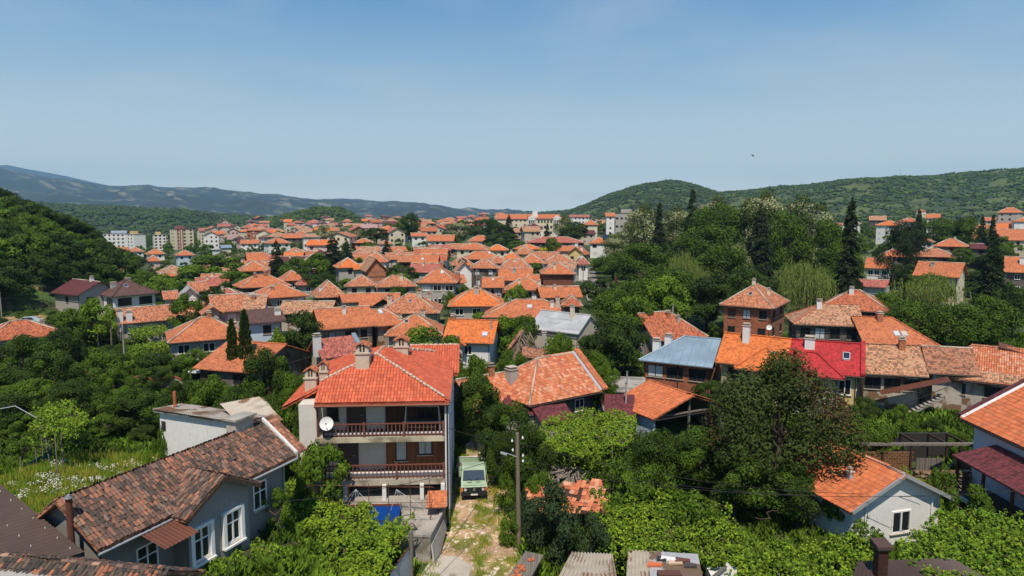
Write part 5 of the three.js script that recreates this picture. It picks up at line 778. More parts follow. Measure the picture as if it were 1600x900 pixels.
tileHouse(hMortar, 'flat', PAL.worn, 201, [0, 2]); tileHouse(hMortar, 'flat', PAL.worn, 207, [0], 1); tileHouse(hBarn, 'flat', PAL.orange, 211, [0, 1]); tileHouse(hBlue, 'flat', PAL.orange, 221, [0]); tileHouse(hCottage, 'flat', PAL.orange, 231, [0, 1]); tileHouse(hBand, 'roman', PAL.worn, 241, [0, 2]);

// ---------------------------------------------------------------- the three storey balcony house
{
  const O = V(-9, 0, -45), r = thing('balcony_house', 'three storey house with red orange roof and two long brown railed balconies', 'house', O, 0.062); taken.push([-9.4, -52, 8]); taken.push([-9, -45, 5.5]);
  const white = wallM(0.70, 0.66, 0.60), side = wallM(0.70, 0.72, 0.76);
  put('wall', new MB().box(-4.1, 4.45, -0.5, 8.7, -14.3, -1.2).geo(), white, r); put('wall', new MB().box(-5.25, -4.1, -0.5, 8.6, -14, 0.3).geo(), white, r); put('side_wall', new MB().box(4.45, 4.72, -0.5, 8.75, -14.3, 0.55).geo(), side, r);
  put('roof_underside', new MB().box(-4.0, 4.6, 8.5, 8.64, -1.2, 0.6).geo(), MT.soffit, r);
  // roof
  const A = V(-0.55, 11.2, -3.5), B = V(-0.4, 11.2, -6.2), f1 = [V(-4.1, 8.82, 0.8), V(4.75, 8.82, 0.8), A, V(-4.1, 9.8, -0.95)], f2 = [V(4.8, 8.82, 0.8), V(4.8, 8.82, -14.8), B, A], f4 = [V(4.8, 8.82, -14.8), V(-6.6, 8.15, -14.8), B], f3 = [V(-6.6, 8.15, -14.8), V(-6.6, 8.15, -1.0), V(-4.1, 9.4, -1.0), A, B];
  const rb = new MB(); for (const f of [f1, f2, f3, f4]) rb.slab(f, 0.2, V(0, -1, 0)); rb.slab([V(1.0, 8.55, -8.4), V(5.2, 8.55, -8.4), V(5.2, 9.95, -13.2), V(1.0, 9.95, -13.2)], 0.2, V(0, -1, 0));
  const redroof = roofMat(lin(0.60, 0.125, 0.055), mapFresh), rm = put('roof', rb.geo(), redroof, r);
  tilesOn(rm, f1, 'roman', PAL.red, 301); tilesOn(rm, [V(1.0, 8.57, -8.4), V(5.2, 8.57, -8.4), V(5.2, 9.97, -13.2), V(1.0, 9.97, -13.2)], 'roman', PAL.red, 303); tilesOn(rm, f2, 'flat', PAL.red, 305); tilesOn(rm, [f3[1], f3[2], f3[3], f3[4], f3[0]], 'flat', PAL.red, 307);
  const cap = new MB(), rr = rng(8); const mort = (p, q, n) => { for (let i = 0; i < n; i++) { const t = i / n, a = p.clone().lerp(q, t), b = p.clone().lerp(q, t + 0.8 / n); a.y += 0.05 + 0.04 * rr(); b.y += 0.05 + 0.04 * rr(); cap.tube(a, b, 0.075 + 0.05 * rr(), 0.07, 6); if (rr() < 0.5) cap.tube(a, a.clone().add(V((rr() - 0.5) * 0.7, -0.1 - 0.1 * rr(), 0.45 * rr())), 0.045, 0.02, 5); } };
  mort(A, V(-4.1, 9.8, -0.95), 14); mort(A, V(4.5, 9.0, 0.65), 20); mort(A, B, 6); mort(B, V(4.7, 8.95, -14.7), 16); mort(V(1.0, 9.97, -13.2), V(5.2, 9.97, -13.2), 10);
  const capM = put('ridge_mortar', cap.geo(), MT.mortar, rm); capM.userData.kind = 'stuff';
  put('gutter', new MB().tube(V(-4.1, 8.6, 0.88), V(4.8, 8.6, 0.88), 0.075, 0.075, 7).tube(V(-6.68, 7.95, -1), V(-6.68, 7.95, -14.8), 0.07, 0.07, 7).geo(), MT.rail, r);
  put('drain_pipe', new MB().tube(V(-4.02, 8.55, 0.8), V(-4.02, 8.2, 0.38), 0.07, 0.07, 7).tube(V(-4.02, 8.2, 0.38), V(-4.02, 0, 0.38), 0.07, 0.07, 7).geo(), MT.rail, r); put('drain_pipe', new MB().tube(V(4.62, 8.5, 0.62), V(4.62, 0, 0.62), 0.06, 0.06, 7).geo(), MT.iron, r);
  chimneyOn(r, -1.35, 10.75, -2.5, 'house', 0.75, 0.95); chimneyOn(r, 0.9, 10.3, -7.2, 'house', 0.75, 1.0); chimneyOn(r, -5.0, 9.0, -2.6, 'house', 0.75, 0.8); chimneyOn(r, -4.2, 9.45, -2.9, 'house', 0.65, 0.6);
  // floors
  put('balcony_floor', new MB().box(-4.1, 4.45, 6.12, 6.36, -1.2, 0.62).geo(), WALL.concrete, r); put('balcony_edge', new MB().box(-4.12, 4.42, 6.05, 6.42, 0.621, 0.72).geo(), M(lin(0.66, 0.60, 0.46), { map: mapConcrete }), r);
  put('balcony_floor', new MB().box(-5.2, 4.45, 3.24, 3.5, -1.2, 0.85).geo(), WALL.concrete, r); put('balcony_edge', new MB().box(-5.2, 4.42, 3.16, 3.56, 0.851, 0.95).geo(), M(lin(0.60, 0.55, 0.47), { map: mapConcrete }), r);
  put('low_balcony_wall', new MB().box(-4.0, 4.42, 3.57, 3.86, 0.30, 0.4).geo(), MT.white, r); put('low_balcony_wall', new MB().box(-3.6, 4.4, 6.43, 6.62, 0.30, 0.4).geo(), wallM(0.72, 0.74, 0.78), r);
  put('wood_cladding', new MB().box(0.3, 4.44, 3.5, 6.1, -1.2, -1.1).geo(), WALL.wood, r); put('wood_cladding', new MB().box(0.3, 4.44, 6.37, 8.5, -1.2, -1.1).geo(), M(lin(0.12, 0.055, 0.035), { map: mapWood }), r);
  doorOn(r, -2.3, 3.5, -1.2, 0, 1.25, 2.15, M(lin(0.07, 0.05, 0.045))); doorOn(r, -1.7, 6.37, -1.2, 0, 1.2, 2.0, M(lin(0.07, 0.05, 0.045)));
  for (const [x, y, w, h] of [[1.35, 4.1, 0.8, 1.6], [3.0, 4.5, 1.0, 1.3], [3.1, 7.0, 1.2, 1.2], [-3.3, 7.0, 0.8, 1.2]]) { const wn = windowOn(r, x, y, -1.1, 0, w, h, { mat: MT.wood, pane: y < 5 ? MT.curtain : MT.glass }); if (y < 5) { const b = new MB(); for (let i = 1; i < 6; i++) b.box(-w / 2 + i * w / 6 - 0.012, -w / 2 + i * w / 6 + 0.012, 0.1, h - 0.1, 0.05, 0.07); put('window_bars', b.geo(), MT.white, wn); } }
  for (const [z, y] of [[-3, 6.9], [-6.5, 6.9], [-10, 6.9], [-4, 4], [-9, 4]]) windowOn(r, 4.72, y, z, Math.PI / 2, 0.9, 1.2, { pane: MT.glass });
  // railings
  const railing = (y, z, x0, x1, n, hgt) => {
    const g = put('railing', new MB().box(x0, x1, y + hgt, y + hgt + 0.07, z - 0.05, z + 0.05).box(x0, x1, y + 0.1, y + 0.16, z - 0.03, z + 0.03).geo(), MT.rail, r); const bal = cached('bal' + hgt, () => new MB().box(-0.035, 0.035, 0.16, hgt, -0.02, 0.02).geo()), post = cached('post' + hgt, () => new MB().box(-0.07, 0.07, 0, hgt + 0.14, -0.07, 0.07).geo());
    for (let i = 0; i <= n; i++) { const big = i % Math.round(n / 3) === 0, b = put(big ? 'post' : 'baluster', big ? post : bal, MT.rail, g); b.position.set(lerp(x0 + 0.05, x1 - 0.05, i / n), y, z); }
  };
  railing(6.42, 0.66, -3.6, 4.4, 30, 0.85); railing(3.56, 0.9, -5.1, 4.4, 36, 0.95);
  dish(r, -3.3, 7.45, 0.9, 0.1, 1.05); put('dish_bracket', new MB().tube(V(-3.3, 7.3, 0.75), V(-4.0, 7.2, 0.3), 0.025, 0.025, 5).geo(), MT.galv, r);
  // ground storey: open store under the balcony with props and a lower terrace
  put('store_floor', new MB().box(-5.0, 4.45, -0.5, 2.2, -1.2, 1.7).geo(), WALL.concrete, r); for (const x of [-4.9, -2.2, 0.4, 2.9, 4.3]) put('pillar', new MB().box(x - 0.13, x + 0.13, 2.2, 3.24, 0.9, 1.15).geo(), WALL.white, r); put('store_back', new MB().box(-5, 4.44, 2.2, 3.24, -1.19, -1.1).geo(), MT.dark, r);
  put('terrace', new MB().slab([V(1.6, 1.7, 1.7), V(4.45, 1.7, 1.7), V(3.7, 1.7, 5.6), V(1.9, 1.7, 5.4)].reverse().reverse(), 2.3, V(0, -1, 0)).geo(), WALL.concrete, r); put('terrace_kerb', new MB().bar(V(4.4, 1.78, 1.7), V(3.66, 1.78, 5.6), 0.2, 0.16).bar(V(3.66, 1.78, 5.55), V(1.9, 1.78, 5.36), 0.2, 0.16).geo(), WALL.concrete, r);
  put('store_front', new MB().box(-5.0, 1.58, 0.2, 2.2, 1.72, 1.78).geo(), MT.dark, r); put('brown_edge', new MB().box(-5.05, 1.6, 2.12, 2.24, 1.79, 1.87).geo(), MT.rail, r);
  put('blue_tarp', new MB().box(-0.4, 1.5, 0.5, 2.1, 1.88, 1.92).geo(), M(lin(0.010, 0.085, 0.42), { roughness: 0.4 }), r);
  put('little_tiled_roof', new MB().slab([V(3.3, 2.35, 2.8), V(4.6, 2.35, 2.8), V(4.6, 2.9, 1.4), V(3.3, 2.9, 1.4)], 0.06, V(0, -1, 0)).geo(), ROOF.orange, r);
  // wash house wall and step to the alley
  put('retaining_wall', new MB().slab([V(3.72, 1.2, 5.6), V(4.3, 1.2, 2.2), V(4.48, 0.6, 2.2), V(3.95, -0.2, 6.2)], 0.1).geo(), WALL.concrete, r);
  const vf = thing('vine_frame', 'rusty bent rod vine frame in front of the balcony house', 'frame', V(-9, 1.7, -41.5)); const rd = new MB();
  for (let i = 0; i < 8; i++) { const x = -5 + i * 1.25; const z = (x > 2 ? -0.5 : 0.2); rd.tube(V(x, -1.7, z), V(x, 2.7, z), 0.028, 0.022, 5); } put('upright', rd.geo(), MT.rust, vf); const rl = new MB(); for (const [y, z] of [[2.6, 0.2], [1.6, 0.3], [2.1, -0.9]]) rl.tube(V(-5.2, y, z), V(4.0, y - 0.1, z), 0.018, 0.018, 5); put('rail', rl.geo(), MT.rust, vf);
  const br = new MB(); for (let i = 0; i < 9; i++) br.tube(V(-1 + (i > 4 ? 2.6 : 0), 2.0, -0.6), V(-2.4 + i * 0.75, 0.5 + 0.2 * (i % 3), 0.1), 0.014, 0.014, 4); put('brace', br.geo(), MT.galv, vf);
  // garden swing on the upper balcony
  const sw = thing('garden_swing', 'empty tubular garden swing frame standing on the top balcony', 'swing', V(-6.1, 6.37, -45.2)); const t = 0.035;
  put('frame', new MB().tube(V(-1.25, 0, 0.2), V(-1.1, 1.85, -0.1), t, t, 6).tube(V(1.25, 0, 0.2), V(1.1, 1.85, -0.1), t, t, 6).tube(V(-1.25, 0, -0.7), V(-1.1, 1.85, -0.15), t, t, 6).tube(V(1.25, 0, -0.7), V(1.1, 1.85, -0.15), t, t, 6).tube(V(-1.15, 1.87, -0.12), V(1.15, 1.87, -0.12), t, t, 6).tube(V(-1.2, 0.85, 0.1), V(1.2, 0.85, 0.1), 0.02, 0.02, 6).geo(), MT.galv, sw); put('seat', new MB().box(-0.95, 0.95, 0.42, 0.5, -0.4, 0.1).box(-0.95, 0.95, 0.5, 0.95, -0.48, -0.4).geo(), MT.dark, sw);
}
// ---------------------------------------------------------------- old clay roofed house on the bank
const hOld = house({ name: 'old_house', label: 'dark grey old house with a mossy brown clay tile roof and white deep windows', L: [152, 861], R: [463, 712], Y: 7.5, h: 3.2, depth: 4.8, rise: 1.75, type: 'gx', roof: 'old', wall: wallM(0.24, 0.235, 0.225), ridge: false, windows: false, ov: 0.5, gut: MT.galv, wings: [{ x: -0.1, z: 0.9, W: 4.7, D: 3.4, dh: -0.08, rise: 1.25, type: 'gz', wall: wallM(0.32, 0.305, 0.29), roof: 'old', ridge: false, gutter: false, ov: 0.45 }], more: (r, W, D, h) => {
  for (const x of [-1.2, 0.75]) { const wn = windowOn(r, x - 0.1, 0.55, 0.47, 0, 0.95, 1.6, { frame: 0.09, cross: true, dep: 0.06 }); put('reveal', new MB().box(-0.68, -0.48, -0.06, 1.72, -0.01, 0.16).box(0.48, 0.68, -0.06, 1.72, -0.01, 0.16).box(-0.48, 0.48, 1.6, 1.72, -0.01, 0.16).box(-0.7, 0.7, -0.16, -0.065, -0.01, 0.24).geo(), MT.white, wn); }
  windowOn(r, 3.6, 0.9, -0.5, 0, 1.0, 1.5, { frame: 0.08, cross: true }); windowOn(r, -3.4, 0.6, -0.5, 0, 1.1, 1.5, { frame: 0.08, cross: true }); windowOn(r, -5.2, 0.6, -0.5, 0, 0.9, 1.4, { frame: 0.08, cross: true });
  put('year_plate', yearPlate(), WALL.beige, r).position.set(-0.1, 2.55, 0.455); put('tin_awning', corrugated([V(-4.1, 2.55, 1.5), V(-2.3, 2.55, 1.5), V(-2.3, 3.0, -0.3), V(-4.1, 3.0, -0.3)], 9, 0.025), MT.rust, r);
  put('bargeboard', new MB().bar(V(-2.4, h - 0.2, 0.92), V(-0.1, h + 1.05, 0.92), 0.04, 0.2).bar(V(2.2, h - 0.2, 0.92), V(-0.1, h + 1.05, 0.92), 0.04, 0.2).geo(), MT.soffit, r);
  put('chimney', new MB().box(W / 2 - 2.2, W / 2 - 0.9, h + 0.6, h + 2.35, -2.9, -2.2).geo(), WALL.shabby, r); put('chimney_slab', new MB().box(W / 2 - 2.35, W / 2 - 0.75, h + 2.355, h + 2.47, -3.05, -2.05).geo(), WALL.concrete, r);
  put('parapet', new MB().slab([V(W / 2 - 0.02, h + 0.22, 0), V(W / 2 + 0.14, h + 0.22, 0), V(W / 2 + 0.14, h + 1.95, -2.4), V(W / 2 - 0.02, h + 1.95, -2.4)], 0.35, V(0, -1, 0)).geo(), WALL.white, r);
  put('end_roof', new MB().slab([V(W / 2 + 0.12, h + 0.15, 0), V(W / 2 + 0.9, h + 0.15, 0), V(W / 2 + 0.9, h + 1.9, -2.4), V(W / 2 + 0.12, h + 1.9, -2.4)], 0.12, V(0, -1, 0)).geo(), ROOF.old, r);
} });
function yearPlate() { const b = new MB(); const seg = (x, s) => { const q = { a: [0, 0.24, 0.12, 0.27], b: [0.12, 0.135, 0.15, 0.26], c: [0.12, 0, 0.15, 0.135], d: [0, 0, 0.12, 0.03], e: [-0.03, 0, 0, 0.135], f: [-0.03, 0.135, 0, 0.26], g: [0, 0.12, 0.12, 0.15] }; for (const k of s) b.box(x + q[k][0], x + q[k][2], q[k][1], q[k][3], 0, 0.02); }; seg(-0.5, 'bc'); seg(-0.25, 'abcdfg'); seg(0.02, 'acdefg'); seg(0.29, 'abc'); return b.geo(); }
{ const o = { jitter: 0.09, lost: 0.004 }; tileHouse(hOld, 'barrel', PAL.old, 401, [0, 1], 0, { ...o, single: 0 }); tileHouse(hOld, 'barrel', PAL.old, 411, [0, 1], 1, { ...o, single: 150 }); }
// roofs in the near corner of the bank
{
  const pts = [P(-60, 862, 8.7), P(262, 893, 8.5)], dir = pts[1].clone().sub(pts[0]).normalize(), toCam = V(-dir.z, 0, dir.x), a = pts[0], b = pts[1], c = b.clone().addScaledVector(toCam, 3.2).add(V(0, -1.5, 0)), d = a.clone().addScaledVector(toCam, 3.2).add(V(0, -1.5, 0)), e = b.clone().addScaledVector(toCam, -2.2).add(V(0, -1.2, 0)), g = a.clone().addScaledVector(toCam, -2.2).add(V(0, -1.2, 0));
  const o = a.clone().add(b).multiplyScalar(0.5); o.y = 4.2; const r = thing('old_house', 'sooty clay tiled roof ridge of the lowest old house', 'house', o), L = (p) => p.clone().sub(o); taken.push([o.x, o.z, 4]);
  put('roof', new MB().slab([d, c, b, a].map(L), 0.14, V(0, -1, 0)).slab([e, g, a, b].map(L), 0.14, V(0, -1, 0)).geo(), ROOF.old, r); const rm = r.children[0];
  tilesOn(rm, [d, c, b, a].map(L), 'barrel', PAL.soot, 421, { jitter: 0.09, single: 0 }); tilesOn(rm, [e, g, a, b].map(L), 'barrel', PAL.soot, 423, { jitter: 0.09, single: 150 });
  const rt = TILES.barrel[0], rr = rng(77), n = Math.floor(a.distanceTo(b) / 0.3), ridgeM = [0.085, 0.12, 0.2, 0.4].map((k) => M(lin(k, k * 0.62, k * 0.45), { map: mapPlaster }));
  for (let i = 0; i < n; i++) { const t = put('ridge_tile', rt, ridgeM[Math.floor(rr() * rr() * 4)], r); t.position.copy(L(a.clone().lerp(b, (i + 0.5) / n))).add(V(0, 0.02, 0)); t.rotation.y = Math.atan2(dir.x, dir.z) + (rr() - 0.5) * 0.15; t.scale.setScalar(1.25); }
  put('wall', new MB().slab([a, b, b.clone().setY(3), a.clone().setY(3)].map((p) => L(p).add(V(0, -0.2, 0))), 2.4, toCam.clone()).geo(), WALL.grey, r);
}
{
  const q = [P(-70, 868, 7.8), P(92, 868, 7.6), P(132, 862, 7.7), P(52, 797, 8.6), P(-70, 735, 9.2)], o = q[0].clone().add(q[2]).multiplyScalar(0.5); o.y = 4.4; const L = (p) => p.clone().sub(o);
  const r = thing('shed', 'dark brown corrugated sheet roof dotted with pale nail heads on the bank', 'shed', o); taken.push([o.x, o.z, 3.5]);
  const A = P(132, 862, 7.7), B = P(-70, 700, 9.6), C = B.clone().add(V(-2.6, -0.1, 3.6)), D = A.clone().add(V(-3.2, -0.1, 3.2)); put('roof', corrugated([A, B, C, D].map(L), 46, 0.028), M(lin(0.085, 0.052, 0.042), { map: mapSheet, roughness: 0.75 }), r);
  const nb = new MB(); for (let i = 0; i < 12; i++) for (let j = 0; j < 5; j++) { const p = A.clone().lerp(B, (i + 0.5) / 12).lerp(D.clone().lerp(C, (i + 0.5) / 12), (j + 0.3) / 5); nb.tube(L(p), L(p).add(V(0, 0.07, 0)), 0.025, 0.012, 5); } put('nail_head', nb.geo(), MT.white, r).userData.kind = 'stuff';
  put('wall', new MB().slab([A, B, B.clone().setY(3), A.clone().setY(3)].map((p) => L(p).add(V(0, -0.25, 0))), 2.5, V(-0.7, 0, 0.7)).geo(), WALL.dark, r);
  const cb = P(111, 834, 8.0), cp = put('flue', new MB().tube(L(cb).add(V(0, -0.6, 0)), L(cb).add(V(0, 1.5, 0)), 0.13, 0.13, 10).geo(), MT.rust, r); put('cap', new MB().tube(L(cb).add(V(0, 1.55, 0)), L(cb).add(V(0, 1.68, 0)), 0.22, 0.06, 12).geo(), MT.galv, cp);
}
// ---------------------------------------------------------------- sheds of the left garden
house({ name: 'shed', category: 'shed', label: 'whitewashed garden shed with a grey corrugated roof', L: [239, 640], R: [376, 661], Y: 6.6, h: 5, depth: 2.6, rise: -0.25, type: 'shed', roof: 'asbestos', wall: 'white', windows: false, ridge: false, gutter: false, ov: 0.3, more: (r, W, D, h) => { put('corrugated_sheet', corrugated([V(-W / 2, h + 0.06, 0.1), V(W / 2, h + 0.06, 0.1), V(W / 2, h - 0.17, -D), V(-W / 2, h - 0.17, -D)], 44, 0.03), ROOF.asbestos, r); put('flue', new MB().tube(V(-W / 2 + 0.9, h, -1.2), V(-W / 2 + 0.9, h + 1.2, -1.2), 0.12, 0.12, 8).geo(), MT.clay, r); put('vent', new MB().box(-W / 2 + 0.5, -W / 2 + 0.9, h - 1.6, h - 0.9, -0.3, -0.25).geo(), MT.dark, r); } });
house({ name: 'shed', category: 'shed', label: 'shed with a tilted pale ribbed asbestos roof behind the old clay roof', L: [392, 668], R: [442, 657], Y: 5.9, h: 4, depth: 3.2, rise: 1.2, type: 'shed', roof: 'asbestos', wall: 'shabby', windows: false, ridge: false, gutter: false, ov: 0.2, more: (r, W, D, h) => put('corrugated_sheet', corrugated([V(-W / 2 - 0.6, h + 0.06, 0.1), V(W / 2, h + 0.06, 0.1), V(W / 2 - 0.3, h + 1.3, -D), V(-W / 2 - 0.9, h + 1.3, -D)], 22, 0.04), M(lin(0.58, 0.53, 0.45), { map: mapShabby }), r) });
{
  const o = P(330, 576, 2.4); const c = thing('garden_canopy', 'white fabric garden canopy on white posts', 'canopy', V(o.x, 0, o.z)); put('cloth', new MB().slab([V(-2.2, 2.4, 1.4), V(1.9, 2.5, 1.4), V(2.1, 2.75, -1.4), V(-1.6, 2.85, -1.4)], 0.05, V(0, -1, 0)).box(-2.2, 1.9, 2.15, 2.42, 1.4, 1.44).geo(), MT.white, c); for (const [x, z] of [[-2, 1.3], [1.8, 1.3], [-1.6, -1.3], [1.9, -1.3]]) put('post', new MB().tube(V(x, -0.3, z), V(x, 2.5, z), 0.07, 0.07, 8).geo(), MT.white, c);
  const w = thing('garden_wall', 'scalloped garden wall capped with arched brown clay tiles', 'wall', onG(208, 604, 0)); const wb = new MB(), cb = new MB(); let prev = null; const arcs = [[127, 588, 10], [205, 598, 10], [256, 590, 10]];
  const path = []; for (let i = 0; i <= 48; i++) { const px = lerp(125, 290, i / 48), y = px < 175 ? 598 - 0.18 * (px - 125) : null; const k = px < 162 ? Math.sin(Math.PI * (px - 118) / 52) : px < 198 ? -0.15 : px < 245 ? Math.sin(Math.PI * (px - 198) / 47) : Math.sin(Math.PI * (px - 245) / 45); const b = onG(lerp(125, 290, i / 48), 612, 0); path.push([b, 1.15 + 0.75 * Math.max(-0.2, k)]); }
  for (let i = 0; i < 48; i++) { const [a, ha] = path[i], [b, hb] = path[i + 1], A = a.clone().sub(w.position), B = b.clone().sub(w.position); wb.slab([A.clone().add(V(0, -0.4, 0.1)), B.clone().add(V(0, -0.4, 0.1)), B.clone().add(V(0, hb, 0.1)), A.clone().add(V(0, ha, 0.1))], 0.2, V(0, 0, -1)); cb.tube(A.clone().add(V(0, ha, 0)), B.clone().add(V(0, hb, 0)), 0.17, 0.17, 6, false); }
  put('masonry', wb.geo(), WALL.beige, w); put('tile_coping', cb.geo(), M(lin(0.30, 0.10, 0.05), { map: mapWorn }), w);
}

{
  const a = P(34, 742, 0.2), b = P(80, 716, 0.2), c = thing('netting_fence', 'low green netting fence between rough posts in the lower garden', 'fence', a.clone().setY(G(a.x, a.z))), B = b.clone().sub(a); B.y = 0;
  put('netting', new MB().slab([V(0, 0, 0), B.clone(), B.clone().setY(0.9), V(0, 0.9, 0)], 0.02).geo(), M(lin(0.01, 0.16, 0.10)), c); for (const t of [0, 0.5, 1]) put('post', new MB().tube(B.clone().multiplyScalar(t).add(V(0, -0.3, 0)), B.clone().multiplyScalar(t).add(V(0, 1.7, 0)), 0.07, 0.06, 7).geo(), WALL.greywood, c);
  put('board', new MB().slab([V(0.2, 0.05, 1.2), B.clone().add(V(0.2, 0.05, 1)), B.clone().add(V(0.2, 0.45, 0.8)), V(0.2, 0.45, 1)], 0.06).geo(), M(lin(0.45, 0.30, 0.17), { map: mapWood }), c);
  const lp = P(78, 722, 0.4), l2 = thing('leaning_pole', 'grey pole with a cross bar carrying the garden vine', 'pole', V(lp.x, G(lp.x, lp.z), lp.z)); put('shaft', new MB().tube(V(0, -0.3, 0), V(-0.3, 4.2, 0), 0.09, 0.07, 8).geo(), WALL.greywood, l2); put('cross_bar', new MB().tube(V(-0.3, 3.9, 0), V(-2.2, 5.4, 0.5), 0.05, 0.04, 6).tube(V(-2.2, 5.4, 0.5), V(-7, 4.6, 1.2), 0.04, 0.04, 6).geo(), MT.galv, l2);
  const st = rng(44), gb = P(45, 735, 0.2); for (let i = 0; i < 14; i++) { const s = thing('garden_stone', 'pale rough stone edging the lower garden bed', 'stone', V(gb.x + i * 0.28 - 0.6 + st() * 0.2, G(gb.x, gb.z) + 0.12, gb.z + 1.6 - i * 0.12 + st() * 0.5), st() * 6, 'stones edging the garden bed'); const g2 = new THREE.IcosahedronGeometry(0.2 + 0.12 * st(), 1), pp = g2.attributes.position; for (let k = 0; k < pp.count; k++) { const q = 0.8 + 0.4 * noise3(pp.getX(k) * 5 + i, pp.getY(k) * 5, pp.getZ(k) * 5); pp.setXYZ(k, pp.getX(k) * q, pp.getY(k) * q * 0.7, pp.getZ(k) * q); } g2.computeVertexNormals(); put('stone_body', g2, WALL.concrete, s); }
}
// ---------------------------------------------------------------- alley, flatbed truck, posts and wires
{
  const pts = []; for (let i = 0; i <= 30; i++) { const d = lerp(33, 64, i / 30), xl = lerp(-6.4, -4.15, i / 30), xr = d < 44 ? lerp(1.2, 0.8, (d - 33) / 11) : lerp(0.8, -1.2, (d - 44) / 20); pts.push([xl + 0.15 * noise2(d * 0.4, 1), xr + 0.4 * noise2(d * 0.4, 7), -d]); }
  const b = new MB(); for (let i = 0; i < 30; i++) for (let k = 0; k < 6; k++) { const q = (j, s) => { const [l, r, z] = pts[j], x = lerp(l, r, s / 6); return V(x, G(x, z) + 0.035 + 0.03 * noise2(x, z), z); }; b.poly([q(i, k), q(i, k + 1), q(i + 1, k + 1), q(i + 1, k)]); }
  struct('dirt_alley', b.geo(), M(lin(0.86, 0.84, 0.82), { map: mapDirt, bumpMap: bumpFine, bumpScale: 0.05, roughness: 1 }));
  const s = new MB(); s.slab([V(-5.5, 0.10, -37.2), V(-2.6, 0.10, -37.4), V(-2.4, 0.09, -39.2), V(-3.4, 0.09, -40.4), V(-4.9, 0.1, -40.6)], 0.16, V(0, -1, 0)); struct('concrete_apron', s.geo(), M(lin(0.62, 0.58, 0.52), { map: mapConcrete, bumpMap: bumpFine, bumpScale: 0.012 }));
  // the lane between the far houses
  const lane = new MB(), ctr = [[936, 472], [930, 458], [924, 444], [920, 434], [917, 426], [915, 419]].map(([x, y]) => onG(x, y, 0)); for (let i = 0; i < ctr.length - 1; i++) for (let k = 0; k < 4; k++) { const q = (j, t, s) => { const p = ctr[j].clone().lerp(ctr[j + 1], t); p.x += s * 2.3; p.y = G(p.x, p.z) + 0.18; return p; }; lane.poly([q(i, k / 4, -1), q(i, k / 4, 1), q(i, (k + 1) / 4, 1), q(i, (k + 1) / 4, -1)]); }
  struct('lane', lane.geo(), M(lin(0.30, 0.29, 0.27), { map: mapConcrete, roughness: 1 })); taken.push(...ctr.map((c) => [c.x, c.z, 4]));
  const kb = new MB(); for (let i = 0; i < ctr.length - 1; i++) kb.bar(ctr[i].clone().add(V(-2.5, 0.25, 0)), ctr[i + 1].clone().add(V(-2.5, 0.25, 0)), 0.3, 0.3); struct('lane_kerb', kb.geo(), WALL.concrete);
  const yard = new MB(); { const a = onG(8, 512, 0), c = onG(70, 507, 0), e = onG(62, 494, 0), g = onG(0, 497, 0); yard.poly([a, c, e, g].map((p) => V(p.x, G(p.x, p.z) + 0.15, p.z))); } struct('gravel_yard', yard.geo(), M(lin(0.62, 0.55, 0.44), { map: mapDirt }));
}
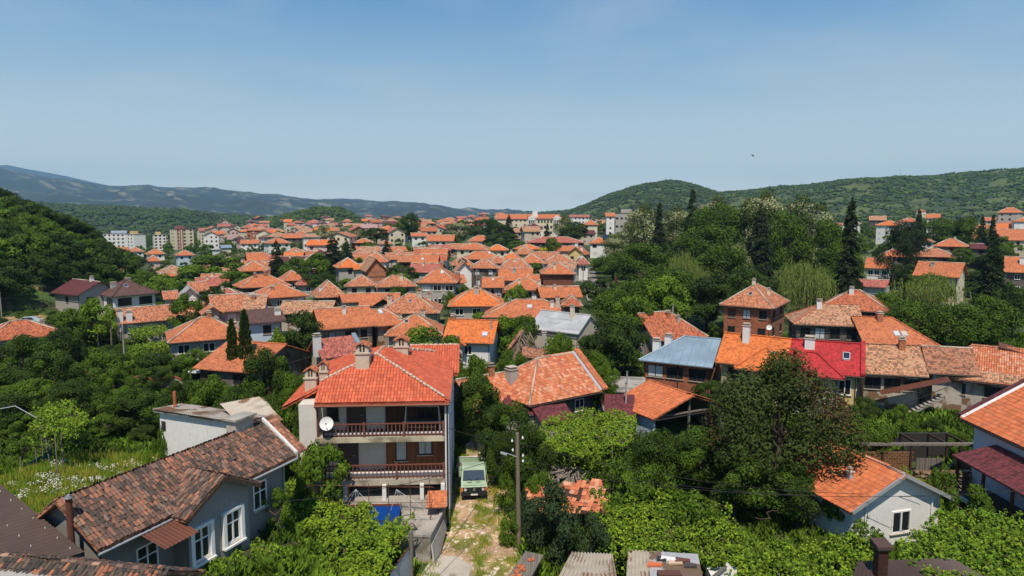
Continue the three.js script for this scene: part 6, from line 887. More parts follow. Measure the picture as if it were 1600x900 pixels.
function truck() {
  const p = P(741, 781, 0.05), o = thing('flatbed_truck', 'pale green flatbed truck with black grille parked in the dirt alley', 'truck', V(p.x, 0.06, p.z), 0.10);
  const paint = new THREE.MeshPhysicalMaterial({ color: lin(0.44, 0.60, 0.42), roughness: 0.35, clearcoat: 0.5, clearcoatRoughness: 0.25, map: mapSheet }), black = M(lin(0.014, 0.014, 0.015), { roughness: 0.5 });
  // local: z = 0 front bumper, -z back; x across
  const prof = [[0.02, 0.55], [0.03, 0.98], [-0.1, 1.06], [-0.52, 1.2], [-0.95, 1.98], [-1.25, 2.13], [-2.05, 2.16], [-2.12, 0.5]];      // side outline z, y
  const cab = new MB(), hw = 0.96; for (let i = 0; i < prof.length; i++) { const [z0, y0] = prof[i], [z1, y1] = prof[(i + 1) % prof.length], k0 = y0 > 1.3 ? 0.9 : 1, k1 = y1 > 1.3 ? 0.9 : 1; cab.poly([V(-hw * k0, y0, z0), V(hw * k0, y0, z0), V(hw * k1, y1, z1), V(-hw * k1, y1, z1)]); }
  for (const s of [-1, 1]) cab.poly(prof.map(([z, y]) => V(s * hw * (y > 1.3 ? 0.9 : 1), y, z)), s < 0);
  const body = put('cab', cab.geo(), paint, o);
  put('windscreen', new MB().slab([V(-0.83, 1.27, -0.545), V(0.83, 1.27, -0.545), V(0.77, 1.93, -0.905), V(-0.77, 1.93, -0.905)], 0.02, V(0, -0.4, -0.7)).geo(), M(lin(0.05, 0.07, 0.10), { roughness: 0.05 }), body).position.set(0, 0.02, 0.02);
  for (const s of [-1, 1]) { put('side_window', new MB().slab([V(s * 0.935, 1.3, -0.75), V(s * 0.935, 1.3, -1.8), V(s * 0.885, 1.95, -1.8), V(s * 0.885, 1.95, -1.1)], 0.02, V(-s, 0, 0)).geo(), MT.glass, body); put('wing_mirror', new MB().bar(V(s * 0.95, 1.3, -0.7), V(s * 1.15, 1.4, -0.62), 0.03).box(s * 1.15 - 0.06, s * 1.15 + 0.06, 1.25, 1.6, -0.66, -0.6).geo(), black, body); put('wiper', new MB().bar(V(s * 0.1 - 0.05, 1.3, -0.5), V(s * 0.45, 1.45, -0.58), 0.02).geo(), black, body); }
  put('grille', new MB().box(-0.92, 0.92, 0.62, 0.98, 0.03, 0.07).geo(), black, o); put('bumper', new MB().box(-0.98, 0.98, 0.36, 0.56, -0.1, 0.16).geo(), black, o); put('badge', new THREE.TorusGeometry(0.075, 0.012, 6, 16), MT.galv, o).position.set(0, 0.82, 0.085); put('badge_star', new MB().bar(V(0, 0.82, 0.085), V(0, 0.89, 0.085), 0.014).bar(V(0, 0.82, 0.085), V(0.06, 0.785, 0.085), 0.014).bar(V(0, 0.82, 0.085), V(-0.06, 0.785, 0.085), 0.014).geo(), MT.galv, o);
  for (const s of [-1, 1]) { put('headlight', new MB().tube(V(s * 0.66, 0.82, 0.05), V(s * 0.66, 0.82, 0.1), 0.11, 0.10, 14).geo(), M(lin(0.55, 0.57, 0.58), { roughness: 0.1 }), o); put('indicator', new MB().box(s * 0.9 - 0.07, s * 0.9 + 0.07, 0.7, 0.94, 0.0, 0.09).geo(), M(lin(0.7, 0.16, 0.01), { roughness: 0.3 }), o); }
  const pl = put('number_plate', new THREE.PlaneGeometry(0.52, 0.12), M(lin(0.72, 0.72, 0.71), { roughness: 0.5 }), o); pl.position.set(0, 0.47, 0.168);
  for (const sx of [-1, 1]) { put('door_seam', new MB().box(sx * 0.962 - 0.004, sx * 0.962 + 0.004, 0.62, 1.28, -0.79, -0.775).box(sx * 0.962 - 0.004, sx * 0.962 + 0.004, 0.62, 1.28, -1.845, -1.83).geo(), black, body); put('door_handle', new MB().box(sx * 0.98 - 0.02, sx * 0.98 + 0.02, 1.12, 1.16, -1.75, -1.55).geo(), black, body); put('wheel_arch', new MB().box(sx * 0.963 - 0.004, sx * 0.963 + 0.004, 0.5, 0.82, -1.28, -0.42).geo(), black, body); } put('bonnet_seam', new MB().box(-0.8, 0.8, 1.07, 1.085, -0.1, -0.085).geo(), black, body); put('bonnet_vent', new MB().slab([V(-0.5, 1.175, -0.4), V(-0.15, 1.175, -0.4), V(-0.15, 1.2, -0.48), V(-0.5, 1.2, -0.48)], 0.01).geo(), black, body); put('bonnet_vent', new MB().slab([V(0.15, 1.175, -0.4), V(0.5, 1.175, -0.4), V(0.5, 1.2, -0.48), V(0.15, 1.2, -0.48)], 0.01).geo(), black, body);
  // load bed
  const bed = put('load_bed', new MB().box(-1.06, 1.06, 0.86, 0.96, -5.3, -2.25).geo(), M(lin(0.30, 0.24, 0.18), { map: mapWood }), o); put('side_board', new MB().box(-1.09, -1.05, 0.9, 1.35, -5.3, -2.25).geo(), paint, bed); put('side_board', new MB().box(1.05, 1.09, 0.9, 1.35, -5.3, -2.25).geo(), paint, bed); put('tail_board', new MB().box(-1.05, 1.05, 0.9, 1.35, -5.34, -5.3).geo(), paint, bed); put('head_board', new MB().box(-1.05, 1.05, 0.9, 1.75, -2.3, -2.25).geo(), paint, bed); put('bar', new MB().box(-1.09, 1.09, 1.40, 1.44, -5.32, -5.26).geo(), MT.white, bed);
  put('chassis', new MB().box(-0.45, 0.45, 0.45, 0.8, -5.1, -0.3).geo(), black, o);
  for (const [x, z] of [[-0.83, -0.85], [0.83, -0.85], [-0.83, -4.1], [0.83, -4.1]]) { const w = put('wheel', cached('tyre', () => { const g = new THREE.TorusGeometry(0.27, 0.11, 10, 22); g.rotateY(Math.PI / 2); g.scale(0.95, 1, 1); return g; }), black, o); w.position.set(x, 0.37, z); put('rim', cached('rim', () => new MB().tube(V(-0.07, 0, 0), V(0.07, 0, 0), 0.2, 0.2, 16).geo()), MT.galv, w); }
  taken.push([p.x, p.z - 2.5, 3]);
}
truck();
function pole(label, base, h, r0, m, lean = V(0, 0, 0), arms = true, name = 'utility_pole') {
  const o = thing(name, label, 'pole', base); put('shaft', new MB().tube(V(0, -0.6, 0), V(lean.x, h, lean.z), r0, r0 * 0.72, 10).geo(), m, o); if (!arms) return o;
  put('bracket', new MB().tube(V(lean.x + 0.14, h - 1.2, 0), V(lean.x + 0.2, h + 0.7, 0), 0.035, 0.03, 6).geo(), MT.iron, o);
  for (const [x, y] of [[-0.32, h - 0.55], [-0.28, h - 1.15], [0.34, h - 0.35], [0.36, h - 1.5], [-0.02, h - 0.65], [0.36, h - 1.85]]) { const i = put('insulator', cached('insul', () => new MB().tube(V(0, 0, 0), V(0, 0.09, 0), 0.055, 0.07, 8).tube(V(0, 0.09, 0), V(0, 0.17, 0), 0.045, 0.03, 8).geo()), MT.white, o); i.position.set(lean.x + x, y, 0.05); put('pin', new MB().bar(V(0, 0, 0), V(-Math.sign(x) * 0.25, -0.12, -0.03), 0.025).geo(), MT.iron, i); }
  return o;
}
const p0 = P(811, 858, 0), mainPole = pole('tall weathered wooden utility pole with white insulators beside the dirt alley', V(p0.x, 0, p0.z), 7.6, 0.17, MT.pole, V(-0.12, 0, 0));
put('street_lamp', new MB().bar(V(-0.15, 6.1, 0.1), V(-0.75, 6.4, 0.3), 0.05).slab([V(-1.15, 6.5, 0.42), V(-0.75, 6.38, 0.42), V(-0.75, 6.38, 0.22), V(-1.15, 6.5, 0.22)], 0.1).geo(), MT.galv, mainPole);
const poleSpots = [[697, 570, 'slim concrete pole behind the balcony house', 0], [514, 535, 'wooden pole in front of the mortar spotted roof', 4.6], [891, 468, 'pale concrete lamp pole beside the lane', 7], [911, 452, 'second pale concrete pole farther up the lane', 7.5], [175, 545, 'wooden pole by the white outbuilding in the garden', 6.5], [196, 588, 'thin pale pole in the middle of the leafy gardens', 7], [302, 430, 'pale pole below the apartment blocks', 7.5], [840, 420, 'thin pole beside the columned building trees', 7], [1177, 536, 'dark tall pole against the red brick house', 9], [683, 500, 'black wooden pole rising between crowded roofs', 4.5], [4, 512, 'grey concrete pole beside the gravel yard', 6.5], [745, 450, 'slim pole among the clustered roofs', 5]];
for (const [px, py, label, h] of poleSpots) if (h) { const b = onG(px, py, 0); pole(label, V(b.x, G(b.x, b.z), b.z), h, 0.13, label.includes('wood') || label.includes('dark') ? MT.pole : MT.greypole, V(0, 0, 0), false); }
// wires
const wireM = M(lin(0.02, 0.02, 0.02)), top0 = V(p0.x - 0.12, 7.3, p0.z);
function wire(label, a, b, sag, r = 0.016) { const n = 14, mb = new MB(); let q = null; for (let i = 0; i <= n; i++) { const t = i / n, p = a.clone().lerp(b, t); p.y -= sag * 4 * t * (1 - t); if (q) mb.tube(q, p, r, r, 4, false); q = p; } const o = put('overhead_wire', mb.geo(), wireM, scene); tag(o, label, 'wire'); return o; }
wire('overhead wire from the utility pole towards the balcony house corner', top0, V(-4.3, 7.0, -44.5), 0.3); wire('overhead wire from the utility pole to the white cottage', top0.clone().add(V(0.3, -0.4, 0)), V(22.2, 3.6, -41.6), 0.7); wire('second lower wire running to the white cottage', top0.clone().add(V(0.3, -1.4, 0)), V(26.5, 3.2, -42.2), 0.8); wire('slack black wire crossing the dirt alley low down', V(-5.6, 1.2, -34.2), V(-0.4, 4.2, -46.5), 0.5, 0.02); wire('black wire from the old house gable to the utility pole', V(-11.6, 7.2, -32), top0.clone().add(V(-0.3, -1.0, 0)), 0.5); wire('thin wire over the vines towards the blue house', top0.clone().add(V(0.3, -1.9, 0)), V(32.5, 4.6, -40), 1.1);
// ---------------------------------------------------------------- clutter along the bottom of the yard
{
  const g = thing('sheet_metal_gate', 'pale blue painted sheet metal gate leaning inwards beside a wooden post', 'gate', V(-6.1, 0, -35.6)); const a = P(612, 903, 0.2), b = P(637, 905, 0.2);
  put('panel', new MB().slab([V(-0.35, 0.1, 1.3), V(0.25, 0.1, -1.5), V(0.25, 2.3, -1.5), V(-0.35, 2.3, 1.3)], 0.05).geo(), M(lin(0.55, 0.62, 0.72), { map: mapSheet, roughness: 0.5 }), g); put('frame', new MB().bar(V(-0.35, 2.32, 1.3), V(0.25, 2.32, -1.5), 0.07).bar(V(-0.36, 0, 1.34), V(-0.36, 2.35, 1.34), 0.08).geo(), MT.rust, g);
  const w = P(642, 905, 0.4), post = thing('wooden_post', 'thick weathered wooden post in front of the terrace', 'post', V(w.x, 0.2, w.z)); put('shaft', new MB().tube(V(0, -0.4, 0), V(0.05, 3.0, -0.1), 0.14, 0.12, 9).geo(), WALL.greywood, post);
  const wl = thing('yard_wall', 'low yard wall topped by a broad board with broken clay tiles', 'wall', V(0.3, 0, -37.2)); put('masonry', new MB().slab([V(-0.9, 1.15, 3), V(0.1, 1.15, 3.2), V(1.4, 1.15, -1.0), V(0.6, 1.15, -1.4)], 1.5, V(0, -1, 0)).geo(), WALL.shabby, wl);
  put('coping_board', new MB().slab([V(-1.1, 1.3, 3), V(0.15, 1.3, 3.3), V(1.55, 1.3, -1.0), V(0.5, 1.3, -1.5)], 0.12, V(0, -1, 0)).geo(), WALL.greywood, wl); const rr = rng(5);
  for (let i = 0; i < 9; i++) { const t = rr(), s = thing('clay_shard', 'broken piece of orange clay tile lying on the wall board', 'tile', V(0.3 + lerp(-0.6, 0.85, t) + (rr() - 0.5) * 0.5, 1.31, -37.2 + lerp(2.8, -0.6, t)), rr() * 6, 'broken tiles on the wall board'), k = 0.12 + 0.2 * rr(), pts = Array.from({ length: 6 }, (_, j) => V(Math.cos(-j) * k * (0.7 + 0.5 * rr()), 0.05 + 0.02 * rr(), Math.sin(-j) * k * (0.7 + 0.5 * rr()))); put('shard', new MB().slab(pts.reverse(), 0.05, V(0, -1, 0)).geo(), MT.clay, s); }
  const sheets2 = [[[868, 905], [965, 905], [957, 872], [893, 869], 'wavy weathered asbestos sheets covering the yard store', M(lin(0.50, 0.45, 0.37), { map: mapShabby }), 13, 0.05], [[978, 905], [1019, 905], [1014, 868], [981, 866], 'pale ribbed asbestos strip beside the tin sheet', M(lin(0.56, 0.50, 0.40), { map: mapShabby }), 6, 0.06], [[1016, 912], [1100, 908], [1090, 872], [1014, 868], 'flat tin roof littered with rags and rust', M(lin(0.56, 0.57, 0.58), { map: mapShabby, roughness: 0.5, metalness: 0.3 }), 1, 0.01]];
  for (const [a1, b1, c1, d1, label, m, n, amp] of sheets2) { const Y = 2.5, q = [a1, b1, c1, d1].map((p) => P(...p, Y)); q[2].y += 0.25; q[3].y += 0.25; q[0].y -= 0.1; q[1].y -= 0.1; const o = q[0].clone().add(q[2]).multiplyScalar(0.5); o.y = 0; const L = (p) => p.clone().sub(o), t = thing('yard_store', label, 'shed', o); put('roof', corrugated([q[0], q[1], q[2], q[3]].map(L), n, amp), m, t); put('wall', new MB().slab([q[0], q[1], q[2], q[3]].map((p) => L(p).add(V(0, -0.3, 0))), 2.2, V(0, -1, 0)).geo(), WALL.greywood, t);
    if (label.includes('rags')) { const col = [lin(0.55, 0.14, 0.05), lin(0.03, 0.03, 0.03), lin(0.7, 0.7, 0.7), lin(0.55, 0.42, 0.3), lin(0.12, 0.05, 0.035), lin(0.06, 0.05, 0.05)]; for (let i = 0; i < 6; i++) { const p = L(q[0].clone().lerp(q[1], 0.1 + 0.14 * i)).lerp(L(q[3].clone().lerp(q[2], 0.1 + 0.14 * i)), 0.35 + 0.4 * rr()); const b2 = new MB(), k = 0.25 + 0.25 * rr(); b2.slab([V(-k, 0.1, 0.14), V(k * 0.8, 0.14, 0.2), V(k, 0.08, -0.14), V(-k * 0.7, 0.16, -0.2)], 0.1, V(0, -1, 0)); const s = put('rag', b2.geo(), M(col[i]), t); s.position.copy(p); } put('box', new MB().box(0.2, 1.4, 0.02, 0.3, -0.3, 0.2).geo(), M(lin(0.1, 0.04, 0.03)), t).position.copy(L(q[0])).add(V(0.3, 0.1, -0.5)); } }
  { const q = P(1137, 892, 2.3), o = thing('white_lean_to', 'white painted peaked board shelter at the edge of the vines', 'shelter', V(q.x, 0, q.z)); put('panel', new MB().slab([V(-0.9, 1.2, 0.2), V(0.95, 1.2, 0.2), V(0.75, 1.9, 0.1), V(0, 2.75, 0), V(-0.7, 2.1, 0.1)], 0.1).geo(), M(lin(0.80, 0.79, 0.72), { map: mapPlaster }), o); put('back', new MB().box(-0.8, 0.8, 0, 1.9, -1.2, -0.1).geo(), WALL.white, o); put('edge_board', new MB().bar(V(-0.95, 1.95, 0.2), V(-0.1, 2.65, 0.1), 0.22, 0.05).geo(), WALL.greywood, o); }
  { const q = P(1415, 905, 2.6), r = thing('shed', 'dark ribbed sheet roof with a square brick chimney below the vines', 'shed', V(q.x, 0, q.z)); const A = L4(-3.4, 2.5, 0.9), B = L4(5.0, 2.3, 0.9), C = L4(3.2, 3.05, -1.3), D = L4(-1.9, 3.0, -1.1); function L4(x, y, z) { return V(x, y, z); } put('roof', corrugated([A, B, C, D], 30, 0.03), ROOF.darktin, r); put('wall', new MB().box(-2, 4, 0, 2.2, -1, 0.8).geo(), WALL.dark, r); const c = put('chimney', new MB().box(-1.55, -1.05, 2.4, 4.2, -0.3, 0.2).geo(), M(lin(0.085, 0.05, 0.038), { map: mapBrick }), r); put('cap', new MB().box(-1.62, -0.98, 4.201, 4.32, -0.37, 0.27).slab([V(-1.7, 4.48, 0.35), V(-0.9, 4.48, 0.35), V(-0.9, 4.6, -0.45), V(-1.7, 4.6, -0.45)], 0.17, V(0, -1, 0)).geo(), M(lin(0.07, 0.04, 0.035)), c); taken.push([q.x, q.z, 3]); }
  // mud brick stable and stone wall between the white cottage and the tumbledown house
  const mb = P(1350, 735, 0.4), mr = thing('mud_brick_stable', 'roofless mud brick stable with grey plank door and dark beams', 'stable', V(mb.x + 4.2, 0, mb.z)); const mud = wallM(0.42, 0.27, 0.15, mapShabby), r3 = rng(12);
  put('roof_beam', new MB().box(-4.6, 4.8, 2.55, 2.75, -0.05, 0.25).geo(), WALL.greywood, mr); for (const x of [-4.2, -2.2, 0.4, 2.8, 4.4]) put('joist', new MB().box(x - 0.07, x + 0.07, 2.4, 2.545, -3.1, 0.2).geo(), MT.wood, mr); put('back_wall', new MB().box(-4.4, 4.6, -0.5, 2.5, -3.4, -3.1).geo(), MT.dark, mr);
  for (const [x0, x1] of [[-4.4, -0.5], [3.6, 4.6]]) for (let y = 0; y < 11; y++) for (let x = x0 + (y % 2) * 0.2; x < x1 - 0.1; x += 0.42) { const b = put('mud_brick', cached('mudbrick', () => new MB().box(0, 0.4, 0, 0.18, -0.25, 0).geo()), mud, mr); b.position.set(x, -0.2 + y * 0.2, (r3() - 0.5) * 0.05); b.rotation.y = (r3() - 0.5) * 0.05; if (y > 8 && r3() < 0.45) b.visible = true; }
  for (let i = 0; i < 9; i++) { const b = put('plank', cached('plank', () => new MB().box(-0.11, 0.11, 0, 1.45, -0.03, 0.03).geo()), WALL.greywood, mr); b.position.set(0.1 + i * 0.24, 0, 0.02 + 0.02 * r3()); b.rotation.z = (r3() - 0.5) * 0.04; } put('plank_brace', new MB().bar(V(2.0, 0.1, 0.2), V(3.5, 1.7, 0.15), 0.14, 0.06).geo(), WALL.greywood, mr); for (const x of [-2.8, -0.5, 2.4, 3.5]) put('post', new MB().box(x - 0.07, x + 0.07, -0.3, 2.55, 0.02, 0.16).geo(), MT.wood, mr); taken.push([mr.position.x, mr.position.z - 1.5, 4]);
  const st = P(1430, 772, 0.2), sr = thing('dry_stone_wall', 'rough dry stone wall of brown field stones under the stable', 'wall', V(st.x, 0, st.z)); const stones = [0, 1, 2].map((k) => { const g2 = new THREE.IcosahedronGeometry(0.2, 1), pp = g2.attributes.position; for (let i = 0; i < pp.count; i++) { const q = 0.8 + 0.35 * noise3(pp.getX(i) * 6 + k, pp.getY(i) * 6, pp.getZ(i) * 6); pp.setXYZ(i, pp.getX(i) * q * 1.25, pp.getY(i) * q * 0.85, pp.getZ(i) * q); } g2.computeVertexNormals(); return g2; }), sm = [lin(0.30, 0.22, 0.14), lin(0.40, 0.31, 0.21), lin(0.24, 0.17, 0.11)].map((c) => M(c, { map: mapConcrete })); put('core', new MB().box(0, 5.4, -0.4, 1.9, -0.5, -0.15).geo(), mud, sr);
  for (let y = 0; y < 8; y++) for (let x = 0; x < 15; x++) { const s = put('stone', stones[Math.floor(r3() * 3)], sm[Math.floor(r3() * 3)], sr); s.position.set(x * 0.37 + r3() * 0.15, y * 0.26 + 0.1 * r3(), -0.1 + 0.1 * r3()); s.rotation.set(r3() * 0.5, r3() * 6, r3() * 0.5); s.scale.setScalar(0.8 + 0.4 * r3()); }
  // fallen roof ruin below the tin roofed house
  const ru = P(838, 552, 2.4), rr2 = thing('ruined_house', 'collapsed ruin with splayed broken rafters and a torn strip of tiles', 'ruin', V(ru.x, 0, ru.z)); put('wall', new MB().box(-3.8, 3.8, -0.5, 2.4, -4.8, -4.4).box(-3.8, -3.4, -0.5, 2.6, -4.4, 0).box(-3.4, 3.4, -0.5, 2.0, -0.4, 0).geo(), WALL.stone, rr2); put('roof_remnant', new MB().slab([V(-2.2, 2.15, 0.5), V(0.2, 1.75, 0.6), V(0.3, 2.7, -1.2), V(-1.8, 3.2, -1.2)], 0.12, V(0, -1, 0)).slab([V(0.2, 1.75, 0.6), V(3.2, 3.3, 0.2), V(3.0, 3.6, -0.8), V(0.3, 2.7, -1.2)], 0.12, V(0, -1, 0)).geo(), ROOF.old, rr2);
  for (let i = 0; i < 26; i++) { const x = lerp(-3.6, 1.4, i / 26) + (r3() - 0.5) * 0.4, top2 = V(-1.8 + (r3() - 0.5) * 2.2, 4.6 + (r3() - 0.5) * 0.9, -3.4 + (r3() - 0.5)); put('rafter', new MB().bar(V(x, 2.0 + r3() * 0.5, -0.6 - r3() * 1.2), top2, 0.09 + 0.16 * r3(), 0.07).geo(), r3() < 0.5 ? WALL.greywood : M(lin(0.34, 0.25, 0.17), { map: mapWood }), rr2); } put('verge', new MB().bar(V(-4.3, 2.3, -0.3), V(-1.9, 5.0, -3.6), 0.5, 0.14).geo(), ROOF.old, rr2); chimneyOn(rr2, 1.2, 3.4, -3, 'grey', 1.4, 0.6); taken.push([ru.x, ru.z - 2, 4]);
  // broken tile roof among the bushes
  const bt = P(885, 785, 2.2), bo = thing('collapsed_shed', 'collapsed shed roof of orange tiles overgrown by bushes', 'shed', V(bt.x, 0, bt.z)); put('frame', new MB().box(-2.6, 2.6, 0, 1.2, -2.6, -0.6).geo(), WALL.greywood, bo); const rf = [V(-2.9, 1.5, 0.2), V(2.6, 1.9, 0.9), V(2.7, 2.9, -2.2), V(-2.6, 2.3, -2.2)]; const rfm = put('roof', new MB().slab(rf, 0.08, V(0, -1, 0)).geo(), MT.wood, bo); tilesOn(rfm, rf, 'flat', PAL.worn, 511, { jitter: 0.12, lost: 0.16 }); taken.push([bt.x, bt.z, 2]);
  const wp = P(885, 735, 1.2), wo = thing('stacked_firewood', 'heap of grey split firewood under the vine arbour', 'firewood', V(wp.x, 0, wp.z)); for (let i = 0; i < 70; i++) { const l = put('log', cached('log' + (i % 3), () => new MB().tube(V(-0.5, 0, 0), V(0.5, 0, 0), 0.08 + 0.02 * (i % 3), 0.08, 6).geo()), WALL.greywood, wo), k = i / 70; l.position.set((r3() - 0.5) * 2.6, 0.1 + 1.3 * r3() * (1 - k * 0.4), (r3() - 0.5) * 1.8); l.rotation.set(r3(), r3() * 3, r3() * 0.5); }
}
// parked cars
function car(label, px, py, turn, color) { const b = onG(px, py, 0), o = thing('parked_car', label, 'car', V(b.x, G(b.x, b.z) + 0.16, b.z), turn, 'parked cars'); const prof = [[-2.1, 0.35], [-2.15, 0.75], [-1.3, 0.92], [-0.7, 1.38], [0.8, 1.42], [1.5, 0.98], [2.1, 0.85], [2.12, 0.35]], bd = new MB(), hw = 0.85; for (let i = 0; i < prof.length; i++) { const [x0, y0] = prof[i], [x1, y1] = prof[(i + 1) % prof.length], k0 = y0 > 1.2 ? 0.8 : 1, k1 = y1 > 1.2 ? 0.8 : 1; bd.poly([V(x0, y0, hw * k0), V(x1, y1, hw * k1), V(x1, y1, -hw * k1), V(x0, y0, -hw * k0)]); } for (const s of [-1, 1]) bd.poly(prof.map(([x, y]) => V(x, y, s * hw * (y > 1.2 ? 0.8 : 1))), s > 0); put('body', bd.geo(), M(color, { roughness: 0.3 }), o); put('windscreen', new MB().slab([V(-1.27, 0.96, 0.72), V(-1.27, 0.96, -0.72), V(-0.73, 1.36, -0.64), V(-0.73, 1.36, 0.64)], 0.03).geo(), MT.glass, o); for (const s of [-1, 1]) put('side_window', new MB().slab([V(-0.95, 1, s * 0.84), V(1.2, 1, s * 0.84), V(0.75, 1.36, s * 0.71), V(-0.65, 1.36, s * 0.71)], 0.03).geo(), MT.glass, o); for (const [x, z] of [[-1.35, 0.78], [1.35, 0.78], [-1.35, -0.78], [1.35, -0.78]]) { const w = put('wheel', cached('cartyre', () => new MB().tube(V(0, 0, -0.1), V(0, 0, 0.1), 0.31, 0.31, 14).geo()), MT.dark, o); w.position.set(x, 0.3, z); } return o; }
car('pale blue estate car parked on the gravel yard', 44, 508, 0.35, lin(0.45, 0.55, 0.62)); car('silver car parked at the top of the lane', 926, 428, 1.5, lin(0.5, 0.5, 0.52)); car('dark car half hidden under the park trees', 1112, 492, 0.1, lin(0.03, 0.035, 0.045));
// hill masts
for (const [px, py, d, h, label] of [[1040, 284, 1400, 11, 'thin radio mast on the summit of the rounded hill'], [1049, 284, 1400, 10, 'second thin radio mast on the rounded hill'], [1406, 278, 1500, 22, 'tall lattice mast on the scrub ridge'], [1334, 282, 1500, 14, 'small mast on the scrub ridge beside the taller one'], [1252, 291, 1500, 12, 'short mast on the low end of the scrub ridge']]) { const b = Dp(px, py, d), o = thing('radio_mast', label, 'mast', V(b.x, b.y - 2, b.z)); put('mast', new MB().tube(V(0, 0, 0), V(0, h + 2, 0), 0.45, 0.16, 5).geo(), MT.galv, o); put('antenna', new MB().box(-0.9, 0.9, h * 0.8, h * 0.84, -0.1, 0.1).box(-0.6, 0.6, h * 0.6, h * 0.63, -0.1, 0.1).geo(), MT.galv, o); }
// a bird over the town
{ const p = Dp(1177, 244, 160), o = thing('bird', 'small dark swallow flying over the trees', 'bird', p, 0.6); const b = new THREE.SphereGeometry(0.5, 10, 8); b.scale(0.16, 0.16, 0.5); put('body', b, MT.dark, o); put('wing', new MB().slab([V(0, 0, 0.15), V(0.32, 0.3, -0.05), V(0.5, 0.42, -0.3), V(0, 0, -0.15)], 0.02).geo(), MT.dark, o); put('wing', new MB().slab([V(0, 0, 0.15), V(-0.3, 0.34, -0.05), V(-0.42, 0.5, -0.3), V(0, 0, -0.15)], 0.02).geo(), MT.dark, o); put('tail', new MB().slab([V(0.02, 0, -0.4), V(0.12, 0, -0.75), V(0, 0, -0.6), V(-0.12, 0, -0.75)], 0.015).geo(), MT.dark, o); }

for (const [px, top, base, label] of [[963, 428, 456, 'tall brick gate pillar at the lane edge of the park'], [1163, 438, 466, 'broken brick pillar beneath the dark park trees']]) { const b = onG(px, base, 0), t = Dp(px, top, -b.z), o = thing('brick_pillar', label, 'pillar', V(b.x, G(b.x, b.z), b.z)), h = t.y - o.position.y; put('shaft', new MB().box(-0.42, 0.42, -0.4, h - 0.15, -0.42, 0.42).geo(), WALL.redbrick, o); put('cap', new MB().box(-0.5, 0.5, h - 0.149, h, -0.5, 0.5).geo(), WALL.brick, o); taken.push([b.x, b.z, 2.6]); }
// ---------------------------------------------------------------- planting
const hillLabel = 'leafy tree in the dense wood on the steep bank';
const bankTop = curve([[-200, 262], [0, 291], [60, 323], [100, 337], [130, 352], [150, 372], [170, 386], [200, 396], [245, 412]]);
{ const r = rng(17); let n = 0; for (let t = 0; t < 4000 && n < 250; t++) { const d = 112 + 150 * r(), x = -84 - 140 * r(), z = -d, hh = G(x, z); if (hh < 1.4 || x / d < -1.0 || x / d > -0.535 || !isFree(x, z, 2)) continue; const px = 800 + x / d * F, most = Dp(px, bankTop(px), d).y - hh; if (most < 1.6) continue; tree(r() < 0.55 ? 'mid_dark' : r() < 0.8 ? 'mid_green' : 'mid_fresh', 'hillside_tree', hillLabel, x, z, Math.min(6 + 5 * r(), most * 1.03), Math.min(7 + 4 * r(), 3 + most), 'trees of the wooded bank'); n++; } }
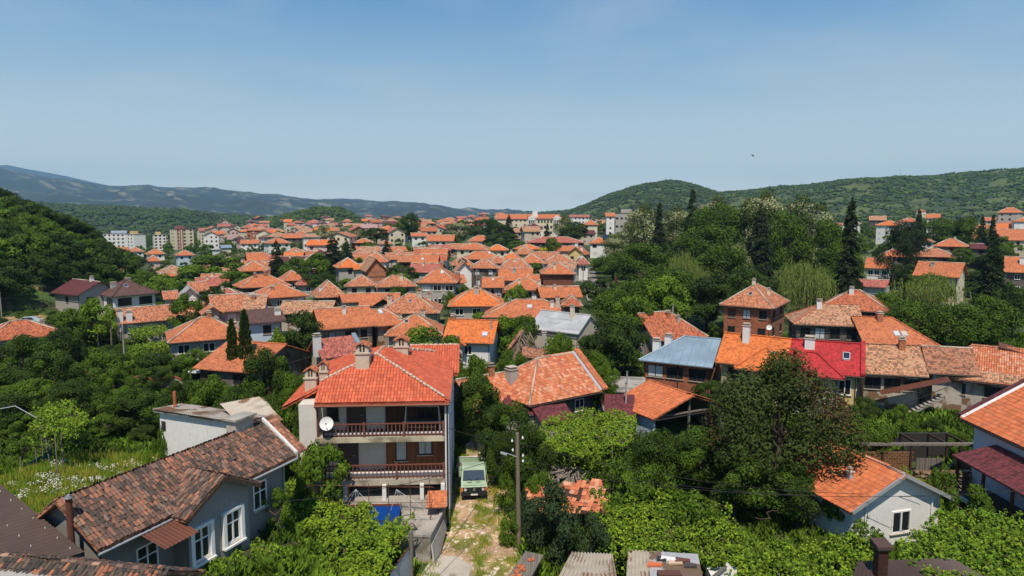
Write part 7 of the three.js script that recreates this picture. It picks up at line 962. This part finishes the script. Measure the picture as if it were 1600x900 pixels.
// [kind, name, label, px, top, depth, width px]
const planted = [
  // park
  ['spruce', 'spruce', 'tall dark spruce topping the park trees', 1083, 293, 235, 42], ['slim_spruce', 'spruce', 'narrow dark spruce among pale lindens', 1031, 315, 225, 26], ['linden', 'linden', 'linden in pale bloom at the park edge nearest the lane', 1008, 318, 238, 62], ['linden', 'linden', 'pale flowering linden beside the narrow spruce', 1058, 322, 245, 64], ['linden', 'linden', 'large linden in full pale bloom in mid park', 1193, 297, 205, 84], ['linden', 'linden', 'round flowering linden standing apart beside the tall slim spruce', 1266, 304, 195, 86], ['linden', 'linden', 'small flowering linden behind the white solar house', 962, 368, 236, 46], ['linden', 'linden', 'flowering linden above the white solar house', 985, 345, 250, 52], ['oak', 'park_tree', 'dark broad tree at the back of the park', 1120, 314, 222, 84], ['oak', 'park_tree', 'dark broad tree between two lindens', 1150, 318, 212, 76], ['spruce', 'cedar', 'massive black green cedar in mid park', 1190, 318, 168, 66], ['oak', 'park_tree', 'full dark tree below the tallest spruce', 1105, 352, 182, 104], ['oak', 'park_tree', 'dense green tree above the lane bend', 1003, 380, 172, 92], ['oak', 'park_tree', 'dark tree crowding the white solar house', 958, 398, 196, 72], ['oak', 'park_tree', 'broad tree behind the light green willow', 1128, 384, 158, 96], ['oak', 'park_tree', 'dark tree beside the black cedar', 1228, 330, 186, 74], ['oak', 'park_tree', 'tree behind the weeping willow', 1295, 345, 178, 80], ['oak', 'park_tree', 'tree filling the gap behind the slim spruce', 1318, 372, 172, 60], ['willow', 'willow', 'light green young willow in the park', 1068, 384, 150, 64], ['willow', 'willow', 'small drooping willow below the light green one', 1095, 408, 146, 40], ['willow', 'weeping_willow', 'wide weeping willow with hanging curtains beside the brick house', 1262, 398, 128, 112], ['slim_spruce', 'spruce', 'very tall slim spruce standing free beside the weeping willow', 1332, 308, 132, 46], ['oak', 'park_tree', 'green tree spreading over the parked dark car', 1055, 424, 128, 118], ['oak', 'park_tree', 'leafy tree beside the brick gate pillar', 1002, 432, 118, 96], ['oak', 'park_tree', 'leafy tree overhanging the lane', 962, 448, 112, 84], ['mid_dark', 'park_tree', 'dark tree above the orange gabled cottage', 1105, 436, 120, 84], ['mid_dark', 'park_tree', 'dark tree near the second brick pillar', 1160, 420, 124, 80], ['mid_dark', 'park_tree', 'dark trunked tree beside the red brick house', 1195, 432, 128, 60],
  ['linden', 'linden', 'flowering linden between the tallest spruce and mid park', 1120, 306, 240, 60], ['linden', 'linden', 'pale flowering linden in front of the black cedar', 1158, 372, 160, 34], ['mid_fresh', 'park_tree', 'fresh green walnut in front of the park', 1040, 430, 116, 84], ['mid_fresh', 'park_tree', 'bright green low tree beside the lane wall', 985, 462, 104, 60],
  // right of the park
  ['pine', 'pine', 'dark open pine beside the porch house', 1399, 346, 146, 54], ['pine', 'pine', 'spreading pine behind the porch house', 1420, 342, 215, 66], ['oak', 'tree', 'tree row behind the white walled house', 1470, 344, 265, 92], ['oak', 'tree', 'leafy tree between the two small conifers', 1512, 338, 255, 62], ['slim_spruce', 'spruce', 'small conifer in front of the scrub ridge', 1437, 325, 252, 20], ['spruce', 'spruce', 'conifer before the long orange roof', 1536, 336, 232, 26], ['slim_spruce', 'spruce', 'thin conifer standing before the vivid hall roof', 1553, 333, 226, 18], ['spruce', 'spruce', 'big dark conifer hiding the cream gable', 1556, 360, 128, 56], ['willow', 'weeping_willow', 'rounded weeping willow in front of the cream gable', 1446, 424, 118, 112], ['oak', 'tree', 'dense dark green tree beneath the rounded willow', 1432, 468, 104, 96], ['oak', 'tree', 'dense dark green tree behind the tan eave house', 1492, 472, 103, 96], ['oak', 'tree', 'dark tree under the big conifer', 1545, 462, 106, 90], ['mid_dark', 'tree', 'shady tree beside the far orange roof with white chimney', 1588, 440, 112, 60], ['mid_green', 'tree', 'small tree beside the mottled roof', 1388, 455, 118, 56],
  // mid town
  ['spruce', 'spruce', 'dark conical spruce beside the orange hipped house with brick wall', 431, 374, 186, 40], ['spruce', 'spruce', 'broad dark spruce in the middle of the town', 519, 366, 200, 52], ['spruce', 'spruce', 'second dark spruce beside the broad one', 541, 374, 206, 38], ['spruce', 'spruce', 'lone small spruce above the white three storey house', 604, 374, 246, 26], ['mid_dark', 'tree', 'big round tree above the bright white house', 641, 334, 372, 36], ['mid_green', 'tree', 'green tree beside the big round one', 622, 348, 370, 34], ['linden', 'linden', 'flowering linden in front of the tall white balcony house', 508, 351, 345, 36], ['linden', 'linden', 'flowering linden near the school building', 536, 353, 350, 30], ['linden', 'linden', 'pale linden at the school front', 560, 356, 352, 24], ['mid_dark', 'tree', 'rounded tree before the school building', 588, 356, 345, 40], ['linden', 'linden', 'flowering linden behind the long brick gabled house', 716, 345, 352, 44], ['mid_dark', 'tree', 'dark tree mass before the columned building', 760, 342, 345, 56], ['spruce', 'spruce', 'conifer beside the columned building', 795, 334, 360, 24], ['mid_dark', 'tree', 'dark tree under the school wing', 785, 362, 310, 60], ['mid_green', 'tree', 'green tree at the corner of the hall', 808, 376, 300, 30], ['spruce', 'spruce', 'small conifer in front of the columns', 855, 348, 350, 16], ['linden', 'linden', 'flowering linden beside the columned building', 884, 336, 345, 36], ['mid_dark', 'tree', 'dark tree behind the hall', 898, 346, 320, 44], ['mid_green', 'tree', 'green tree between hall and lane', 862, 372, 262, 28], ['yellow', 'shrub_tree', 'golden yellow leaved tree beside the hall', 849, 386, 250, 20], ['mid_green', 'tree', 'tree shading the dark brick house', 838, 410, 195, 30], ['mid_green', 'tree', 'tall leafy tree below the broad spruces', 500, 398, 168, 66], ['mid_green', 'tree', 'leafy tree between conifer and solar roof', 465, 404, 178, 50], ['mid_dark', 'tree', 'dark tree beside the red solar roof', 505, 425, 158, 40], ['linden', 'linden', 'white flowering tree above the conifer house', 352, 392, 300, 36], ['linden', 'linden', 'white flowering tree beside the smooth orange roof', 374, 395, 292, 26], ['mid_green', 'tree', 'broad green tree in the old orchard', 340, 398, 205, 90], ['mid_fresh', 'tree', 'fresh green tree in the old orchard', 315, 414, 190, 80], ['mid_green', 'tree', 'tree beside the patched tan roof', 372, 424, 176, 56], ['mid_fresh', 'tree', 'bright tree behind the stone cottage', 255, 430, 165, 60], ['mid_green', 'tree', 'tree above the white villa', 215, 424, 170, 60], ['mid_green', 'tree', 'tree at the foot of the wooded bank', 175, 425, 180, 60], ['mid_dark', 'tree', 'dark tree behind the maroon roof', 115, 425, 172, 70], ['mid_dark', 'tree', 'dark tree between the grey cottage and stone cottage', 330, 452, 118, 60], ['mid_green', 'tree', 'tree beside the small grey roofed cottage', 290, 462, 112, 50],
  // behind the balcony house
  ['near_green', 'walnut_tree', 'fresh green spreading tree behind the balcony house', 672, 514, 74, 118], ['near_green', 'walnut_tree', 'green tree beside the white gabled house', 735, 556, 68, 66], ['near_dark', 'tree', 'dark tree shading the alley behind the truck', 742, 582, 60, 76], ['near_dark', 'tree', 'dark tree at the alley bend', 722, 620, 61, 40], ['near_dark', 'tree', 'dark glossy tree above the shingle lean-to', 792, 626, 53, 82], ['near_dark', 'tree', 'dark tree behind the utility pole', 826, 664, 49, 76], ['near_dark', 'tree', 'dark shrubby tree beside the parked truck', 784, 676, 51, 52], ['mid_green', 'tree', 'green tree beneath the wide low orange house', 820, 490, 100, 40], ['mid_fresh', 'tree', 'light green tree in front of the wide low orange house', 790, 494, 98, 52], ['near_green', 'tree', 'young tree beside the white gable', 800, 545, 80, 40], ['mid_dark', 'tree', 'round dark tree beside the stone house gable', 468, 488, 96, 62], ['mid_fresh', 'tree', 'light green tree beside the brown sheet roof', 432, 516, 90, 36], ['near_green', 'tree', 'small tree among the crowded roofs', 700, 455, 135, 24], ['near_dark', 'tree', 'dark tree before the large hipped house', 622, 448, 140, 40], ['mid_fresh', 'tree', 'light tree beside the clean bright roof', 755, 488, 120, 40],
  // left gardens
  ['near_dark', 'tree', 'dark tree under the balcony house eaves', 418, 546, 66, 84], ['near_green', 'tree', 'tree beside the balcony house wall', 452, 584, 58, 56], ['cypress', 'cypress', 'shorter of the twin cypresses', 361, 500, 82, 19], ['cypress', 'cypress', 'taller of the twin cypresses', 381, 486, 82, 22], ['near_green', 'garden_tree', 'garden tree before the tidy orange hipped house', 300, 548, 84, 66], ['near_dark', 'garden_tree', 'dark garden tree beside the scalloped wall', 245, 552, 84, 76], ['near_dark', 'garden_tree', 'dark bushy tree below the sunken orange house', 30, 528, 78, 90], ['near_dark', 'garden_tree', 'dark tree in the corner of the gardens', 75, 546, 74, 80], ['near_green', 'garden_tree', 'green tree behind the thin pale pole', 150, 552, 76, 84], ['near_green', 'garden_tree', 'low green tree before the scalloped wall', 178, 574, 74, 52], ['near_dark', 'garden_tree', 'dark fruit tree in the lower garden', 110, 594, 67, 84], ['near_green', 'garden_tree', 'green fruit tree in the lower garden', 60, 592, 70, 76], ['near_dark', 'garden_tree', 'dark fruit tree above the green netting', 20, 614, 64, 80], ['near_dark', 'garden_tree', 'dense dark tree above the whitewashed shed', 205, 610, 64, 84], ['near_green', 'garden_tree', 'green tree touching the whitewashed shed', 168, 646, 63, 60], ['near_dark', 'garden_tree', 'ivy dark tree beside the whitewashed shed wall', 222, 666, 62, 43], ['near_dark', 'garden_tree', 'dark tree behind the whitewashed shed', 275, 600, 62, 70], ['near_green', 'garden_tree', 'green tree behind the ribbed asbestos roof', 330, 596, 62, 74], ['near_dark', 'garden_tree', 'dark tree near the white canopy', 395, 592, 66, 62], ['near_dark', 'garden_tree', 'dark tree above the ribbed asbestos roof', 372, 606, 58, 66], ['near_green', 'garden_tree', 'little tree beside the green netting', 78, 654, 62, 38], ['near_green', 'garden_tree', 'bushy tree below the vine stand', 140, 676, 62, 48], ['mid_fresh', 'garden_tree', 'light tree beneath the white villa', 150, 470, 108, 60], ['mid_green', 'garden_tree', 'tree beside the gravel yard', 110, 480, 105, 46], ['mid_dark', 'garden_tree', 'dark tree before the long low house', 95, 512, 90, 48], ['mid_fresh', 'garden_tree', 'light bushy tree before the long low house', 215, 540, 88, 50],
  // centre and right foreground
  ['near_plum', 'plum_tree', 'big open bronze green plum tree in front of the row house', 1222, 560, 48, 232], ['near_dark', 'tree', 'dark tree beside the open fronted barn', 1092, 664, 49, 100], ['near_dark', 'tree', 'dark tree in front of the barn', 1020, 672, 48, 96], ['near_dark', 'tree', 'green tree under the plum tree', 1150, 700, 45, 110], ['near_dark', 'tree', 'dark green shrub tree below the plum tree', 1250, 730, 44, 110], ['mid_dark', 'tree', 'tall dark tree behind the stained flat roof', 965, 494, 86, 92], ['near_dark', 'tree', 'dark tree beside the silver tin roof', 930, 520, 88, 60], ['near_green', 'tree', 'green tree between silver roof and flat concrete roof', 925, 548, 76, 54], ['near_green', 'tree', 'light green bush tree above the flat concrete roof', 948, 566, 72, 44], ['mid_green', 'tree', 'green tree beside the orange gabled cottage', 1000, 470, 102, 70], ['near_green', 'tree', 'green creeper covered stump beside the ruin', 880, 522, 86, 40], ['near_green', 'tree', 'green bush tree at the end of the ruin', 812, 556, 76, 44], ['fig', 'fig_tree', 'large leaved fig tree in front of the balcony house', 505, 690, 42.5, 72], ['near_green', 'tree', 'young tree beside the balcony house stair', 478, 720, 42, 34], ['near_green', 'tree', 'leafy bush tree beside the mud brick stable', 1350, 650, 56, 80], ['near_green', 'tree', 'climbing shrub beside the white cottage', 1325, 762, 43, 70],
];
for (const [k, name, label, px, top, d, w] of planted) treeAt(k, name, label, px, top, d, w);
const bushes = [['dark_bush', 'large dark clipped looking bush beside the yard wall', 872, 765, 40, 120], ['dark_bush', 'dark bush at the foot of the utility pole', 818, 770, 43, 60], ['dark_bush', 'dark bush between the vines and the yard stores', 925, 800, 38, 84], ['near_bush', 'green bush beside the truck', 790, 745, 47, 44], ['near_bush', 'green bush at the alley edge', 800, 800, 42, 46], ['near_bush', 'pale shrub by the firewood heap', 845, 735, 46, 60], ['near_bush', 'green bush before the arbour', 960, 715, 45, 90], ['near_bush', 'green bush beneath the barn', 1015, 735, 44, 90], ['near_bush', 'leafy bush below the plum tree', 1075, 770, 41, 110], ['near_bush', 'leafy bush beneath the white cottage window', 1350, 815, 38, 90], ['near_bush', 'bush in front of the tumbledown house', 1370, 655, 58, 70], ['near_bush', 'bush beside the outside stair', 1420, 650, 60, 50], ['near_bush', 'bush under the pale blue house', 1520, 765, 42, 80], ['near_bush', 'bush beside the stone wall', 1470, 730, 46, 50], ['near_bush', 'bush at the corner of the terrace', 690, 770, 44, 22], ['near_bush', 'bush below the old house window', 430, 770, 36, 60], ['near_bush', 'garden bush beneath the white canopy', 330, 590, 74, 60], ['near_bush', 'round bush beside the scalloped wall', 292, 582, 78, 20], ['near_bush', 'bush on the grassy bank', 40, 690, 58, 60], ['near_bush', 'bush beside the whitewashed shed corner', 248, 676, 50, 34], ['near_bush', 'bush in the shade of the garden vine', 120, 684, 60, 60], ['near_bush', 'bush in the lower garden by the netting', 20, 672, 62, 60], ['dark_bush', 'dark bush behind the shingle canopy', 770, 650, 55, 60], ['near_bush', 'bush beside the mortared hip roof', 760, 610, 64, 50]];
for (const [k, label, px, top, d, w] of bushes) treeAt(k, 'bush', label, px, top, d, w);
// between the houses of the town: many small trees alike
{
  const r = rng(23); let n = 0;
  for (let t = 0; t < 9000 && n < 190; t++) { const px = 180 + 760 * r(), d = 125 + 300 * Math.pow(r(), 1.1), x = (px - 800) / F * d, z = -d; if (!isFree(x, z, 1.2) || (px > 880 && px < 950 && d < 210)) continue; const k = r(); tree(d > 230 ? 'far_green' : k < 0.45 ? 'mid_green' : k < 0.75 ? 'mid_fresh' : 'mid_dark', 'town_tree', 'small garden tree growing between the crowded town houses', x, z, 2.6 + 2.6 * r(), 3.2 + 3 * r(), 'garden trees between the town houses'); taken.push([x, z, 1.6]); n++; }
  n = 0; for (let t = 0; t < 9000 && n < 230; t++) { const px = 200 + 780 * r(), d = 400 + 520 * r(), x = (px - 800) / F * d, z = -d; if (!isFree(x, z, 1)) continue; tree('far_green', 'far_tree', 'rounded green tree among the far quarter houses', x, z, 4.5 + 4 * r(), 6 + 5 * r(), 'trees of the far quarter'); taken.push([x, z, 2]); n++; }
  n = 0; for (let t = 0; t < 9000 && n < 190; t++) { const px = 930 + 760 * r(), d = 135 + 330 * r(), x = (px - 800) / F * d, z = -d; if (!isFree(x, z, 2)) continue; tree(d > 240 ? 'far_green' : r() < 0.6 ? 'mid_green' : 'mid_dark', 'meadow_tree', 'leafy tree in the green belt between park and scrub ridge', x, z, 4 + 4.5 * r(), 6 + 5 * r(), 'trees of the green belt'); taken.push([x, z, 2]); n++; }
  n = 0; for (let t = 0; t < 9000 && n < 120; t++) { const px = 930 + 760 * r(), d = 440 + 260 * r(), x = (px - 800) / F * d, z = -d; if (!isFree(x, z, 2)) continue; tree('far_green', 'meadow_tree', 'distant leafy tree at the foot of the scrub ridge', x, z, 5 + 4 * r(), 8 + 6 * r(), 'trees at the foot of the ridge'); n++; }
  n = 0; for (let t = 0; t < 9000 && n < 70; t++) { const px = -20 + 460 * r(), d = 62 + 70 * r(), x = (px - 800) / F * d, z = -d; if (!isFree(x, z, 1.5) || (d < 60 && px > 380)) continue; tree(r() < 0.5 ? 'near_green' : 'near_dark', 'garden_tree', 'low fruit tree filling the leafy gardens', x, z, 1.8 + 2.2 * r(), 2.6 + 2.2 * r(), 'low fruit trees of the gardens'); taken.push([x, z, 1]); n++; }
  n = 0; for (let t = 0; t < 9000 && n < 46; t++) { const px = 760 + 760 * r(), d = 52 + 70 * r(), x = (px - 800) / F * d, z = -d; if (!isFree(x, z, 1.2) || x < 1) continue; tree(r() < 0.5 ? 'near_green' : 'near_dark', 'yard_tree', 'low shrubby tree in the yards between the houses', x, z, 1.6 + 2 * r(), 2.2 + 2 * r(), 'low shrubby trees of the yards'); taken.push([x, z, 1]); n++; }
}
// vines and climbing leaves: leaf by leaf over their arbours
function inPoly(p, x, z) { let c = false; for (let i = 0, j = p.length - 1; i < p.length; j = i++) if ((p[i].z > z) !== (p[j].z > z) && x < (p[j].x - p[i].x) * (z - p[i].z) / (p[j].z - p[i].z) + p[i].x) c = !c; return c; }
function vine(label, px, Y, thick, per, leaf, c, c2, posts = 6, seed = 1) {
  const poly = px.map(([a, b]) => P(a, b, Y)), xs = poly.map((p) => p.x), zs = poly.map((p) => p.z), x0 = Math.min(...xs), x1 = Math.max(...xs), z0 = Math.min(...zs), z1 = Math.max(...zs), r = rng(seed + 900), o = V((x0 + x1) / 2, 0, (z0 + z1) / 2); o.y = G(o.x, o.z);
  const t = thing('grape_vine', label, 'vine', o), mb = new MB(), tries = Math.round((x1 - x0) * (z1 - z0) * per);
  for (let k = 0; k < tries; k++) {
    const x = lerp(x0, x1, r()), z = lerp(z0, z1, r()), edge = 0.5 * noise2(x * 1.3, z * 1.3); if (!inPoly(poly, x + edge, z + 0.5 * noise2(x * 1.3 + 9, z * 1.3))) continue;
    const dens = fbm(x * 0.55 + seed, z * 0.55, 3); if (dens < -0.16 - 0.3 * r()) continue;
    const y = Y + thick * (0.95 * fbm(x * 0.5, z * 0.5 + seed, 3) + 0.45 * (r() - 0.6)) - (r() < 0.14 ? r() * 1.5 : 0); tint(mb, r() < 0.25 + 0.5 * dens ? c2 : r() < 0.16 ? GREEN.mid : c, r, 0.5); leafAt(mb, V(x - o.x, y - o.y, z - o.z), V(0, 1, 0.35), leaf * (0.55 + 0.9 * r()), leaf * (0.55 + 0.8 * r()), r, 0.85);
  }
  put('leaves', mb.geo(), LEAF, t).userData.kind = 'stuff';
  for (let k = 0, n = 0; k < 200 && n < posts; k++) { const x = lerp(x0, x1, r()), z = lerp(z0, z1, r()); if (!inPoly(poly, x, z)) continue; n++; put('arbour_post', new MB().tube(V(x - o.x, -0.4, z - o.z), V(x - o.x, Y - o.y, z - o.z), 0.05, 0.05, 6).geo(), WALL.greywood, t); }
  const st = new MB(); for (let k = 0; k < 10; k++) { let p = V(lerp(x0, x1, 0.2 + 0.6 * r()) - o.x, Y - o.y - 0.1, lerp(z0, z1, 0.2 + 0.6 * r()) - o.z); for (let j = 0; j < 5; j++) { const q = p.clone().add(V((r() - 0.5) * 1.4, (r() - 0.5) * 0.25, (r() - 0.5) * 1.4)); st.tube(p, q, 0.03, 0.025, 5); p = q; } } put('vine_stem', st.geo(), MT.bark, t);
  return t;
}
vine('bright grape vine sprawling over the arbour beside the old house', [[384, 792], [455, 760], [520, 778], [570, 790], [598, 812], [636, 822], [626, 838], [612, 854], [604, 912], [380, 912], [340, 880], [400, 840]], 3.1, 0.9, 190, 0.17, GREEN.vine, GREEN.fresh, 8, 1);
vine('green vine climbing below the white deep windows of the old house', [[252, 912], [300, 880], [345, 868], [400, 850], [460, 870], [440, 912]], 4.4, 1.0, 210, 0.16, GREEN.fresh, GREEN.vine, 4, 2);
vine('bright vine arbour between the shingle canopies and the barn', [[836, 690], [846, 660], [905, 642], [962, 640], [996, 655], [990, 690], [935, 712], [870, 708]], 2.9, 0.8, 95, 0.19, GREEN.vine, GREEN.fresh, 8, 3);
vine('wide sunlit vine covering the yard behind the tin sheets', [[915, 830], [950, 780], [1010, 768], [1090, 782], [1130, 800], [1190, 846], [1270, 850], [1350, 836], [1372, 912], [1172, 912], [1100, 870], [960, 868]], 2.5, 1.0, 150, 0.17, GREEN.vine, GREEN.mid, 8, 4);
vine('leafy vine hedge in front of the white cottage and blue house', [[1412, 850], [1450, 815], [1500, 800], [1610, 806], [1610, 914], [1470, 914], [1395, 884]], 2.6, 1.1, 150, 0.18, GREEN.fresh, GREEN.vine, 6, 5);
vine('bright vine arbour below the maroon roofed house', [[10, 468], [60, 462], [70, 474], [20, 480]], 3.2, 0.6, 30, 0.30, GREEN.vine, GREEN.fresh, 4, 6);
vine('bright vine arbour beside the white villa', [[100, 500], [130, 490], [182, 492], [192, 508], [150, 520], [105, 516]], 3.2, 0.8, 34, 0.28, GREEN.vine, GREEN.fresh, 6, 7);
vine('bright vine arbour in front of the long low house', [[196, 516], [220, 506], [256, 504], [262, 518], [220, 526]], 3.0, 0.8, 34, 0.26, GREEN.vine, GREEN.fresh, 5, 8);
vine('low vine row beneath the long low house', [[212, 538], [262, 532], [270, 540], [220, 547]], 2.4, 0.6, 36, 0.26, GREEN.vine, GREEN.fresh, 4, 9);
vine('light green vine trained on a leaning pole in the lower garden', [[48, 660], [70, 632], [110, 630], [138, 655], [120, 672], [70, 676]], 4.2, 1.1, 130, 0.20, GREEN.vine, GREEN.fresh, 3, 10);
vine('bright creeper tumbling over the yard wall beside the stable', [[1335, 690], [1345, 660], [1400, 655], [1432, 690], [1400, 702]], 1.4, 0.8, 110, 0.16, GREEN.fresh, GREEN.vine, 3, 11);
vine('vine leaves over the yard below the stable', [[1380, 745], [1420, 735], [1460, 745], [1480, 790], [1430, 790]], 1.3, 0.7, 130, 0.16, GREEN.vine, GREEN.fresh, 3, 12);
vine('small green vine beside the balcony house terrace', [[604, 826], [630, 808], [648, 812], [640, 830], [618, 846]], 2.6, 0.9, 260, 0.15, GREEN.vine, GREEN.fresh, 2, 13);
vine('bright vine beside the clean bright orange roof', [[735, 500], [755, 494], [775, 496], [770, 506], [740, 508]], 3, 0.7, 34, 0.3, GREEN.vine, GREEN.fresh, 3, 14);
vine('overgrown ivy falling over the collapsed ruin', [[850, 545], [862, 520], [890, 535], [905, 560], [880, 568]], 3.4, 1.4, 70, 0.24, GREEN.mid, GREEN.fresh, 2, 15);
// ground cover: tufts of grass and weeds
{
  const tuft = (seed, n, len, wid, up) => { const r = rng(seed), mb = new MB(); for (let i = 0; i < n; i++) { mb.col = (() => { const t = 0.75 + 0.5 * r(); return [t, t, t]; })(); const a = r() * 6.28, d = V(Math.cos(a) * (1 - up), up + 0.2 * r(), Math.sin(a) * (1 - up)).normalize(); mb.leaf(V((r() - 0.5) * 0.5, r() * 0.1, (r() - 0.5) * 0.5), d, d.clone().cross(rv(r)).normalize(), len * (0.6 + 0.8 * r()), wid); } return mb.geo(); };
  const cover = (name, label, geo, n, place, cols, size, seed) => {
    const im = new THREE.InstancedMesh(geo, LEAF, n), r = rng(seed), m = new THREE.Matrix4(), q = new THREE.Quaternion(), col = new THREE.Color(); let k = 0;
    for (let t = 0; t < n * 6 && k < n; t++) { const p = place(r); if (!p) continue; q.setFromAxisAngle(UPV, r() * 6.28); const s = size * (0.6 + 0.8 * r()); m.compose(V(p[0], G(p[0], p[1]) - 0.04, p[1]), q, V(s, s * (0.7 + 0.6 * r()), s)); im.setMatrixAt(k, m); const g = fbm(p[0] * 0.12 + seed, p[1] * 0.12, 3), c = cols[Math.floor(clamp((0.5 + g * 0.9 + (r() - 0.5) * 0.5) * cols.length, 0, cols.length - 0.01))]; im.setColorAt(k, col.setRGB(...c)); k++; }
    im.count = k; im.name = name; im.receiveShadow = im.castShadow = true; scene.add(im); tag(im, label, 'ground cover', null, 'stuff');
  };
  const bank = (x, z) => x < -19 && x > -40 && z < -36.5 && z > -57 && fbm(x * 0.15, z * 0.15) > -0.22, houseFree = (x, z) => taken.every(([a, b, r2]) => r2 < 2.2 || (a - x) ** 2 + (b - z) ** 2 > (r2 * 0.8) ** 2), alley = (x, z) => z < -33 && z > -64 && x > lerp(-6.4, -4.1, (-z - 33) / 31) && x < lerp(1.0, -1.0, (-z - 33) / 31);
  cover('weeds', 'rank green weeds covering the ground of the gardens and yards', tuft(1, 16, 0.42, 0.13, 0.55), 36000, (r) => { const d = 26 + 92 * Math.pow(r(), 0.8), x = (-0.85 + 1.7 * r()) * d, z = -d; return alley(x, z) || !houseFree(x, z) || (bank(x, z) && r() < 0.9) ? null : [x, z]; }, [GREEN.dark, GREEN.mid, GREEN.mid, GREEN.fresh, GREEN.grass], 1.25, 5);
  cover('long_grass', 'tall sunlit yellow green grass on the bank behind the old house', tuft(2, 20, 0.6, 0.05, 0.85), 15000, (r) => { const x = -40 + 22 * r(), z = -36 - 21 * r(); return !bank(x, z) || !houseFree(x, z) ? null : [x, z]; }, [GREEN.grass, GREEN.straw, GREEN.grass, GREEN.straw], 1.0, 6);
  cover('verge_grass', 'patchy dry grass along the dirt alley', tuft(3, 12, 0.26, 0.03, 0.8), 2600, (r) => { const d = 34 + 26 * r(), s = r() < 0.5 ? 0 : 1, c = lerp(s ? 0.7 : -5.2, s ? -1.4 : -4.3, (d - 34) / 26), x = (r() < 0.35 ? -1.9 : c) + (r() - 0.5) * 1.5; return fbm(x * 0.7, d * 0.5) < 0 ? null : [x, -d]; }, [GREEN.straw, GREEN.grass, GREEN.straw], 0.8, 7);
  cover('white_flowers', 'white umbel flowers scattered through the long grass bank', (() => { const r = rng(4), mb = new MB(); for (let i = 0; i < 12; i++) { mb.col = GREEN.white; const p = V((r() - 0.5) * 0.5, 0.6 + 0.25 * r(), (r() - 0.5) * 0.5); leafAt(mb, p, UPV, 0.1, 0.1, r, 0.5); } return mb.geo(); })(), 650, (r) => { const x = -38 + 18 * r(), z = -38 - 17 * r(); return fbm(x * 0.35 + 4, z * 0.35) < 0.05 || !houseFree(x, z) ? null : [x, z]; }, [[1, 1, 1]], 1, 8);
}
renderer.render(scene, camera);
